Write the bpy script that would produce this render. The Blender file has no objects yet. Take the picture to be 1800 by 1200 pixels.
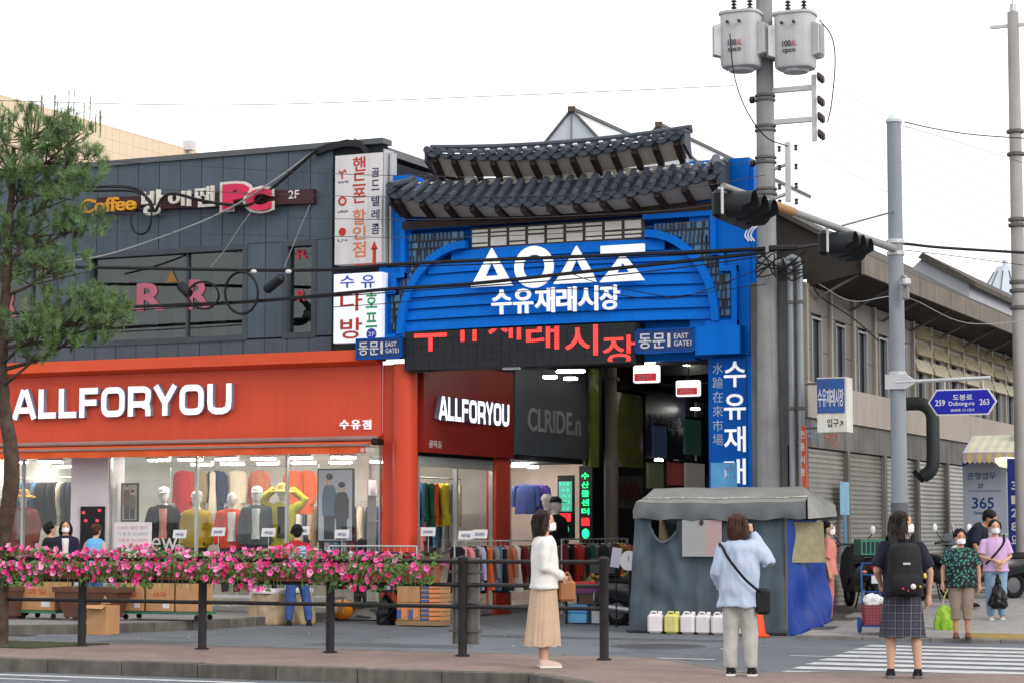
import bpy, bmesh, math, random
from mathutils import Vector, Matrix, noise
random.seed(7)
PI = math.pi
sc = bpy.context.scene
col = sc.collection

# ------------------------------------------------------------------ camera
FPX = 3800.0
YAW = math.radians(24.5)
PITCH = math.atan(330 / FPX)
CAM = Vector((17.49, -33.79, 1.6))
cd = bpy.data.cameras.new('camera')
cd.lens = 36.0 * FPX / 1800.0
cd.sensor_width = 36.0
cd.clip_end = 3000
cam = bpy.data.objects.new('camera', cd)
col.objects.link(cam)
cam.location = CAM
cam.rotation_euler = (PI / 2 + PITCH, 0, YAW)
sc.camera = cam

# ------------------------------------------------------------------ world, sun, exposure
SUN_EL, SUN_AZ = math.radians(30), math.radians(115)      # azimuth: direction the light comes from, clockwise from +Y
wd = bpy.data.worlds.new('World')
sc.world = wd
wd.use_nodes = True
wn, wl = wd.node_tree.nodes, wd.node_tree.links
bg = wn['Background']
sky = wn.new('ShaderNodeTexSky')
sky.sky_type = 'NISHITA'
sky.sun_disc = False
sky.sun_elevation = SUN_EL
sky.sun_rotation = SUN_AZ
sky.air_density = 1.6
sky.dust_density = 5.0
hs = wn.new('ShaderNodeHueSaturation')
hs.inputs['Saturation'].default_value = 0.25
wl.new(sky.outputs[0], hs.inputs['Color'])
mx = wn.new('ShaderNodeMix')
mx.data_type = 'RGBA'
mx.inputs[0].default_value = 0.75
mx.inputs[7].default_value = (16.9, 17.0, 17.3, 1)          # even bright overcast
wl.new(hs.outputs[0], mx.inputs[6])
wl.new(mx.outputs[2], bg.inputs[0])
bg.inputs[1].default_value = 0.1
sl = bpy.data.lights.new('sun', 'SUN')
sl.energy = 1.3
sl.angle = math.radians(24)
sl.color = (1.0, 0.93, 0.84)
sun = bpy.data.objects.new('sun', sl)
col.objects.link(sun)
sdir = Vector((math.sin(SUN_AZ) * math.cos(SUN_EL), math.cos(SUN_AZ) * math.cos(SUN_EL), math.sin(SUN_EL)))
sun.rotation_euler = sdir.to_track_quat('Z', 'Y').to_euler()
sun.location = (30, -30, 40)
sc.view_settings.view_transform = 'Standard'
sc.view_settings.look = 'None'
sc.view_settings.exposure = 0.18
sc.view_settings.gamma = 1.0
sc.render.engine = 'CYCLES'
sc.cycles.use_denoising = True
sc.cycles.max_bounces = 8
sc.cycles.transparent_max_bounces = 12
sc.cycles.sample_clamp_indirect = 6.0

# ------------------------------------------------------------------ pixel -> place (the distance comes from the plane the thing touches)
_ca, _sa, _cp, _sp = math.cos(YAW), math.sin(YAW), math.cos(PITCH), math.sin(PITCH)
_R, _F, _U = Vector((_ca, _sa, 0)), Vector((-_sa * _cp, _ca * _cp, _sp)), Vector((_sa * _sp, -_ca * _sp, _cp))
def _on(u, v, ax, val):
    d = _F + _R * ((u - 900) / FPX) + _U * ((600 - v) / FPX)
    return CAM + d * ((val - CAM[ax]) / d[ax])
def onY(u, v, y=0.0): return _on(u, v, 1, y)
def onX(u, v, x): return _on(u, v, 0, x)
def onZ(u, v, z=0.0): return _on(u, v, 2, z)

# ------------------------------------------------------------------ materials
def lin(c):
    return tuple((x / 255 / 12.92 if x / 255 <= 0.04045 else ((x / 255 + 0.055) / 1.055) ** 2.4) for x in c)
_mats = {}
def M(name, rgb, rough=0.6, metal=0.0, var=0.12, scale=2.0, bump=0.05, bscale=60.0, rand=0.0, streak=0.0, spec=0.22, emit=0.0, sheen=0.0, alb=1.0, k=1.3):
    """procedural surface: rgb is the colour seen in the photo (0..255); divided by the light level k to a base colour"""
    if name in _mats: return _mats[name]
    m = bpy.data.materials.new(name); _mats[name] = m
    m.use_nodes = True
    n, l = m.node_tree.nodes, m.node_tree.links
    p = n['Principled BSDF']
    base = tuple(min(0.85, max(0.003, x * alb / k)) for x in lin(rgb))
    p.inputs['Roughness'].default_value = rough
    p.inputs['Metallic'].default_value = metal
    p.inputs['Specular IOR Level'].default_value = spec
    if sheen: p.inputs['Sheen Weight'].default_value = sheen
    tc = n.new('ShaderNodeTexCoord')
    nz = n.new('ShaderNodeTexNoise'); nz.inputs['Scale'].default_value = scale; nz.inputs['Detail'].default_value = 6
    l.new(tc.outputs['Object'], nz.inputs['Vector'])
    mr = n.new('ShaderNodeMapRange')
    mr.inputs[1].default_value = 0.3; mr.inputs[2].default_value = 0.7
    mr.inputs[3].default_value = 1 - var; mr.inputs[4].default_value = 1 + var
    l.new(nz.outputs[0], mr.inputs[0])
    fac = mr.outputs[0]
    if streak:
        mp = n.new('ShaderNodeMapping'); mp.inputs['Scale'].default_value = (9, 9, 0.5)
        l.new(tc.outputs['Object'], mp.inputs[0])
        ns = n.new('ShaderNodeTexNoise'); ns.inputs['Scale'].default_value = 1.0; ns.inputs['Detail'].default_value = 5
        l.new(mp.outputs[0], ns.inputs['Vector'])
        m2 = n.new('ShaderNodeMapRange'); m2.inputs[1].default_value = 0.42; m2.inputs[2].default_value = 0.7
        m2.inputs[3].default_value = 1.0; m2.inputs[4].default_value = 1 - streak
        l.new(ns.outputs[0], m2.inputs[0])
        mm = n.new('ShaderNodeMath'); mm.operation = 'MULTIPLY'
        l.new(fac, mm.inputs[0]); l.new(m2.outputs[0], mm.inputs[1]); fac = mm.outputs[0]
    if rand:
        oi = n.new('ShaderNodeObjectInfo')
        m3 = n.new('ShaderNodeMapRange'); m3.inputs[3].default_value = 1 - rand; m3.inputs[4].default_value = 1 + rand
        l.new(oi.outputs['Random'], m3.inputs[0])
        mm = n.new('ShaderNodeMath'); mm.operation = 'MULTIPLY'
        l.new(fac, mm.inputs[0]); l.new(m3.outputs[0], mm.inputs[1]); fac = mm.outputs[0]
    mixc = n.new('ShaderNodeVectorMath'); mixc.operation = 'SCALE'
    mixc.inputs[0].default_value = base
    l.new(fac, mixc.inputs['Scale'])
    l.new(mixc.outputs[0], p.inputs['Base Color'])
    if bump:
        nb = n.new('ShaderNodeTexNoise'); nb.inputs['Scale'].default_value = bscale; nb.inputs['Detail'].default_value = 4
        l.new(tc.outputs['Object'], nb.inputs['Vector'])
        b = n.new('ShaderNodeBump'); b.inputs['Strength'].default_value = min(1, bump * 4); b.inputs['Distance'].default_value = 0.01
        l.new(nb.outputs[0], b.inputs['Height']); l.new(b.outputs[0], p.inputs['Normal'])
    if emit:
        p.inputs['Emission Color'].default_value = tuple(lin(rgb)) + (1,)
        p.inputs['Emission Strength'].default_value = emit
    return m
def EM(name, rgb, strength):
    if name in _mats: return _mats[name]
    m = bpy.data.materials.new(name); _mats[name] = m; m.use_nodes = True
    p = m.node_tree.nodes['Principled BSDF']
    p.inputs['Base Color'].default_value = tuple(x * 0.8 for x in lin(rgb)) + (1,)
    p.inputs['Emission Color'].default_value = tuple(lin(rgb)) + (1,)
    p.inputs['Emission Strength'].default_value = strength
    return m
def GLASS(name, tint=(0.95, 0.97, 0.96), refl=1.0):
    if name in _mats: return _mats[name]
    m = bpy.data.materials.new(name); _mats[name] = m; m.use_nodes = True
    n, l = m.node_tree.nodes, m.node_tree.links
    n.remove(n['Principled BSDF'])
    lw = n.new('ShaderNodeLayerWeight'); lw.inputs[0].default_value = 0.5
    pw = n.new('ShaderNodeMath'); pw.operation = 'POWER'; pw.inputs[1].default_value = 5.0
    l.new(lw.outputs['Facing'], pw.inputs[0])
    fr = n.new('ShaderNodeMapRange'); fr.inputs[3].default_value = 0.04 * refl; fr.inputs[4].default_value = 1.0
    l.new(pw.outputs[0], fr.inputs[0])
    tr = n.new('ShaderNodeBsdfTransparent'); tr.inputs[0].default_value = tint + (1,)
    gl = n.new('ShaderNodeBsdfGlossy'); gl.inputs[1].default_value = 0.02
    mxs = n.new('ShaderNodeMixShader')
    tc = n.new('ShaderNodeTexCoord'); nb = n.new('ShaderNodeTexNoise'); nb.inputs['Scale'].default_value = 0.8
    l.new(tc.outputs['Object'], nb.inputs['Vector'])
    b = n.new('ShaderNodeBump'); b.inputs['Strength'].default_value = 0.05; b.inputs['Distance'].default_value = 0.05
    l.new(nb.outputs[0], b.inputs['Height']); l.new(b.outputs[0], gl.inputs['Normal'])
    l.new(fr.outputs[0], mxs.inputs[0]); l.new(tr.outputs[0], mxs.inputs[1]); l.new(gl.outputs[0], mxs.inputs[2])
    l.new(mxs.outputs[0], n['Material Output'].inputs[0])
    return m

# ------------------------------------------------------------------ objects
def tag(o, label=None, cat=None, group=None, kind=None):
    if label: o['label'] = label
    if cat: o['category'] = cat
    if group: o['group'] = group
    if kind: o['kind'] = kind
    return o
def thing(name, label, cat, loc=(0, 0, 0), group=None, rz=0.0):
    o = bpy.data.objects.new(name, None); col.objects.link(o)
    o.empty_display_size = 0.2
    o.location = loc; o.rotation_euler = (0, 0, rz)
    o['_w'] = list(loc)
    return tag(o, label, cat, group)
_base = {}
def base_of(o):
    while o is not None:
        if o.type == 'EMPTY' or o.parent is None: return Vector(o.location)
        o = o.parent
    return Vector((0, 0, 0))
def link_mesh(name, me, parent=None, loc=None, rot=None):
    o = bpy.data.objects.new(name, me); col.objects.link(o)
    if parent is not None: o.parent = parent
    if loc is not None: o.location = loc
    if rot is not None: o.rotation_euler = rot
    return o
def copy_tree(o, parent=None):
    c = o.copy(); col.objects.link(c); c.parent = parent
    for ch in list(o.children): copy_tree(ch, c)
    return c

class MB:
    """collects shapes (world coordinates) and links them as one mesh object"""
    def __init__(s): s.v = []; s.f = []; s.xf = None
    def add(s, vs, fs):
        k = len(s.v)
        if s.xf is not None: vs = [s.xf @ Vector(p) for p in vs]
        s.v += [tuple(p) for p in vs]
        s.f += [tuple(i + k for i in f) for f in fs]
        return s
    def box(s, x0, x1, y0, y1, z0, z1):
        vs = [(x0, y0, z0), (x1, y0, z0), (x1, y1, z0), (x0, y1, z0), (x0, y0, z1), (x1, y0, z1), (x1, y1, z1), (x0, y1, z1)]
        return s.add(vs, [(3, 2, 1, 0), (4, 5, 6, 7), (0, 1, 5, 4), (1, 2, 6, 5), (2, 3, 7, 6), (3, 0, 4, 7)])
    def cbox(s, c, d, rz=0.0, bev=0.0):
        """box by centre and size, turned about z; bev chamfers the vertical and top edges"""
        hx, hy, hz = d[0] / 2, d[1] / 2, d[2] / 2
        m = Matrix.Translation(c) @ Matrix.Rotation(rz, 4, 'Z')
        if bev:
            b = min(bev, hx * .9, hy * .9, hz * .9)
            o = [(-hx + b, -hy), (hx - b, -hy), (hx, -hy + b), (hx, hy - b), (hx - b, hy), (-hx + b, hy), (-hx, hy - b), (-hx, -hy + b)]
            i = [(x * (1 - b / hx), y * (1 - b / hy)) for x, y in o]
            vs = [(x, y, -hz) for x, y in i] + [(x, y, -hz + b) for x, y in o] + [(x, y, hz - b) for x, y in o] + [(x, y, hz) for x, y in i]
            fs = [tuple(range(7, -1, -1)), tuple(range(24, 32))]
            for r in range(3):
                for q in range(8): fs.append((r * 8 + q, r * 8 + (q + 1) % 8, r * 8 + 8 + (q + 1) % 8, r * 8 + 8 + q))
        else:
            vs = [(-hx, -hy, -hz), (hx, -hy, -hz), (hx, hy, -hz), (-hx, hy, -hz), (-hx, -hy, hz), (hx, -hy, hz), (hx, hy, hz), (-hx, hy, hz)]
            fs = [(3, 2, 1, 0), (4, 5, 6, 7), (0, 1, 5, 4), (1, 2, 6, 5), (2, 3, 7, 6), (3, 0, 4, 7)]
        return s.add([m @ Vector(p) for p in vs], fs)
    def poly(s, pts): return s.add(pts, [tuple(range(len(pts)))])
    def prism(s, pts, d):
        """polygon extruded along vector d"""
        n = len(pts); d = Vector(d)
        vs = [Vector(p) for p in pts] + [Vector(p) + d for p in pts]
        return s.add(vs, [tuple(range(n - 1, -1, -1)), tuple(range(n, 2 * n))] + [(i, (i + 1) % n, n + (i + 1) % n, n + i) for i in range(n)])
    def rings(s, rs, cap=True, close=True):
        n = len(rs[0]); vs = [p for r in rs for p in r]; fs = []
        for k in range(len(rs) - 1):
            for i in range(n if close else n - 1):
                j = (i + 1) % n
                fs.append((k * n + i, k * n + j, (k + 1) * n + j, (k + 1) * n + i))
        if cap: fs += [tuple(range(n - 1, -1, -1)), tuple(range((len(rs) - 1) * n, len(rs) * n))]
        return s.add(vs, fs)
    def tube(s, pts, r, seg=8, cap=True, flat=None, round_end=False):
        """tube along a path; r a number or list; flat=(a,b) scales on the two cross axes"""
        pts = [Vector(p) for p in pts]; n = len(pts)
        rr = list(r) if isinstance(r, (list, tuple)) else [r] * n
        if round_end:
            t0 = (pts[0] - pts[1]).normalized(); t1 = (pts[-1] - pts[-2]).normalized()
            a, b = rr[0], rr[-1]
            pts = [pts[0] + t0 * a, pts[0] + t0 * a * .7] + pts + [pts[-1] + t1 * b * .7, pts[-1] + t1 * b]
            rr = [a * .05, a * .72] + rr + [b * .72, b * .05]; n += 4
        rs = []; up = None
        for i in range(n):
            t = (pts[min(i + 1, n - 1)] - pts[max(i - 1, 0)]).normalized()
            if up is None:
                up = Vector((0, 1, 0)) if abs(t.y) < .9 else Vector((1, 0, 0))
            a = up.cross(t)
            if a.length < 1e-4: a = Vector((1, 0, 0)).cross(t)
            a.normalize(); b = t.cross(a).normalized(); up = b
            fa, fb = flat if flat else (1, 1)
            rs.append([pts[i] + a * math.cos(2 * PI * q / seg) * rr[i] * fa + b * math.sin(2 * PI * q / seg) * rr[i] * fb for q in range(seg)])
        return s.rings(rs, cap)
    def cyl(s, p0, p1, r0, r1=None, seg=12): return s.tube([p0, p1], [r0, r0 if r1 is None else r1], seg)
    def lathe(s, prof, c=(0, 0, 0), seg=16, axis='Z', cap=True):
        c = Vector(c); rs = []
        for r, h in prof:
            ring = []
            for q in range(seg):
                a = 2 * PI * q / seg; x, y = math.cos(a) * r, math.sin(a) * r
                ring.append(c + (Vector((x, y, h)) if axis == 'Z' else Vector((h, x, y)) if axis == 'X' else Vector((y, h, x))))
            rs.append(ring)
        return s.rings(rs, cap)
    def ball(s, c, r, seg=12, rg=8):
        if not isinstance(r, (tuple, list)): r = (r, r, r)
        rs = []
        for i in range(rg + 1):
            th = -PI / 2 + PI * i / rg
            k = max(.03, math.cos(th))
            rs.append([(c[0] + math.cos(2 * PI * q / seg) * k * r[0], c[1] + math.sin(2 * PI * q / seg) * k * r[1], c[2] + math.sin(th) * r[2]) for q in range(seg)])
        return s.rings(rs)
    def loft(s, rows, seg=20, cap=True):
        """rows of (cx,cy,z,rx,ry)"""
        return s.rings([[(cx + math.cos(2 * PI * q / seg) * rx, cy + math.sin(2 * PI * q / seg) * ry, z) for q in range(seg)] for cx, cy, z, rx, ry in rows], cap)
    def mesh(s, name, mat=None, origin=(0, 0, 0), smooth=False):
        me = bpy.data.meshes.new(name)
        o = Vector(origin)
        me.from_pydata([tuple(Vector(p) - o) for p in s.v], [], s.f)
        if mat: me.materials.append(mat)
        if smooth:
            me.polygons.foreach_set('use_smooth', [True] * len(me.polygons))
            try: me.set_sharp_from_angle(angle=math.radians(40))
            except Exception: pass
        me.update()
        return me
    def build(s, name, mat, parent=None, smooth=False, kind=None):
        b = base_of(parent) if parent is not None else Vector((0, 0, 0))
        o = link_mesh(name, s.mesh(name, mat, b, smooth), parent)
        if kind: o['kind'] = kind
        return o
    def solo(s, name, mat, label, cat, group=None, smooth=False, kind=None):
        """a thing that is one mesh, origin at its base"""
        xs = [p[0] for p in s.v]; ys = [p[1] for p in s.v]; zs = [p[2] for p in s.v]
        b = Vector(((min(xs) + max(xs)) / 2, (min(ys) + max(ys)) / 2, min(zs)))
        o = link_mesh(name, s.mesh(name, mat, b, smooth)); o.location = b
        return tag(o, label, cat, group, kind)
def B(x0, x1, y0, y1, z0, z1): return MB().box(x0, x1, y0, y1, z0, z1)

# ------------------------------------------------------------------ lettering (flat glyph meshes)
_tmp = bpy.data.scenes.new('tmp')
def evaluate(o):
    _tmp.collection.objects.link(o)
    vl = _tmp.view_layers[0]; vl.update()
    dg = vl.depsgraph; dg.update()
    me = bpy.data.meshes.new_from_object(o.evaluated_get(dg))
    _tmp.collection.objects.unlink(o)
    return me
_glyph = {}
def glyphs(txt, bold=0.0, extr=0.0, shear=0.0, space=1.0):
    key = (txt, bold, extr, shear, space)
    if key in _glyph: return _glyph[key]
    c = bpy.data.curves.new('lettering', 'FONT'); c.body = txt; c.offset = bold; c.shear = shear; c.resolution_u = 3
    c.space_character = space; c.space_line = 0.9
    o = bpy.data.objects.new('lettering', c)
    me = evaluate(o)
    vs = [tuple(v.co) for v in me.vertices]; fs = [tuple(p.vertices) for p in me.polygons]
    bpy.data.objects.remove(o); bpy.data.curves.remove(c); bpy.data.meshes.remove(me)
    x0, x1 = min(v[0] for v in vs), max(v[0] for v in vs); y0, y1 = min(v[1] for v in vs), max(v[1] for v in vs)
    vs = [((v[0] - x0) / (x1 - x0), (v[1] - y0) / (y1 - y0)) for v in vs]
    _glyph[key] = (vs, fs)
    return _glyph[key]
def letters(mb, txt, o, w, h, rx=(1, 0, 0), up=(0, 0, 1), depth=0.0, bold=0.015, shear=0.0, space=1.0):
    """fit txt into w x h with lower-left corner o; rx = reading direction; depth extrudes towards the reader"""
    vs, fs = glyphs(txt, bold, 0, shear, space)
    o = Vector(o); rx = Vector(rx).normalized(); up = Vector(up).normalized(); nn = rx.cross(up)
    front = [o + rx * (x * w) + up * (y * h) + nn * depth for x, y in vs]
    mb.add(front, fs)
    if depth:
        cnt = {}
        for f in fs:
            for i in range(len(f)):
                a, b = f[i], f[(i + 1) % len(f)]
                cnt[(a, b)] = 1
        edges = [e for e in cnt if (e[1], e[0]) not in cnt]
        k = len(front)
        back = [p - nn * depth for p in front]
        mb.add(front + back, [(b, a, a + k, b + k) for a, b in edges])
    return mb
# ================================================================== GROUND
def asphalt():
    m = M('asphalt', (140, 146, 154), rough=0.9, var=0.10, scale=0.35, bump=0.12, bscale=180, k=2.15)
    n, l = m.node_tree.nodes, m.node_tree.links
    # patches and tyre-polished lanes
    p = n['Principled BSDF']; src = p.inputs['Base Color'].links[0].from_socket
    tc = [x for x in n if x.type == 'TEX_COORD'][0]
    v = n.new('ShaderNodeTexVoronoi'); v.inputs['Scale'].default_value = 0.22
    l.new(tc.outputs['Object'], v.inputs['Vector'])
    r = n.new('ShaderNodeMapRange'); r.inputs[3].default_value = 0.86; r.inputs[4].default_value = 1.08
    l.new(v.outputs['Color'], r.inputs[0])
    g = n.new('ShaderNodeTexNoise'); g.inputs['Scale'].default_value = 55; g.inputs['Detail'].default_value = 3
    l.new(tc.outputs['Object'], g.inputs['Vector'])
    r2 = n.new('ShaderNodeMapRange'); r2.inputs[1].default_value = .3; r2.inputs[2].default_value = .7; r2.inputs[3].default_value = 0.82; r2.inputs[4].default_value = 1.16
    l.new(g.outputs[0], r2.inputs[0])
    mm = n.new('ShaderNodeMath'); mm.operation = 'MULTIPLY'; l.new(r.outputs[0], mm.inputs[0]); l.new(r2.outputs[0], mm.inputs[1])
    s = n.new('ShaderNodeVectorMath'); s.operation = 'SCALE'; l.new(src, s.inputs[0]); l.new(mm.outputs[0], s.inputs['Scale'])
    # fine cracks and dark stains
    ve = n.new('ShaderNodeTexVoronoi'); ve.feature = 'DISTANCE_TO_EDGE'; ve.inputs['Scale'].default_value = 0.45
    ds = n.new('ShaderNodeTexNoise'); ds.inputs['Scale'].default_value = 1.3; ds.inputs['Detail'].default_value = 8
    l.new(tc.outputs['Object'], ds.inputs['Vector'])
    ad = n.new('ShaderNodeVectorMath'); ad.operation = 'MULTIPLY_ADD'; ad.inputs[1].default_value = (1.6, 1.6, 0)
    l.new(ds.outputs['Color'], ad.inputs[0]); l.new(tc.outputs['Object'], ad.inputs[2]); l.new(ad.outputs[0], ve.inputs['Vector'])
    rc = n.new('ShaderNodeMapRange'); rc.inputs[1].default_value = 0.0; rc.inputs[2].default_value = 0.012; rc.inputs[3].default_value = 0.55; rc.inputs[4].default_value = 1.0
    l.new(ve.outputs['Distance'], rc.inputs[0])
    sn = n.new('ShaderNodeTexNoise'); sn.inputs['Scale'].default_value = 0.9; sn.inputs['Detail'].default_value = 7
    l.new(tc.outputs['Object'], sn.inputs['Vector'])
    rs_ = n.new('ShaderNodeMapRange'); rs_.inputs[1].default_value = 0.55; rs_.inputs[2].default_value = 0.72; rs_.inputs[3].default_value = 1.0; rs_.inputs[4].default_value = 0.72
    l.new(sn.outputs[0], rs_.inputs[0])
    m3 = n.new('ShaderNodeMath'); m3.operation = 'MULTIPLY'; l.new(rc.outputs[0], m3.inputs[0]); l.new(rs_.outputs[0], m3.inputs[1])
    s2_ = n.new('ShaderNodeVectorMath'); s2_.operation = 'SCALE'; l.new(s.outputs[0], s2_.inputs[0]); l.new(m3.outputs[0], s2_.inputs['Scale'])
    l.new(s2_.outputs[0], p.inputs['Base Color'])
    return m
mAsph = asphalt()
g = MB().poly([(-600, -600, 0), (600, -600, 0), (600, 900, 0), (-600, 900, 0)]).build('ground', mAsph); tag(g, kind='structure')

def brick_paving(name, c1, c2, mortar, sx, k=2.0):
    m = M(name, c1, rough=0.85, var=0.15, scale=1.2, bump=0.05, bscale=120, k=k)
    n, l = m.node_tree.nodes, m.node_tree.links
    p = n['Principled BSDF']; src = p.inputs['Base Color'].links[0].from_socket
    tc = [x for x in n if x.type == 'TEX_COORD'][0]
    b = n.new('ShaderNodeTexBrick'); b.inputs['Scale'].default_value = sx
    b.inputs['Color1'].default_value = (1, 1, 1, 1); b.inputs['Color2'].default_value = tuple(y / x for x, y in zip(lin(c1), lin(c2))) + (1,)
    b.inputs['Mortar'].default_value = tuple(y / x for x, y in zip(lin(c1), lin(mortar))) + (1,)
    b.inputs['Mortar Size'].default_value = 0.015
    l.new(tc.outputs['Object'], b.inputs['Vector'])
    mm = n.new('ShaderNodeMix'); mm.data_type = 'RGBA'; mm.blend_type = 'MULTIPLY'; mm.inputs[0].default_value = 1
    l.new(src, mm.inputs[6]); l.new(b.outputs[0], mm.inputs[7]); l.new(mm.outputs[2], p.inputs['Base Color'])
    return m
mBrick = brick_paving('brick_paving', (172, 150, 142), (154, 128, 122), (190, 180, 172), 4.5)
mKerb = M('kerb_granite', (150, 146, 142), rough=0.85, var=0.2, scale=6, bump=0.1, bscale=90, rand=0.12, k=1.9)
mKerbD = M('kerb_dark', (112, 108, 102), rough=0.9, var=0.25, scale=4, bump=0.12, bscale=60, rand=0.14, streak=.25, k=1.5)
mPaint = M('road_paint', (236, 236, 236), rough=0.7, var=0.22, scale=5, bump=0.05, bscale=150, k=1.9)

def kerb_line(parent, pts, w, h, mat, step=1.0, top=None):
    for a, b in zip(pts[:-1], pts[1:]):
        a, b = Vector((a[0], a[1], 0)), Vector((b[0], b[1], 0)); d = b - a; n = max(1, round(d.length / step))
        t = d.normalized(); nrm = Vector((t.y, -t.x, 0))
        for i in range(n):
            p = a + d * (i / n) + t * .006; q = a + d * ((i + 1) / n) - t * .006
            hh = h + random.uniform(-.004, .004)
            m = MB(); m.prism([p, q, q - nrm * w, p - nrm * w], (0, 0, hh - .012))
            bv = .012
            m.prism([p + Vector((0, 0, hh - .012)), q + Vector((0, 0, hh - .012)), q - nrm * w + Vector((0, 0, hh - .012)), p - nrm * w + Vector((0, 0, hh - .012))], (0, 0, .002))
            m.add([p + Vector((0, 0, hh - .01)), q + Vector((0, 0, hh - .01)), q - nrm * w + Vector((0, 0, hh - .01)), p - nrm * w + Vector((0, 0, hh - .01)),
                   p - nrm * bv + Vector((0, 0, hh)), q - nrm * bv + Vector((0, 0, hh)), q - nrm * (w - bv) + Vector((0, 0, hh)), p - nrm * (w - bv) + Vector((0, 0, hh))],
                  [(0, 1, 5, 4), (1, 2, 6, 5), (2, 3, 7, 6), (3, 0, 4, 7), (4, 5, 6, 7)])
            m.build('kerb_stone', mat, parent)

# --- brick pavement with the railing (between the main road and the side lane)
front = [(-40, -13.72), (8.45, -13.5), (9.1, -14.2), (10.2, -15.6)]
back = [(20, -12.2), (12.9, -11.75), (10.95, -12.35), (10.4, -12.6), (9.0, -10.95), (8.5, -10.55), (-40, -10.35)]
pav = MB().prism([(x, y, 0.0) for x, y in front + [(20, -15.6)] + back], (0, 0, .145)).build('pavement', mBrick); tag(pav, kind='structure')
kerb_line(pav, [(-16, -13.87), (8.5, -13.65), (9.2, -14.3), (10.3, -15.75)], .16, .155, mKerbD, 1.0)
kerb_line(pav, [(20, -12.05), (12.9, -11.6), (11.0, -12.2), (10.45, -12.45), (9.08, -10.85), (8.52, -10.42), (-16, -10.22)], .13, .152, mKerb, 1.0)
# soil patch round the pine
MB().prism([(-1.2, -11.9, .147), (1.0, -11.9, .147), (1.35, -10.7, .147), (-1.2, -10.6, .147)], (0, 0, .012)).build('soil_patch', M('soil', (84, 92, 62), rough=1, var=.35, scale=14, bump=.3, bscale=60, k=2), pav)

# --- shop side pavement, with the kerb turning into the market lane
mSlab = M('paving_slab', (158, 156, 154), rough=0.9, var=0.12, scale=3, bump=0.08, bscale=80, rand=0.09, k=2.0)
kl = [(-40, -6.6), (-3.4, -6.55), (-2.5, -5.9), (-1.95, -4.9), (-1.6, -3.3), (-1.45, -1.0)]
sw = MB().prism([(x, y, 0) for x, y in kl] + [(-1.45, 0.3, 0), (-40, 0.3, 0)], (0, 0, .145)).build('pavement', mSlab); tag(sw, kind='structure')
kerb_line(sw, [(x + (.12 if i > 1 else 0), y - (.14 if i < 4 else .02)) for i, (x, y) in enumerate(kl)][1:] and [(-16, -6.74), (-3.35, -6.69), (-2.4, -6.0), (-1.83, -4.95), (-1.47, -3.32), (-1.32, -1.0)], .15, .15, mKerbD, .9)

# --- right hand pavement: light slabs, rising gently from the dropped kerb to the building
def swz(y): return .05 + .075 * min(max(y + 2.75, 0), 4.2)
ZS = swz(5)
sr = MB().rings([[(8.05, -2.75, -.1), (40, -2.75, -.1), (40, -2.75, .02), (8.05, -2.75, .02)], [(7.3, 1.45, -.1), (40, 1.45, -.1), (40, 1.45, ZS - .03), (7.3, 1.45, ZS - .03)], [(7.0, 60, -.1), (40, 60, -.1), (40, 60, ZS - .03), (7.0, 60, ZS - .03)]]).build('pavement', M('slab_bed', (120, 118, 116), k=2)); tag(sr, kind='structure')
kerb_line(sr, [(8.0, -2.9), (20, -2.9)], .15, .055, mKerb, 1.0)
mSl2 = M('light_slab', (186, 183, 180), rough=0.85, var=0.12, scale=2.5, bump=0.06, bscale=70, rand=0.07, k=2.0)
mTac = M('tactile_yellow', (186, 158, 92), rough=0.8, var=0.18, scale=6, bump=0.2, bscale=50, rand=0.08, k=2.0)
sm = MB().cbox((0, 0, 0), (.592, .592, .03), 0, .004).mesh('slab', mSl2)
tm = MB().cbox((0, 0, 0), (.592, .592, .034), 0, .004).mesh('slab', mTac)
for i in range(8):
    for j in range(26):
        x, y = 8.3 + i * .6, -2.4 + j * .6
        if i == 0 and j > 2: x = 8.3
        link_mesh('slab', tm if (j == 0 and i >= 4) else sm, sr, (x + (0.3 if j % 2 else 0), y, swz(y) - .012), (math.atan(.075) if y < 1.3 else 0, 0, 0))
MB().rings([[(13.1, -2.7, .0), (40, -2.7, .0), (40, -2.7, .054), (13.1, -2.7, .054)], [(13.1, 1.45, .0), (40, 1.45, .0), (40, 1.45, ZS), (13.1, 1.45, ZS)], [(13.1, 60, .0), (40, 60, .0), (40, 60, ZS), (13.1, 60, ZS)]]).build('outer_paving', mSl2, sr)

# --- painted markings
def paint(x0, x1, y0, y1, parent, name='road_line', sk=0.0):
    MB().poly([(x0, y0, .004), (x1, y0, .004), (x1 + sk, y1, .004), (x0 + sk, y1, .004)]).build(name, mPaint, parent)
for i in range(8):
    y = -10.35 + i * .83
    paint(10.05 - i * .085, 22, y, y + .44, g, 'crosswalk_stripe')
paint(-40, 8.6, -8.32, -8.2, g, 'lane_line')
paint(-40, 5.6, -14.25, -14.08, g, 'edge_line')
for k in range(6): paint(-14 + k * 3.2, -12.4 + k * 3.2, -14.75, -14.62, g, 'dash_line')
paint(9.2, 10.1, -7.1, -7.0, g, 'stop_line')
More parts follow.
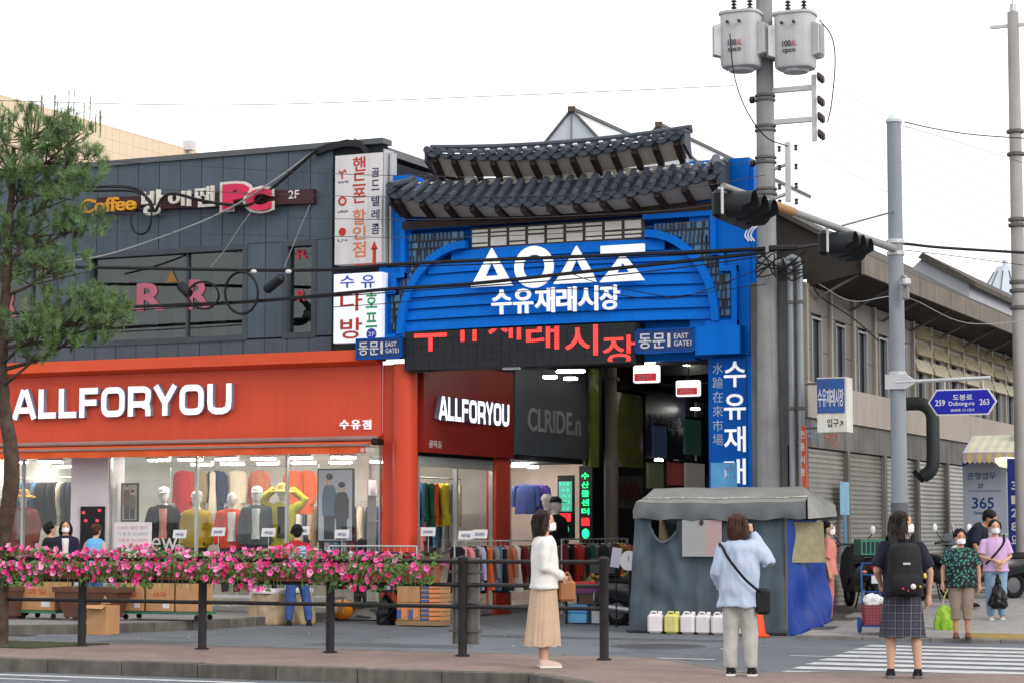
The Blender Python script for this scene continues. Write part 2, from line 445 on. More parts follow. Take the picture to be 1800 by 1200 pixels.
# repaired strips and a drain in the lane
mPat = M('asphalt_patch', (118, 122, 128), rough=.9, var=.18, scale=3, bump=.15, bscale=140, k=2.15)
for x0, x1, y0, y1 in ((2.2, 4.6, -7.4, -6.6), (-1.0, .6, -7.9, -7.2), (5.2, 8.6, -9.6, -9.1), (3.0, 7.4, -4.3, -3.7), (-6, -3.5, -9.7, -8.9)): MB().poly([(x0, y0, .0025), (x1, y0 + .06, .0025), (x1 - .08, y1, .0025), (x0 + .05, y1 + .05, .0025)]).build('asphalt_patch', mPat, g)
dr = thing('drain_grate', 'long dark steel drain grate at the shop side kerb', 'drain grate', (-2.6, -6.95, 0))
B(-3.4, -2.7, -7.05, -6.78, .001, .006).build('pit', mKerbD, dr)
for k in range(16): B(-3.38 + k * .043, -3.36 + k * .043, -7.04, -6.79, .006, .014).build('bar', M('cast_iron', (96, 96, 100), rough=.7, var=.2, scale=8, bump=.2, bscale=40, k=2), dr)
rr_ = random.Random(4)
for k in range(26):
    x, y = rr_.uniform(-3, 9), rr_.uniform(-9.9, -3.2); s = rr_.uniform(.02, .05)
    m_ = MB().poly([(x, y, .012), (x + s, y + s * .3, .006), (x + s * .8, y + s, .016), (x - s * .2, y + s * .7, .005)]).build('litter_scrap', (mPaint, M('scrap_brown', (140, 118, 96), k=2), M('scrap_leaf', (120, 124, 84), k=2))[k % 3], g)
# manhole cover
mh = thing('manhole_cover', 'dark round manhole cover in the lane in front of the grey tent', 'manhole cover', (6.9, -5.7, 0))
mC = M('cast_iron', (96, 96, 100), rough=.7, var=.2, scale=8, bump=.2, bscale=40, k=2)
MB().lathe([(0.02, .009), (.55, .009), (.56, .0)], (6.9, -5.7, 0), 32).build('cover', mC, mh)
MB().lathe([(.57, 0.006), (.66, .006), (.67, 0)], (6.9, -5.7, 0), 32, cap=False).build('ring', M('iron_ring', (108, 108, 112), rough=.7, k=2), mh)

# ================================================================== helpers for facades
def grid_holes(x0, x1, z0, z1, holes):
    xs = sorted({x0, x1} | {min(max(h[0], x0), x1) for h in holes} | {min(max(h[1], x0), x1) for h in holes})
    zs = sorted({z0, z1} | {min(max(h[2], z0), z1) for h in holes} | {min(max(h[3], z0), z1) for h in holes})
    out = []
    for a, b in zip(xs[:-1], xs[1:]):
        for c, d in zip(zs[:-1], zs[1:]):
            cx, cz = (a + b) / 2, (c + d) / 2
            if any(h[0] < cx < h[1] and h[2] < cz < h[3] for h in holes): continue
            out.append((a, b, c, d))
    return out

# ================================================================== LEFT BUILDING (grey cladding over a red shop)
mClad = M('grey_cladding', (84, 96, 108), rough=0.45, metal=0.0, var=0.07, scale=1.5, bump=0.01, bscale=30, rand=0.05, streak=.12)
mCladD = M('cladding_joint', (36, 40, 48), rough=0.8)
mRed = M('red_fascia', (226, 84, 58), rough=0.45, var=0.05, scale=1.0, bump=0.008, bscale=20, streak=.08)
mRedL = M('red_lip', (238, 92, 54), rough=0.4, var=0.04, bump=0)
mOrg = M('orange_fabric', (226, 96, 52), rough=0.8, var=0.06, scale=4, bump=0.06, bscale=200)
mWhite = M('white_paint', (225, 222, 224), rough=0.5, var=0.04, bump=0.01)
mLet = EM('letter_white', (246, 248, 255), 0.35)
mLetSide = M('letter_side', (150, 150, 175), rough=0.4)
mDark = M('dark_interior', (30, 32, 36), rough=0.8)
mBlack = M('black_metal', (26, 27, 30), rough=0.45, var=.1, bump=0.01)
mGlass = GLASS('shop_glass'); mGlassD = GLASS('upper_glass', (0.7, 0.8, 0.8), 1.5)
bld = thing('shop_building', 'two storey building clad in dark grey panels above a red shop front', 'building', (-6, 3, 0))
W = [(-6.75, -3.28, 5.09, 6.76), (-2.43, -1.83, 5.09, 6.76), (-9.6, -7.5, 5.09, 6.76)]
m = MB()
for a, b, c, d in grid_holes(-13, -.48, 4.7, 8.46, W): m.box(a, b, .03, .25, c, d)
m.box(-13, -12.8, .25, 12, 0, 8.4); m.box(-.7, -.48, .6, 12, 4.9, 8.2); m.box(-13, -9.5, 0.0, .25, 0, 4.7)
m.build('wall', mCladD, bld)
B(-13, -.48, .25, 12, 8.3, 8.44).build('roof', M('roof_grey', (120, 120, 122)), bld)
cp = MB(); cp.box(-13, -.42, -.05, .3, 8.46, 8.56); cp.build('coping', M('coping', (96, 100, 104), rough=.5), bld)
x = -1.46
while x > -12.9:
    xa, xb = x - .465, x
    for z0, z1 in ((4.7, 5.07), (5.07, 6.8), (6.8, 8.46)):
        for a, b, c, d in grid_holes(xa + .007, xb - .007, z0 + (.004 if z0 > 5 else 0), z1, [(w[0] - .05, w[1] + .05, w[2] - .05, w[3] + .05) for w in W]):
            if b - a < .03 or d - c < .05: continue
            B(a, b, 0.0 + random.uniform(-.003, .003), .027, c, d).build('panel', mClad, bld)
    x -= .465
for i, (a, b, c, d) in enumerate(W):
    wf = MB()
    t = .05
    wf.box(a - .05, a + t, -.02, .2, c - .05, d + .05); wf.box(b - t, b + .05, -.02, .2, c - .05, d + .05)
    wf.box(a + t, b - t, -.02, .2, c - .05, c + t); wf.box(a + t, b - t, -.02, .2, d - t, d + .05)
    if b - a > 1.5: wf.box((a + b) / 2 + .42, (a + b) / 2 + .46, .05, .14, c + t, d - t)
    w = wf.build('window', M('window_frame', (74, 80, 88), rough=.4), bld)
    B(a + t, b - t, .10, .112, c + t, d - t).build('pane', mGlassD, w)
    B(a - .1, b + .1, 2.5, 2.6, c - .3, d + .3).build('room_wall', M('pc_room', (40, 62, 66), rough=.9, var=.3, scale=1.2), w)
    q = MB(); q.box(a + .12, a + .5, .6, .9, c - .2, d + .2)
    if b - a > 1.5: q.box(b - 1.2, b - .9, .8, 1.0, c - .2, d); q.box(a + 1.0, a + 1.4, 1.4, 1.7, c, d - .5)
    q.build('room_column', M('pc_brown', (96, 76, 62), rough=.8), w)
# pink letters stuck to the panes
mPink = M('pink_film', (190, 104, 124), rough=.5)
def decal(u0, u1, v0, v1, txt, mat, y=.088, bold=.03):
    a, b = onY(u0, v1, y), onY(u1, v0, y)
    m = MB(); letters(m, txt, (a.x, y, a.z), b.x - a.x, b.z - a.z, depth=.006, bold=bold); return m.build('window_letter', mat, bld)
for u0, u1, v0, v1 in ((240, 290, 496, 548), (328, 372, 490, 545), (5, 32, 507, 560)): decal(u0, u1, v0, v1, 'R', mPink)
for u0, u1 in ((522, 542),):
    decal(u0, u1, 438, 456, 'R', M('red_film', (196, 60, 78)), bold=.02); decal(u0, u1 - 4, 510, 530, 'R', M('red_film', (196, 60, 78)))
a = onY(302, 487, .088); MB().prism([(a.x - .13, .088, a.z - .1), (a.x + .13, .088, a.z - .1), (a.x, .088, a.z + .13)], (0, -.006, 0)).build('window_triangle', M('amber_film', (150, 116, 56)), bld)

# --- PC room sign
ps = thing('shop_sign', 'long brown sign board with yellow Coffee lettering and big pink PC letters', 'sign', (-4.6, -.1, 7.2))
a, b = onY(170, 360, -.12), onY(551, 345, -.12)
MB().prism([(a.x, -.12, a.z - .13), (b.x, -.12, b.z - .13), (b.x, -.12, b.z + .13), (a.x, -.12, a.z + .13)], (0, .12, 0)).build('board', M('sign_brown', (70, 42, 46), rough=.5), ps)
def fl(u0, u1, v0, v1, txt, mat, y, depth, parent, name='lettering', bold=.02, shear=0):
    p, q = onY(u0, v1, y), onY(u1, v0, y); m = MB(); letters(m, txt, (p.x, y, p.z), q.x - p.x, q.z - p.z, depth=depth, bold=bold, shear=shear); return m.build(name, mat, parent)
fl(146, 241, 345, 377, 'Coffee', M('sign_yellow', (235, 170, 60)), -.12, .09, ps)
fl(251, 289, 333, 381, '방', M('sign_cream', (226, 224, 214)), -.13, .06, ps); fl(298, 337, 335, 366, '애', M('sign_cream', (226, 224, 214)), -.13, .06, ps); fl(345, 379, 327, 366, '땐', M('sign_cream', (226, 224, 214)), -.13, .06, ps)
fl(388, 446, 317, 374, 'P', M('sign_cream', (226, 224, 214)), -.14, .04, ps, 'letter_outline', .07); fl(428, 483, 326, 378, 'C', M('sign_cream', (226, 224, 214)), -.20, .04, ps, 'letter_outline', .07)
fl(393, 440, 322, 370, 'P', M('sign_pink', (222, 52, 92)), -.19, .05, ps, 'letter', .06); fl(433, 478, 331, 373, 'C', M('sign_pink', (222, 52, 92)), -.245, .05, ps, 'letter', .06)
fl(507, 526, 334, 350, '2F', mWhite, -.121, .004, ps, bold=.01)

# --- red fascia sign
fs = thing('fascia_sign', 'long red shop fascia with big white raised ALLFORYOU letters', 'sign', (-4.6, 0, 3.2))
B(-9.6, -.42, -.06, -.004, 3.24, 4.70).build('panel', mRed, fs)
m = MB(); m.prism([(-9.6, -.006, 4.78), (-9.6, -.30, 4.76), (-9.6, -.30, 4.56), (-9.6, -.10, 4.50), (-9.6, -.064, 4.50), (-9.6, -.064, 4.70), (-9.6, -.006, 4.705)], (9.18, 0, 0)); m.build('top_lip', mRedL, fs)
# squared sans letters drawn as strokes
def strokes(mb, paths, o, sx, sz, w, depth, rx=(1, 0, 0)):
    o = Vector(o); rx = Vector(rx); up = Vector((0, 0, 1)); nn = rx.cross(up)
    for k, (pts, closed) in enumerate(paths):
        P2 = [Vector((p[0] * sx, p[1] * sz)) for p in pts]; n = len(P2)
        L, Rr = [], []
        for i in range(n):
            if closed: a, b = P2[i - 1], P2[(i + 1) % n]
            else: a, b = P2[max(0, i - 1)], P2[min(n - 1, i + 1)]
            p = P2[i]
            d1 = (p - a).normalized() if (p - a).length > 1e-6 else (b - p).normalized()
            d2 = (b - p).normalized() if (b - p).length > 1e-6 else d1
            n1, n2 = Vector((-d1.y, d1.x)), Vector((-d2.y, d2.x)); mm = (n1 + n2)
            mm = mm.normalized() if mm.length > 1e-3 else n1
            s = min(1.6, 1 / max(.5, mm.dot(n1)))
            L.append(p + mm * w / 2 * s); Rr.append(p - mm * w / 2 * s)
        dz = depth + .0015 * k
        def P3(q, d): return o + rx * q.x + up * q.y + nn * d
        m2 = len(L); vs = [P3(q, dz) for q in L] + [P3(q, dz) for q in Rr] + [P3(q, 0) for q in L] + [P3(q, 0) for q in Rr]
        f = []
        rng = range(m2) if closed else range(m2 - 1)
        for i in rng:
            j = (i + 1) % m2
            f += [(m2 + i, m2 + j, j, i), (i, j, 2 * m2 + j, 2 * m2 + i), (3 * m2 + i, 3 * m2 + j, m2 + j, m2 + i)]
        if not closed: f += [(0, 2 * m2, 3 * m2, m2), (m2 - 1, 2 * m2 - 1, 4 * m2 - 1, 3 * m2 - 1)]
        mb.add(vs, f)
def two_tone(o, nn):
    o.data.materials.append(mLetSide); nn = Vector(nn)
    for p in o.data.polygons: p.material_index = 0 if p.normal.dot(nn) > .7 or p.normal.dot(nn) < -.7 else 1
    return o
def rrect(x0, x1, y0, y1, r, n=4):
    out = []
    for cx, cy, a0 in ((x1 - r, y1 - r, 0), (x0 + r, y1 - r, 90), (x0 + r, y0 + r, 180), (x1 - r, y0 + r, 270)):
        for i in range(n + 1):
            t = math.radians(a0 + 90 * i / n); out.append((cx + r * math.cos(t), cy + r * math.sin(t)))
    return out
def sq_letter(ch, w):
    h = w / 2
    if ch == 'A': return [([(h * .6, 0), (.5 - .04, 1)], 0), ([(1 - h * .6, 0), (.5 + .04, 1)], 0), ([(.22, .3), (.78, .3)], 0)]
    if ch == 'L': return [([(h, 1), (h, 0)], 0), ([(h, h), (1, h)], 0)]
    if ch == 'F': return [([(h, 0), (h, 1)], 0), ([(h, 1 - h), (1, 1 - h)], 0), ([(h, .5), (.93, .5)], 0)]
    if ch == 'O': return [(rrect(h, 1 - h, h, 1 - h, .22), 1)]
    if ch == 'U':
        q = [p for p in rrect(h, 1 - h, h, 1.2, .22)]; return [([(h, 1)] + [(h, .4), (h + .03, .22), (h + .12, h + .04), (.36, h), (.64, h), (1 - h - .12, h + .04), (1 - h - .03, .22), (1 - h, .4)] + [(1 - h, 1)], 0)]
    if ch == 'R': return [([(h, 0), (h, 1)], 0), ([(h, 1 - h), (.7, 1 - h), (.84, 1 - h - .05), (1 - h, .8), (1 - h, .62), (.84, .45), (.7, .40), (h, .40)], 0), ([(.6, .40), (.86, .3), (1 - h, .18), (1 - h, 0)], 0)]
    if ch == 'Y': return [([(h * .5, 1), (.5, .42)], 0), ([(1 - h * .5, 1), (.5, .42)], 0), ([(.5, .45), (.5, 0)], 0)]
    return []
def square_text(mb_list, txt, o, total_w, hgt, wk, depth, rx=(1, 0, 0)):
    widths = {'A': 1.12, 'L': .82, 'F': .85, 'O': 1.1, 'R': 1.05, 'Y': 1.0, 'U': 1.08}
    gap = .17; tot = sum(widths[c] for c in txt) + gap * (len(txt) - 1); s = total_w / tot
    xx = 0
    for c in txt:
        w = widths[c] * s
        paths = [([(p[0] * w, p[1] * hgt) for p in pts], cl) for pts, cl in sq_letter(c, wk)]
        m = MB(); strokes(m, paths, Vector(o) + Vector(rx) * xx, 1, 1, wk * hgt * .98, depth, rx); mb_list.append(m); xx += w + gap * s
p, q = onY(27, 737, -.08), onY(411, 682, -.08)
L = []; square_text(L, 'ALLFORYOU', (p.x, -.062, p.z), q.x - p.x, .56, .215, .10)
for m in L: two_tone(m.build('letter', mLet, fs), (0, -1, 0))
for u0, u1, ch in ((598, 614, '수'), (618, 634, '유'), (638, 653, '점')):
    fl(u0, u1, 737, 754, ch, mLet, -.062, .03, fs, 'letter')
# --- awning
aw = thing('awning', 'retracted orange fabric awning below the red fascia', 'awning', (-5, -.1, 2.9))
MB().tube([(-9.6, -.22, 3.20), (-.40, -.22, 3.20)], .045, 10).build('cassette', M('awning_case', (150, 128, 122), rough=.35), aw)
MB().prism([(-9.6, -.10, 3.18), (-9.6, -.45, 3.09), (-9.6, -.45, 3.075), (-9.6, -.10, 3.165)], (9.15, 0, 0)).build('fabric', mOrg, aw)
B(-9.6, -.46, -.475, -.42, 3.06, 3.10).build('front_bar', M('awning_case', (150, 128, 122)), aw)
rs = []
for i in range(93):
    xx = -9.58 + i * .0985; w = .012 * math.sin(i * .9) + .01 * math.sin(i * .37)
    rs.append([(xx, -.45, 3.065), (xx, -.455 + w, 2.93 + .004 * math.sin(i * .5)), (xx, -.445 + w, 2.93 + .004 * math.sin(i * .5)), (xx, -.44, 3.065)])
vl = MB().rings(rs).build('valance', mOrg, aw)
p, q = onY(633, 797, -.47), onY(658, 788, -.47); m = MB(); letters(m, '골목길', (p.x, -.472, 2.95), q.x - p.x, .075, depth=.003, bold=.01); m.build('lettering', mWhite, aw)
MB().cbox((-.36, -.3, 3.13), (.12, .3, .12), 0, .02).build('end_bracket', mBlack, aw)

# ================================================================== SHOP INTERIOR
mFloorS = M('shop_floor', (190, 186, 180), rough=.35, k=1.6); mWallS = M('shop_wall', (214, 212, 205), rough=.7); mCeil = M('shop_ceiling', (205, 203, 198), rough=.8)
m = MB(); m.box(-9.5, .12, .05, 7, .02, .15); m.build('shop_floor', mFloorS, bld)
m = MB(); m.box(-9.5, .12, .22, 7, 3.22, 3.3); m.build('shop_ceiling', mCeil, bld)
m = MB(); m.box(-9.5, .12, 4.2, 4.3, .15, 3.22); m.box(-9.5, -9.4, .25, 4.2, .15, 3.22); m.build('shop_wall', mWallS, bld)
B(-9.6, -.42, 0.02, .2, 3.18, 3.3).build('lintel', mRed, bld)
wp = MB().box(-7.08, -6.24, .02, .55, .15, 3.2).build('shop_pillar', M('shop_pillar', (214, 206, 210), rough=.5), bld)
a, b = onY(142, 958, 0), onY(184, 889, 0); B(a.x, b.x, -.03, .018, .9, b.z).build('vending_screen', M('screen_black', (28, 26, 32), rough=.2), bld)
for uu, vv in ((151, 914), (171, 914), (147, 900), (175, 896)): 
    c = onY(uu, vv, -.032); MB().cbox((c.x, -.034, c.z), (.07, .006, .05)).build('screen_light', EM('screen_red', (214, 60, 70), .6), bld)
mMull = M('mullion', (190, 192, 192), rough=.35, metal=.3)
for x0, x1, n in ((-9.4, -7.08, 2), (-6.24, -.5, 3)):
    st = (x1 - x0) / n
    for i in range(n):
        a, b = x0 + i * st, x0 + (i + 1) * st
        f = MB(); t = .02
        f.box(a, a + t, .06, .14, .15, 3.18); f.box(b - t, b, .06, .14, .15, 3.18); f.box(a + t, b - t, .06, .14, .15, .22); f.box(a + t, b - t, .06, .14, 3.1, 3.18)
        w = f.build('shop_window', mMull, bld)
        B(a + t, b - t, .095, .107, .22, 3.1).build('pane', mGlass, w)
# corner: alley side of the shop
mRedD = M('red_side', (216, 76, 52), rough=.4, var=.06, bump=.01)
m = MB(); m.box(.0, .2, 3.42, 4.06, .0, 3.0); m.build('side_pillar', mRedD, bld)
m = MB(); m.box(.02, .14, .3, 4.06, 2.9, 5.2); m.build('side_wall', mDark, bld)
for i in range(2):
    a, b = .32 + i * 1.55, .32 + (i + 1) * 1.55; t = .03
    f = MB(); f.box(.06, .14, a, a + t, .02, 2.9); f.box(.06, .14, b - t, b, .02, 2.9); f.box(.06, .14, a + t, b - t, .02, .1); f.box(.06, .14, a + t, b - t, 2.72, 2.9)
    w = f.build('side_window', mMull, bld); B(.095, .107, a + t, b - t, .1, 2.72).build('pane', mGlass, w)
cl = thing('red_column', 'round bright red column at the corner of the shop and the market lane', 'column', (0, .05, 0))
MB().lathe([(.225, 0), (.225, 4.5)], (0, .05, 0), 28).build('shaft', M('column_red', (222, 80, 54), rough=.35, var=.04, bump=.01), cl, smooth=True)
MB().lathe([(.25, 0), (.25, .08), (.23, .1)], (0, .05, 0), 28).build('foot', M('column_foot', (120, 40, 34)), cl)
B(-.42, -.2, .0, .3, 0.0, 4.5).build('corner_pier', mRedD, bld)
s2 = thing('fascia_sign', 'dark red fascia with glowing white ALLFORYOU letters on the wall inside the lane', 'sign', (.25, 2, 3))
B(.145, .28, .22, 4.05, 2.96, 4.6).build('panel', M('deep_red', (150, 40, 34), rough=.45, var=.06, bump=.01), s2)
p, q = onX(766, 730, .3), onX(889, 745, .3)
L = []; square_text(L, 'ALLFORYOU', (.281, p.y, 3.55), q.y - p.y, .42, .2, .09, rx=(0, 1, 0))
for m in L: two_tone(m.build('letter', EM('letter_glow', (246, 248, 255), 1.0), s2), (1, 0, 0))
for yy, ww in ((.42, .5), (3.3, .45)):
    m = MB(); letters(m, '골목길', (.283, yy, 3.05), ww, .13, rx=(0, 1, 0), depth=.004, bold=.01); m.build('lettering', mWhite if yy < 1 else M('faint_red', (170, 60, 50)), s2)
# ceiling lights in the shop (lit)
mGal0 = M('galvanised', (200, 202, 204), rough=.4, metal=.3)
mTube = EM('tube_white', (255, 250, 240), 95.0)
k = 0
for i, xx in enumerate((-9.0, -8.2, -5.7, -5.0, -4.2, -3.4, -2.6, -1.7, -.6)):
    for j, yy in enumerate((.9, 2.4)):
        t = thing('ceiling_light', 'white lamp on the clothes shop ceiling, %s from left in %s row' % (('first', 'second', 'third', 'fourth', 'fifth', 'sixth', 'seventh', 'eighth', 'ninth')[i], 'rear' if j else 'front'), 'lamp', (xx, yy, 3.1), 'ceiling lamps in the clothes shop')
        MB().tube([(xx, yy, 2.97), (xx, yy, 3.22)], .008, 5).build('rod', mGal0, t)
        MB().cbox((xx, yy, 2.96 - .04 * j), (.5, .12, .06), .5 if i % 2 else 0, .01).build('housing', mWhite, t)
        MB().cbox((xx, yy, 2.91 - .04 * j), (.46, .09, .025), .5 if i % 2 else 0, .008).build('diffuser', mTube, t)
# ================================================================== VERTICAL SIGNS between building and gate
vs1 = thing('vertical_sign', 'tall off white vertical sign with red and orange Korean lettering and a red arrow', 'sign', (-.95, -.2, 6))
mSgW = M('sign_white', (226, 222, 224), rough=.4, var=.05, streak=.12)
mSgR = M('sign_red', (196, 62, 48)); mSgO = M('sign_orange', (224, 130, 76)); mSgN = M('sign_navy', (50, 56, 92)); mSgB = M('sign_blue', (48, 62, 196)); mSgG = M('sign_green', (20, 160, 96))
YS = -.25
a, b = onY(588, 466, YS), onY(671, 268, YS)
B(a.x, b.x, YS + .002, .02, a.z, b.z).build('box', mSgW, vs1)
f = MB(); f.box(b.x + .01, b.x + .05, -.2, .1, a.z, b.z + .06); f.box(b.x + .08, b.x + .11, -.1, .12, a.z, b.z + .02); f.build('side_frame', M('galvanised', (200, 202, 204), rough=.4, metal=.3), vs1)
for v0, v1, ch, mm in ((275, 302, '핸', mSgR), (303, 328, '드', mSgR), (330, 358, '폰', mSgR), (367, 396, '할', mSgO), (397, 422, '인', mSgO), (424, 453, '점', mSgO)): fl(620, 643, v0, v1, ch, mm, YS, .004, vs1, bold=.012)
for v0, v1, ch in ((295, 312, '골'), (316, 335, '드'), (344, 363, '텔'), (368, 386, '레'), (393, 412, '콤')): fl(653, 667, v0, v1, ch, mSgN, YS, .004, vs1, bold=.008)
m = MB()
def q4(u0, u1, v0, v1, y):
    p, q = onY(u0, v1, y), onY(u1, v0, y); return B(p.x, q.x, y - .004, y, p.z, q.z)
q4(622, 662, 463, 467, YS).build('arrow_bar', mSgR, vs1); q4(655, 661, 437, 463, YS).build('arrow_shaft', mSgR, vs1)
c = onY(658, 434, YS); MB().prism([(c.x - .07, YS, c.z - .05), (c.x + .07, YS, c.z - .05), (c.x, YS, c.z + .1)], (0, -.004, 0)).build('arrow_head', mSgR, vs1)
for vv, nm in ((307, 'T'), (354, 'O'), (408, 'o')):
    c = onY(602, vv, YS)
    mm = MB()
    if nm == 'T': mm.tube([(c.x - .07, YS - .003, c.z + .06), (c.x - .01, YS - .003, c.z + .02), (c.x, YS - .003, c.z - .08)], .016, 6, flat=(1, .3)); mm.tube([(c.x - .01, YS - .003, c.z + .02), (c.x + .05, YS - .003, c.z + .08), (c.x + .07, YS - .003, c.z + .03)], .016, 6, flat=(1, .3))
    elif nm == 'O': mm.lathe([(.05, -.004), (.085, -.004), (.085, 0), (.05, 0), (.05, -.004)], (c.x, YS, c.z), 16, 'Y', cap=False)
    else: mm.lathe([(.01, -.004), (.075, -.004), (.075, 0)], (c.x, YS, c.z), 16, 'Y')
    mm.build('logo', mSgR, vs1)
for vv, tx in ((320, 'world'), (372, 'olleh'), (423, 'U+')): fl(594, 612, vv - 3, vv + 3, tx, mSgN, YS, .003, vs1, bold=0)
vs2 = thing('vertical_sign', 'white square sign with blue, red and green Korean lettering below the tall sign', 'sign', (-.95, -.2, 4.9))
a, b = onY(586, 603, YS), onY(671, 478, YS)
B(a.x, b.x, YS + .002, .02, a.z, b.z).build('box', EM('sign_lit', (235, 238, 246), .35), vs2)
B(a.x, b.x, -.2, .0, 4.72, a.z - .01).build('mount', mBlack, vs2)
for u0, u1, v0, v1, ch, mm in ((598, 623, 484, 507, '수', mSgB), (635, 659, 483, 507, '유', mSgB), (598, 637, 512, 548, '다', mSgR), (598, 637, 558, 596, '방', mSgR), (643, 663, 514, 542, '호', mSgG), (643, 663, 549, 576, '프', mSgG)): fl(u0, u1, v0, v1, ch, mm, YS, .004, vs2, bold=.013)
c = onY(653, 587, YS); MB().lathe([(.01, -.004), (.1, -.004), (.1, 0)], (c.x, YS, c.z), 18, 'Y').build('badge', mSgB, vs2); fl(647, 659, 583, 591, '2F', mWhite, YS - .004, .003, vs2, bold=.005)
# flashing over the sign
rv = thing('roof_flashing', 'black bent roof flashing above the tall white sign', 'flashing', (-.9, .2, 8.5))
rs = []
for i, (u, v) in enumerate(((556, 262), (578, 254), (602, 248), (612, 246), (634, 248), (646, 262))):
    p = onY(u, v, -.05); rs.append([(p.x, -.1, p.z), (p.x, .7, p.z + .05), (p.x, .7, p.z - .12), (p.x, -.1, p.z - .12)])
MB().rings(rs).build('sheet', M('flashing', (44, 46, 48), rough=.8), rv)
tr = thing('tin_roof', 'rust brown sloping roof with blue corrugated gable beside the gate', 'roof', (0, 2.5, 6))
a, b, c = onY(630, 246, 2.2), onY(752, 303, 2.2), onY(640, 300, 2.2)
MB().prism([(a.x, 2.0, a.z), (b.x + .1, 2.0, b.z - .05), (b.x + .1, 2.0, b.z - .17), (a.x, 2.0, a.z - .12)], (0, 5, 0)).build('roof_edge', M('tin_brown', (148, 124, 108), rough=.7, streak=.2), tr)
n = 22
for i in range(n):
    t0, t1 = i / n, (i + .55) / n
    xa, xb = c.x + (b.x - c.x) * t0, c.x + (b.x - c.x) * t1
    zt = a.z - .12 + (b.z - a.z) * ((xa - a.x) / (b.x - a.x))
    B(xa, xb, 2.15, 2.2, 6.5, max(zt, 6.6)).build('corrugation', M('tin_blue', (120, 172, 214), rough=.5), tr)
B(c.x, b.x, 2.2, 2.25, 6.4, b.z - .1).build('backing', M('tin_blue_dark', (84, 130, 180), rough=.6), tr)

# ================================================================== MARKET GATE
mBl = M('gate_blue', (0, 118, 226), rough=.42, spec=.06, var=.05, scale=1.2, bump=.01, streak=.1)
mBlD = M('gate_blue_deep', (0, 92, 190), rough=.45, spec=.06, var=.06, streak=.1)
mBrn = M('dark_wood', (58, 44, 40), rough=.7, var=.2, scale=5, bump=.08, bscale=30)
mTile = M('roof_tile_grey', (62, 68, 78), rough=.5, var=.22, scale=6, bump=.12, bscale=35, rand=.22)
mSof = M('soffit_board', (196, 188, 176), rough=.8, var=.10, scale=2, bump=.03)
gate = thing('market_gate', 'tall blue market gate with two tiers of dark tiled roof and a white logo', 'gate', (3, 0.2, 0))
m = MB()
m.box(-.50, .12, -.02, .5, 4.95, 7.86); m.box(5.35, 6.40, -.02, .5, 4.45, 7.72); m.box(.12, 5.35, .22, .5, 4.42, 7.6)
m.box(-.62, -.50, .1, .4, 4.95, 7.4); m.box(6.40, 6.47, .02, .45, 4.45, 7.6)
m.build('frame', mBl, gate)
B(5.69, 6.33, .0, .5, 0, 4.44).build('pillar', mBlD, gate); B(6.33, 6.47, -.03, .5, 0, 4.44).build('pillar_edge', mBl, gate)
B(5.53, 6.3, -.28, -.022, 4.46, 4.92).build('bracket_box', mBl, gate)
# louvres: long bowed boards inside an arch
def arch_x(z, side):
    t = min(1, max(0, (z - 5.05) / 1.42)); k = math.sqrt(max(0, 1 - t * t))
    return (1.25 - 1.2 * k) if side < 0 else (4.62 + 1.15 * k)
nz = 7
for i in range(nz):
    z0 = 5.06 + i * .199; z1 = z0 + .199
    rs = []
    xa, xb = max(arch_x(z0, -1), arch_x(z1, -1)) - .12, min(arch_x(z0, 1), arch_x(z1, 1)) + .12
    for j in range(13):
        x = xa + (xb - xa) * j / 12; s = (j / 12 - .5) * 2
        dz = .05 * (1 - s * s) * .5; y = -.02 - .05 * (1 - s * s)
        rs.append([(x, y - .05, z0 + dz), (x, y, z1 - .012 + dz), (x, y + .03, z1 - .012 + dz), (x, y + .03, z0 + dz)])
    MB().rings(rs).build('louvre', mBl, gate)
# arch mouldings
for side in (-1, 1):
    rs = []
    for j in range(21):
        t = j / 20; z = 5.02 + 1.45 * math.sin(t * PI / 2); k = math.cos(t * PI / 2)
        x = (1.27 - 1.22 * k) if side < 0 else (4.60 + 1.17 * k)
        nx, nzv = (-k, math.sin(t * PI / 2)) if side < 0 else (k, math.sin(t * PI / 2))
        o = .13
        rs.append([(x, -.16, z), (x + nx * o, -.16, z + nzv * o), (x + nx * o, -.02, z + nzv * o), (x, -.02, z)])
    MB().rings(rs).build('arch_moulding', mBl, gate)
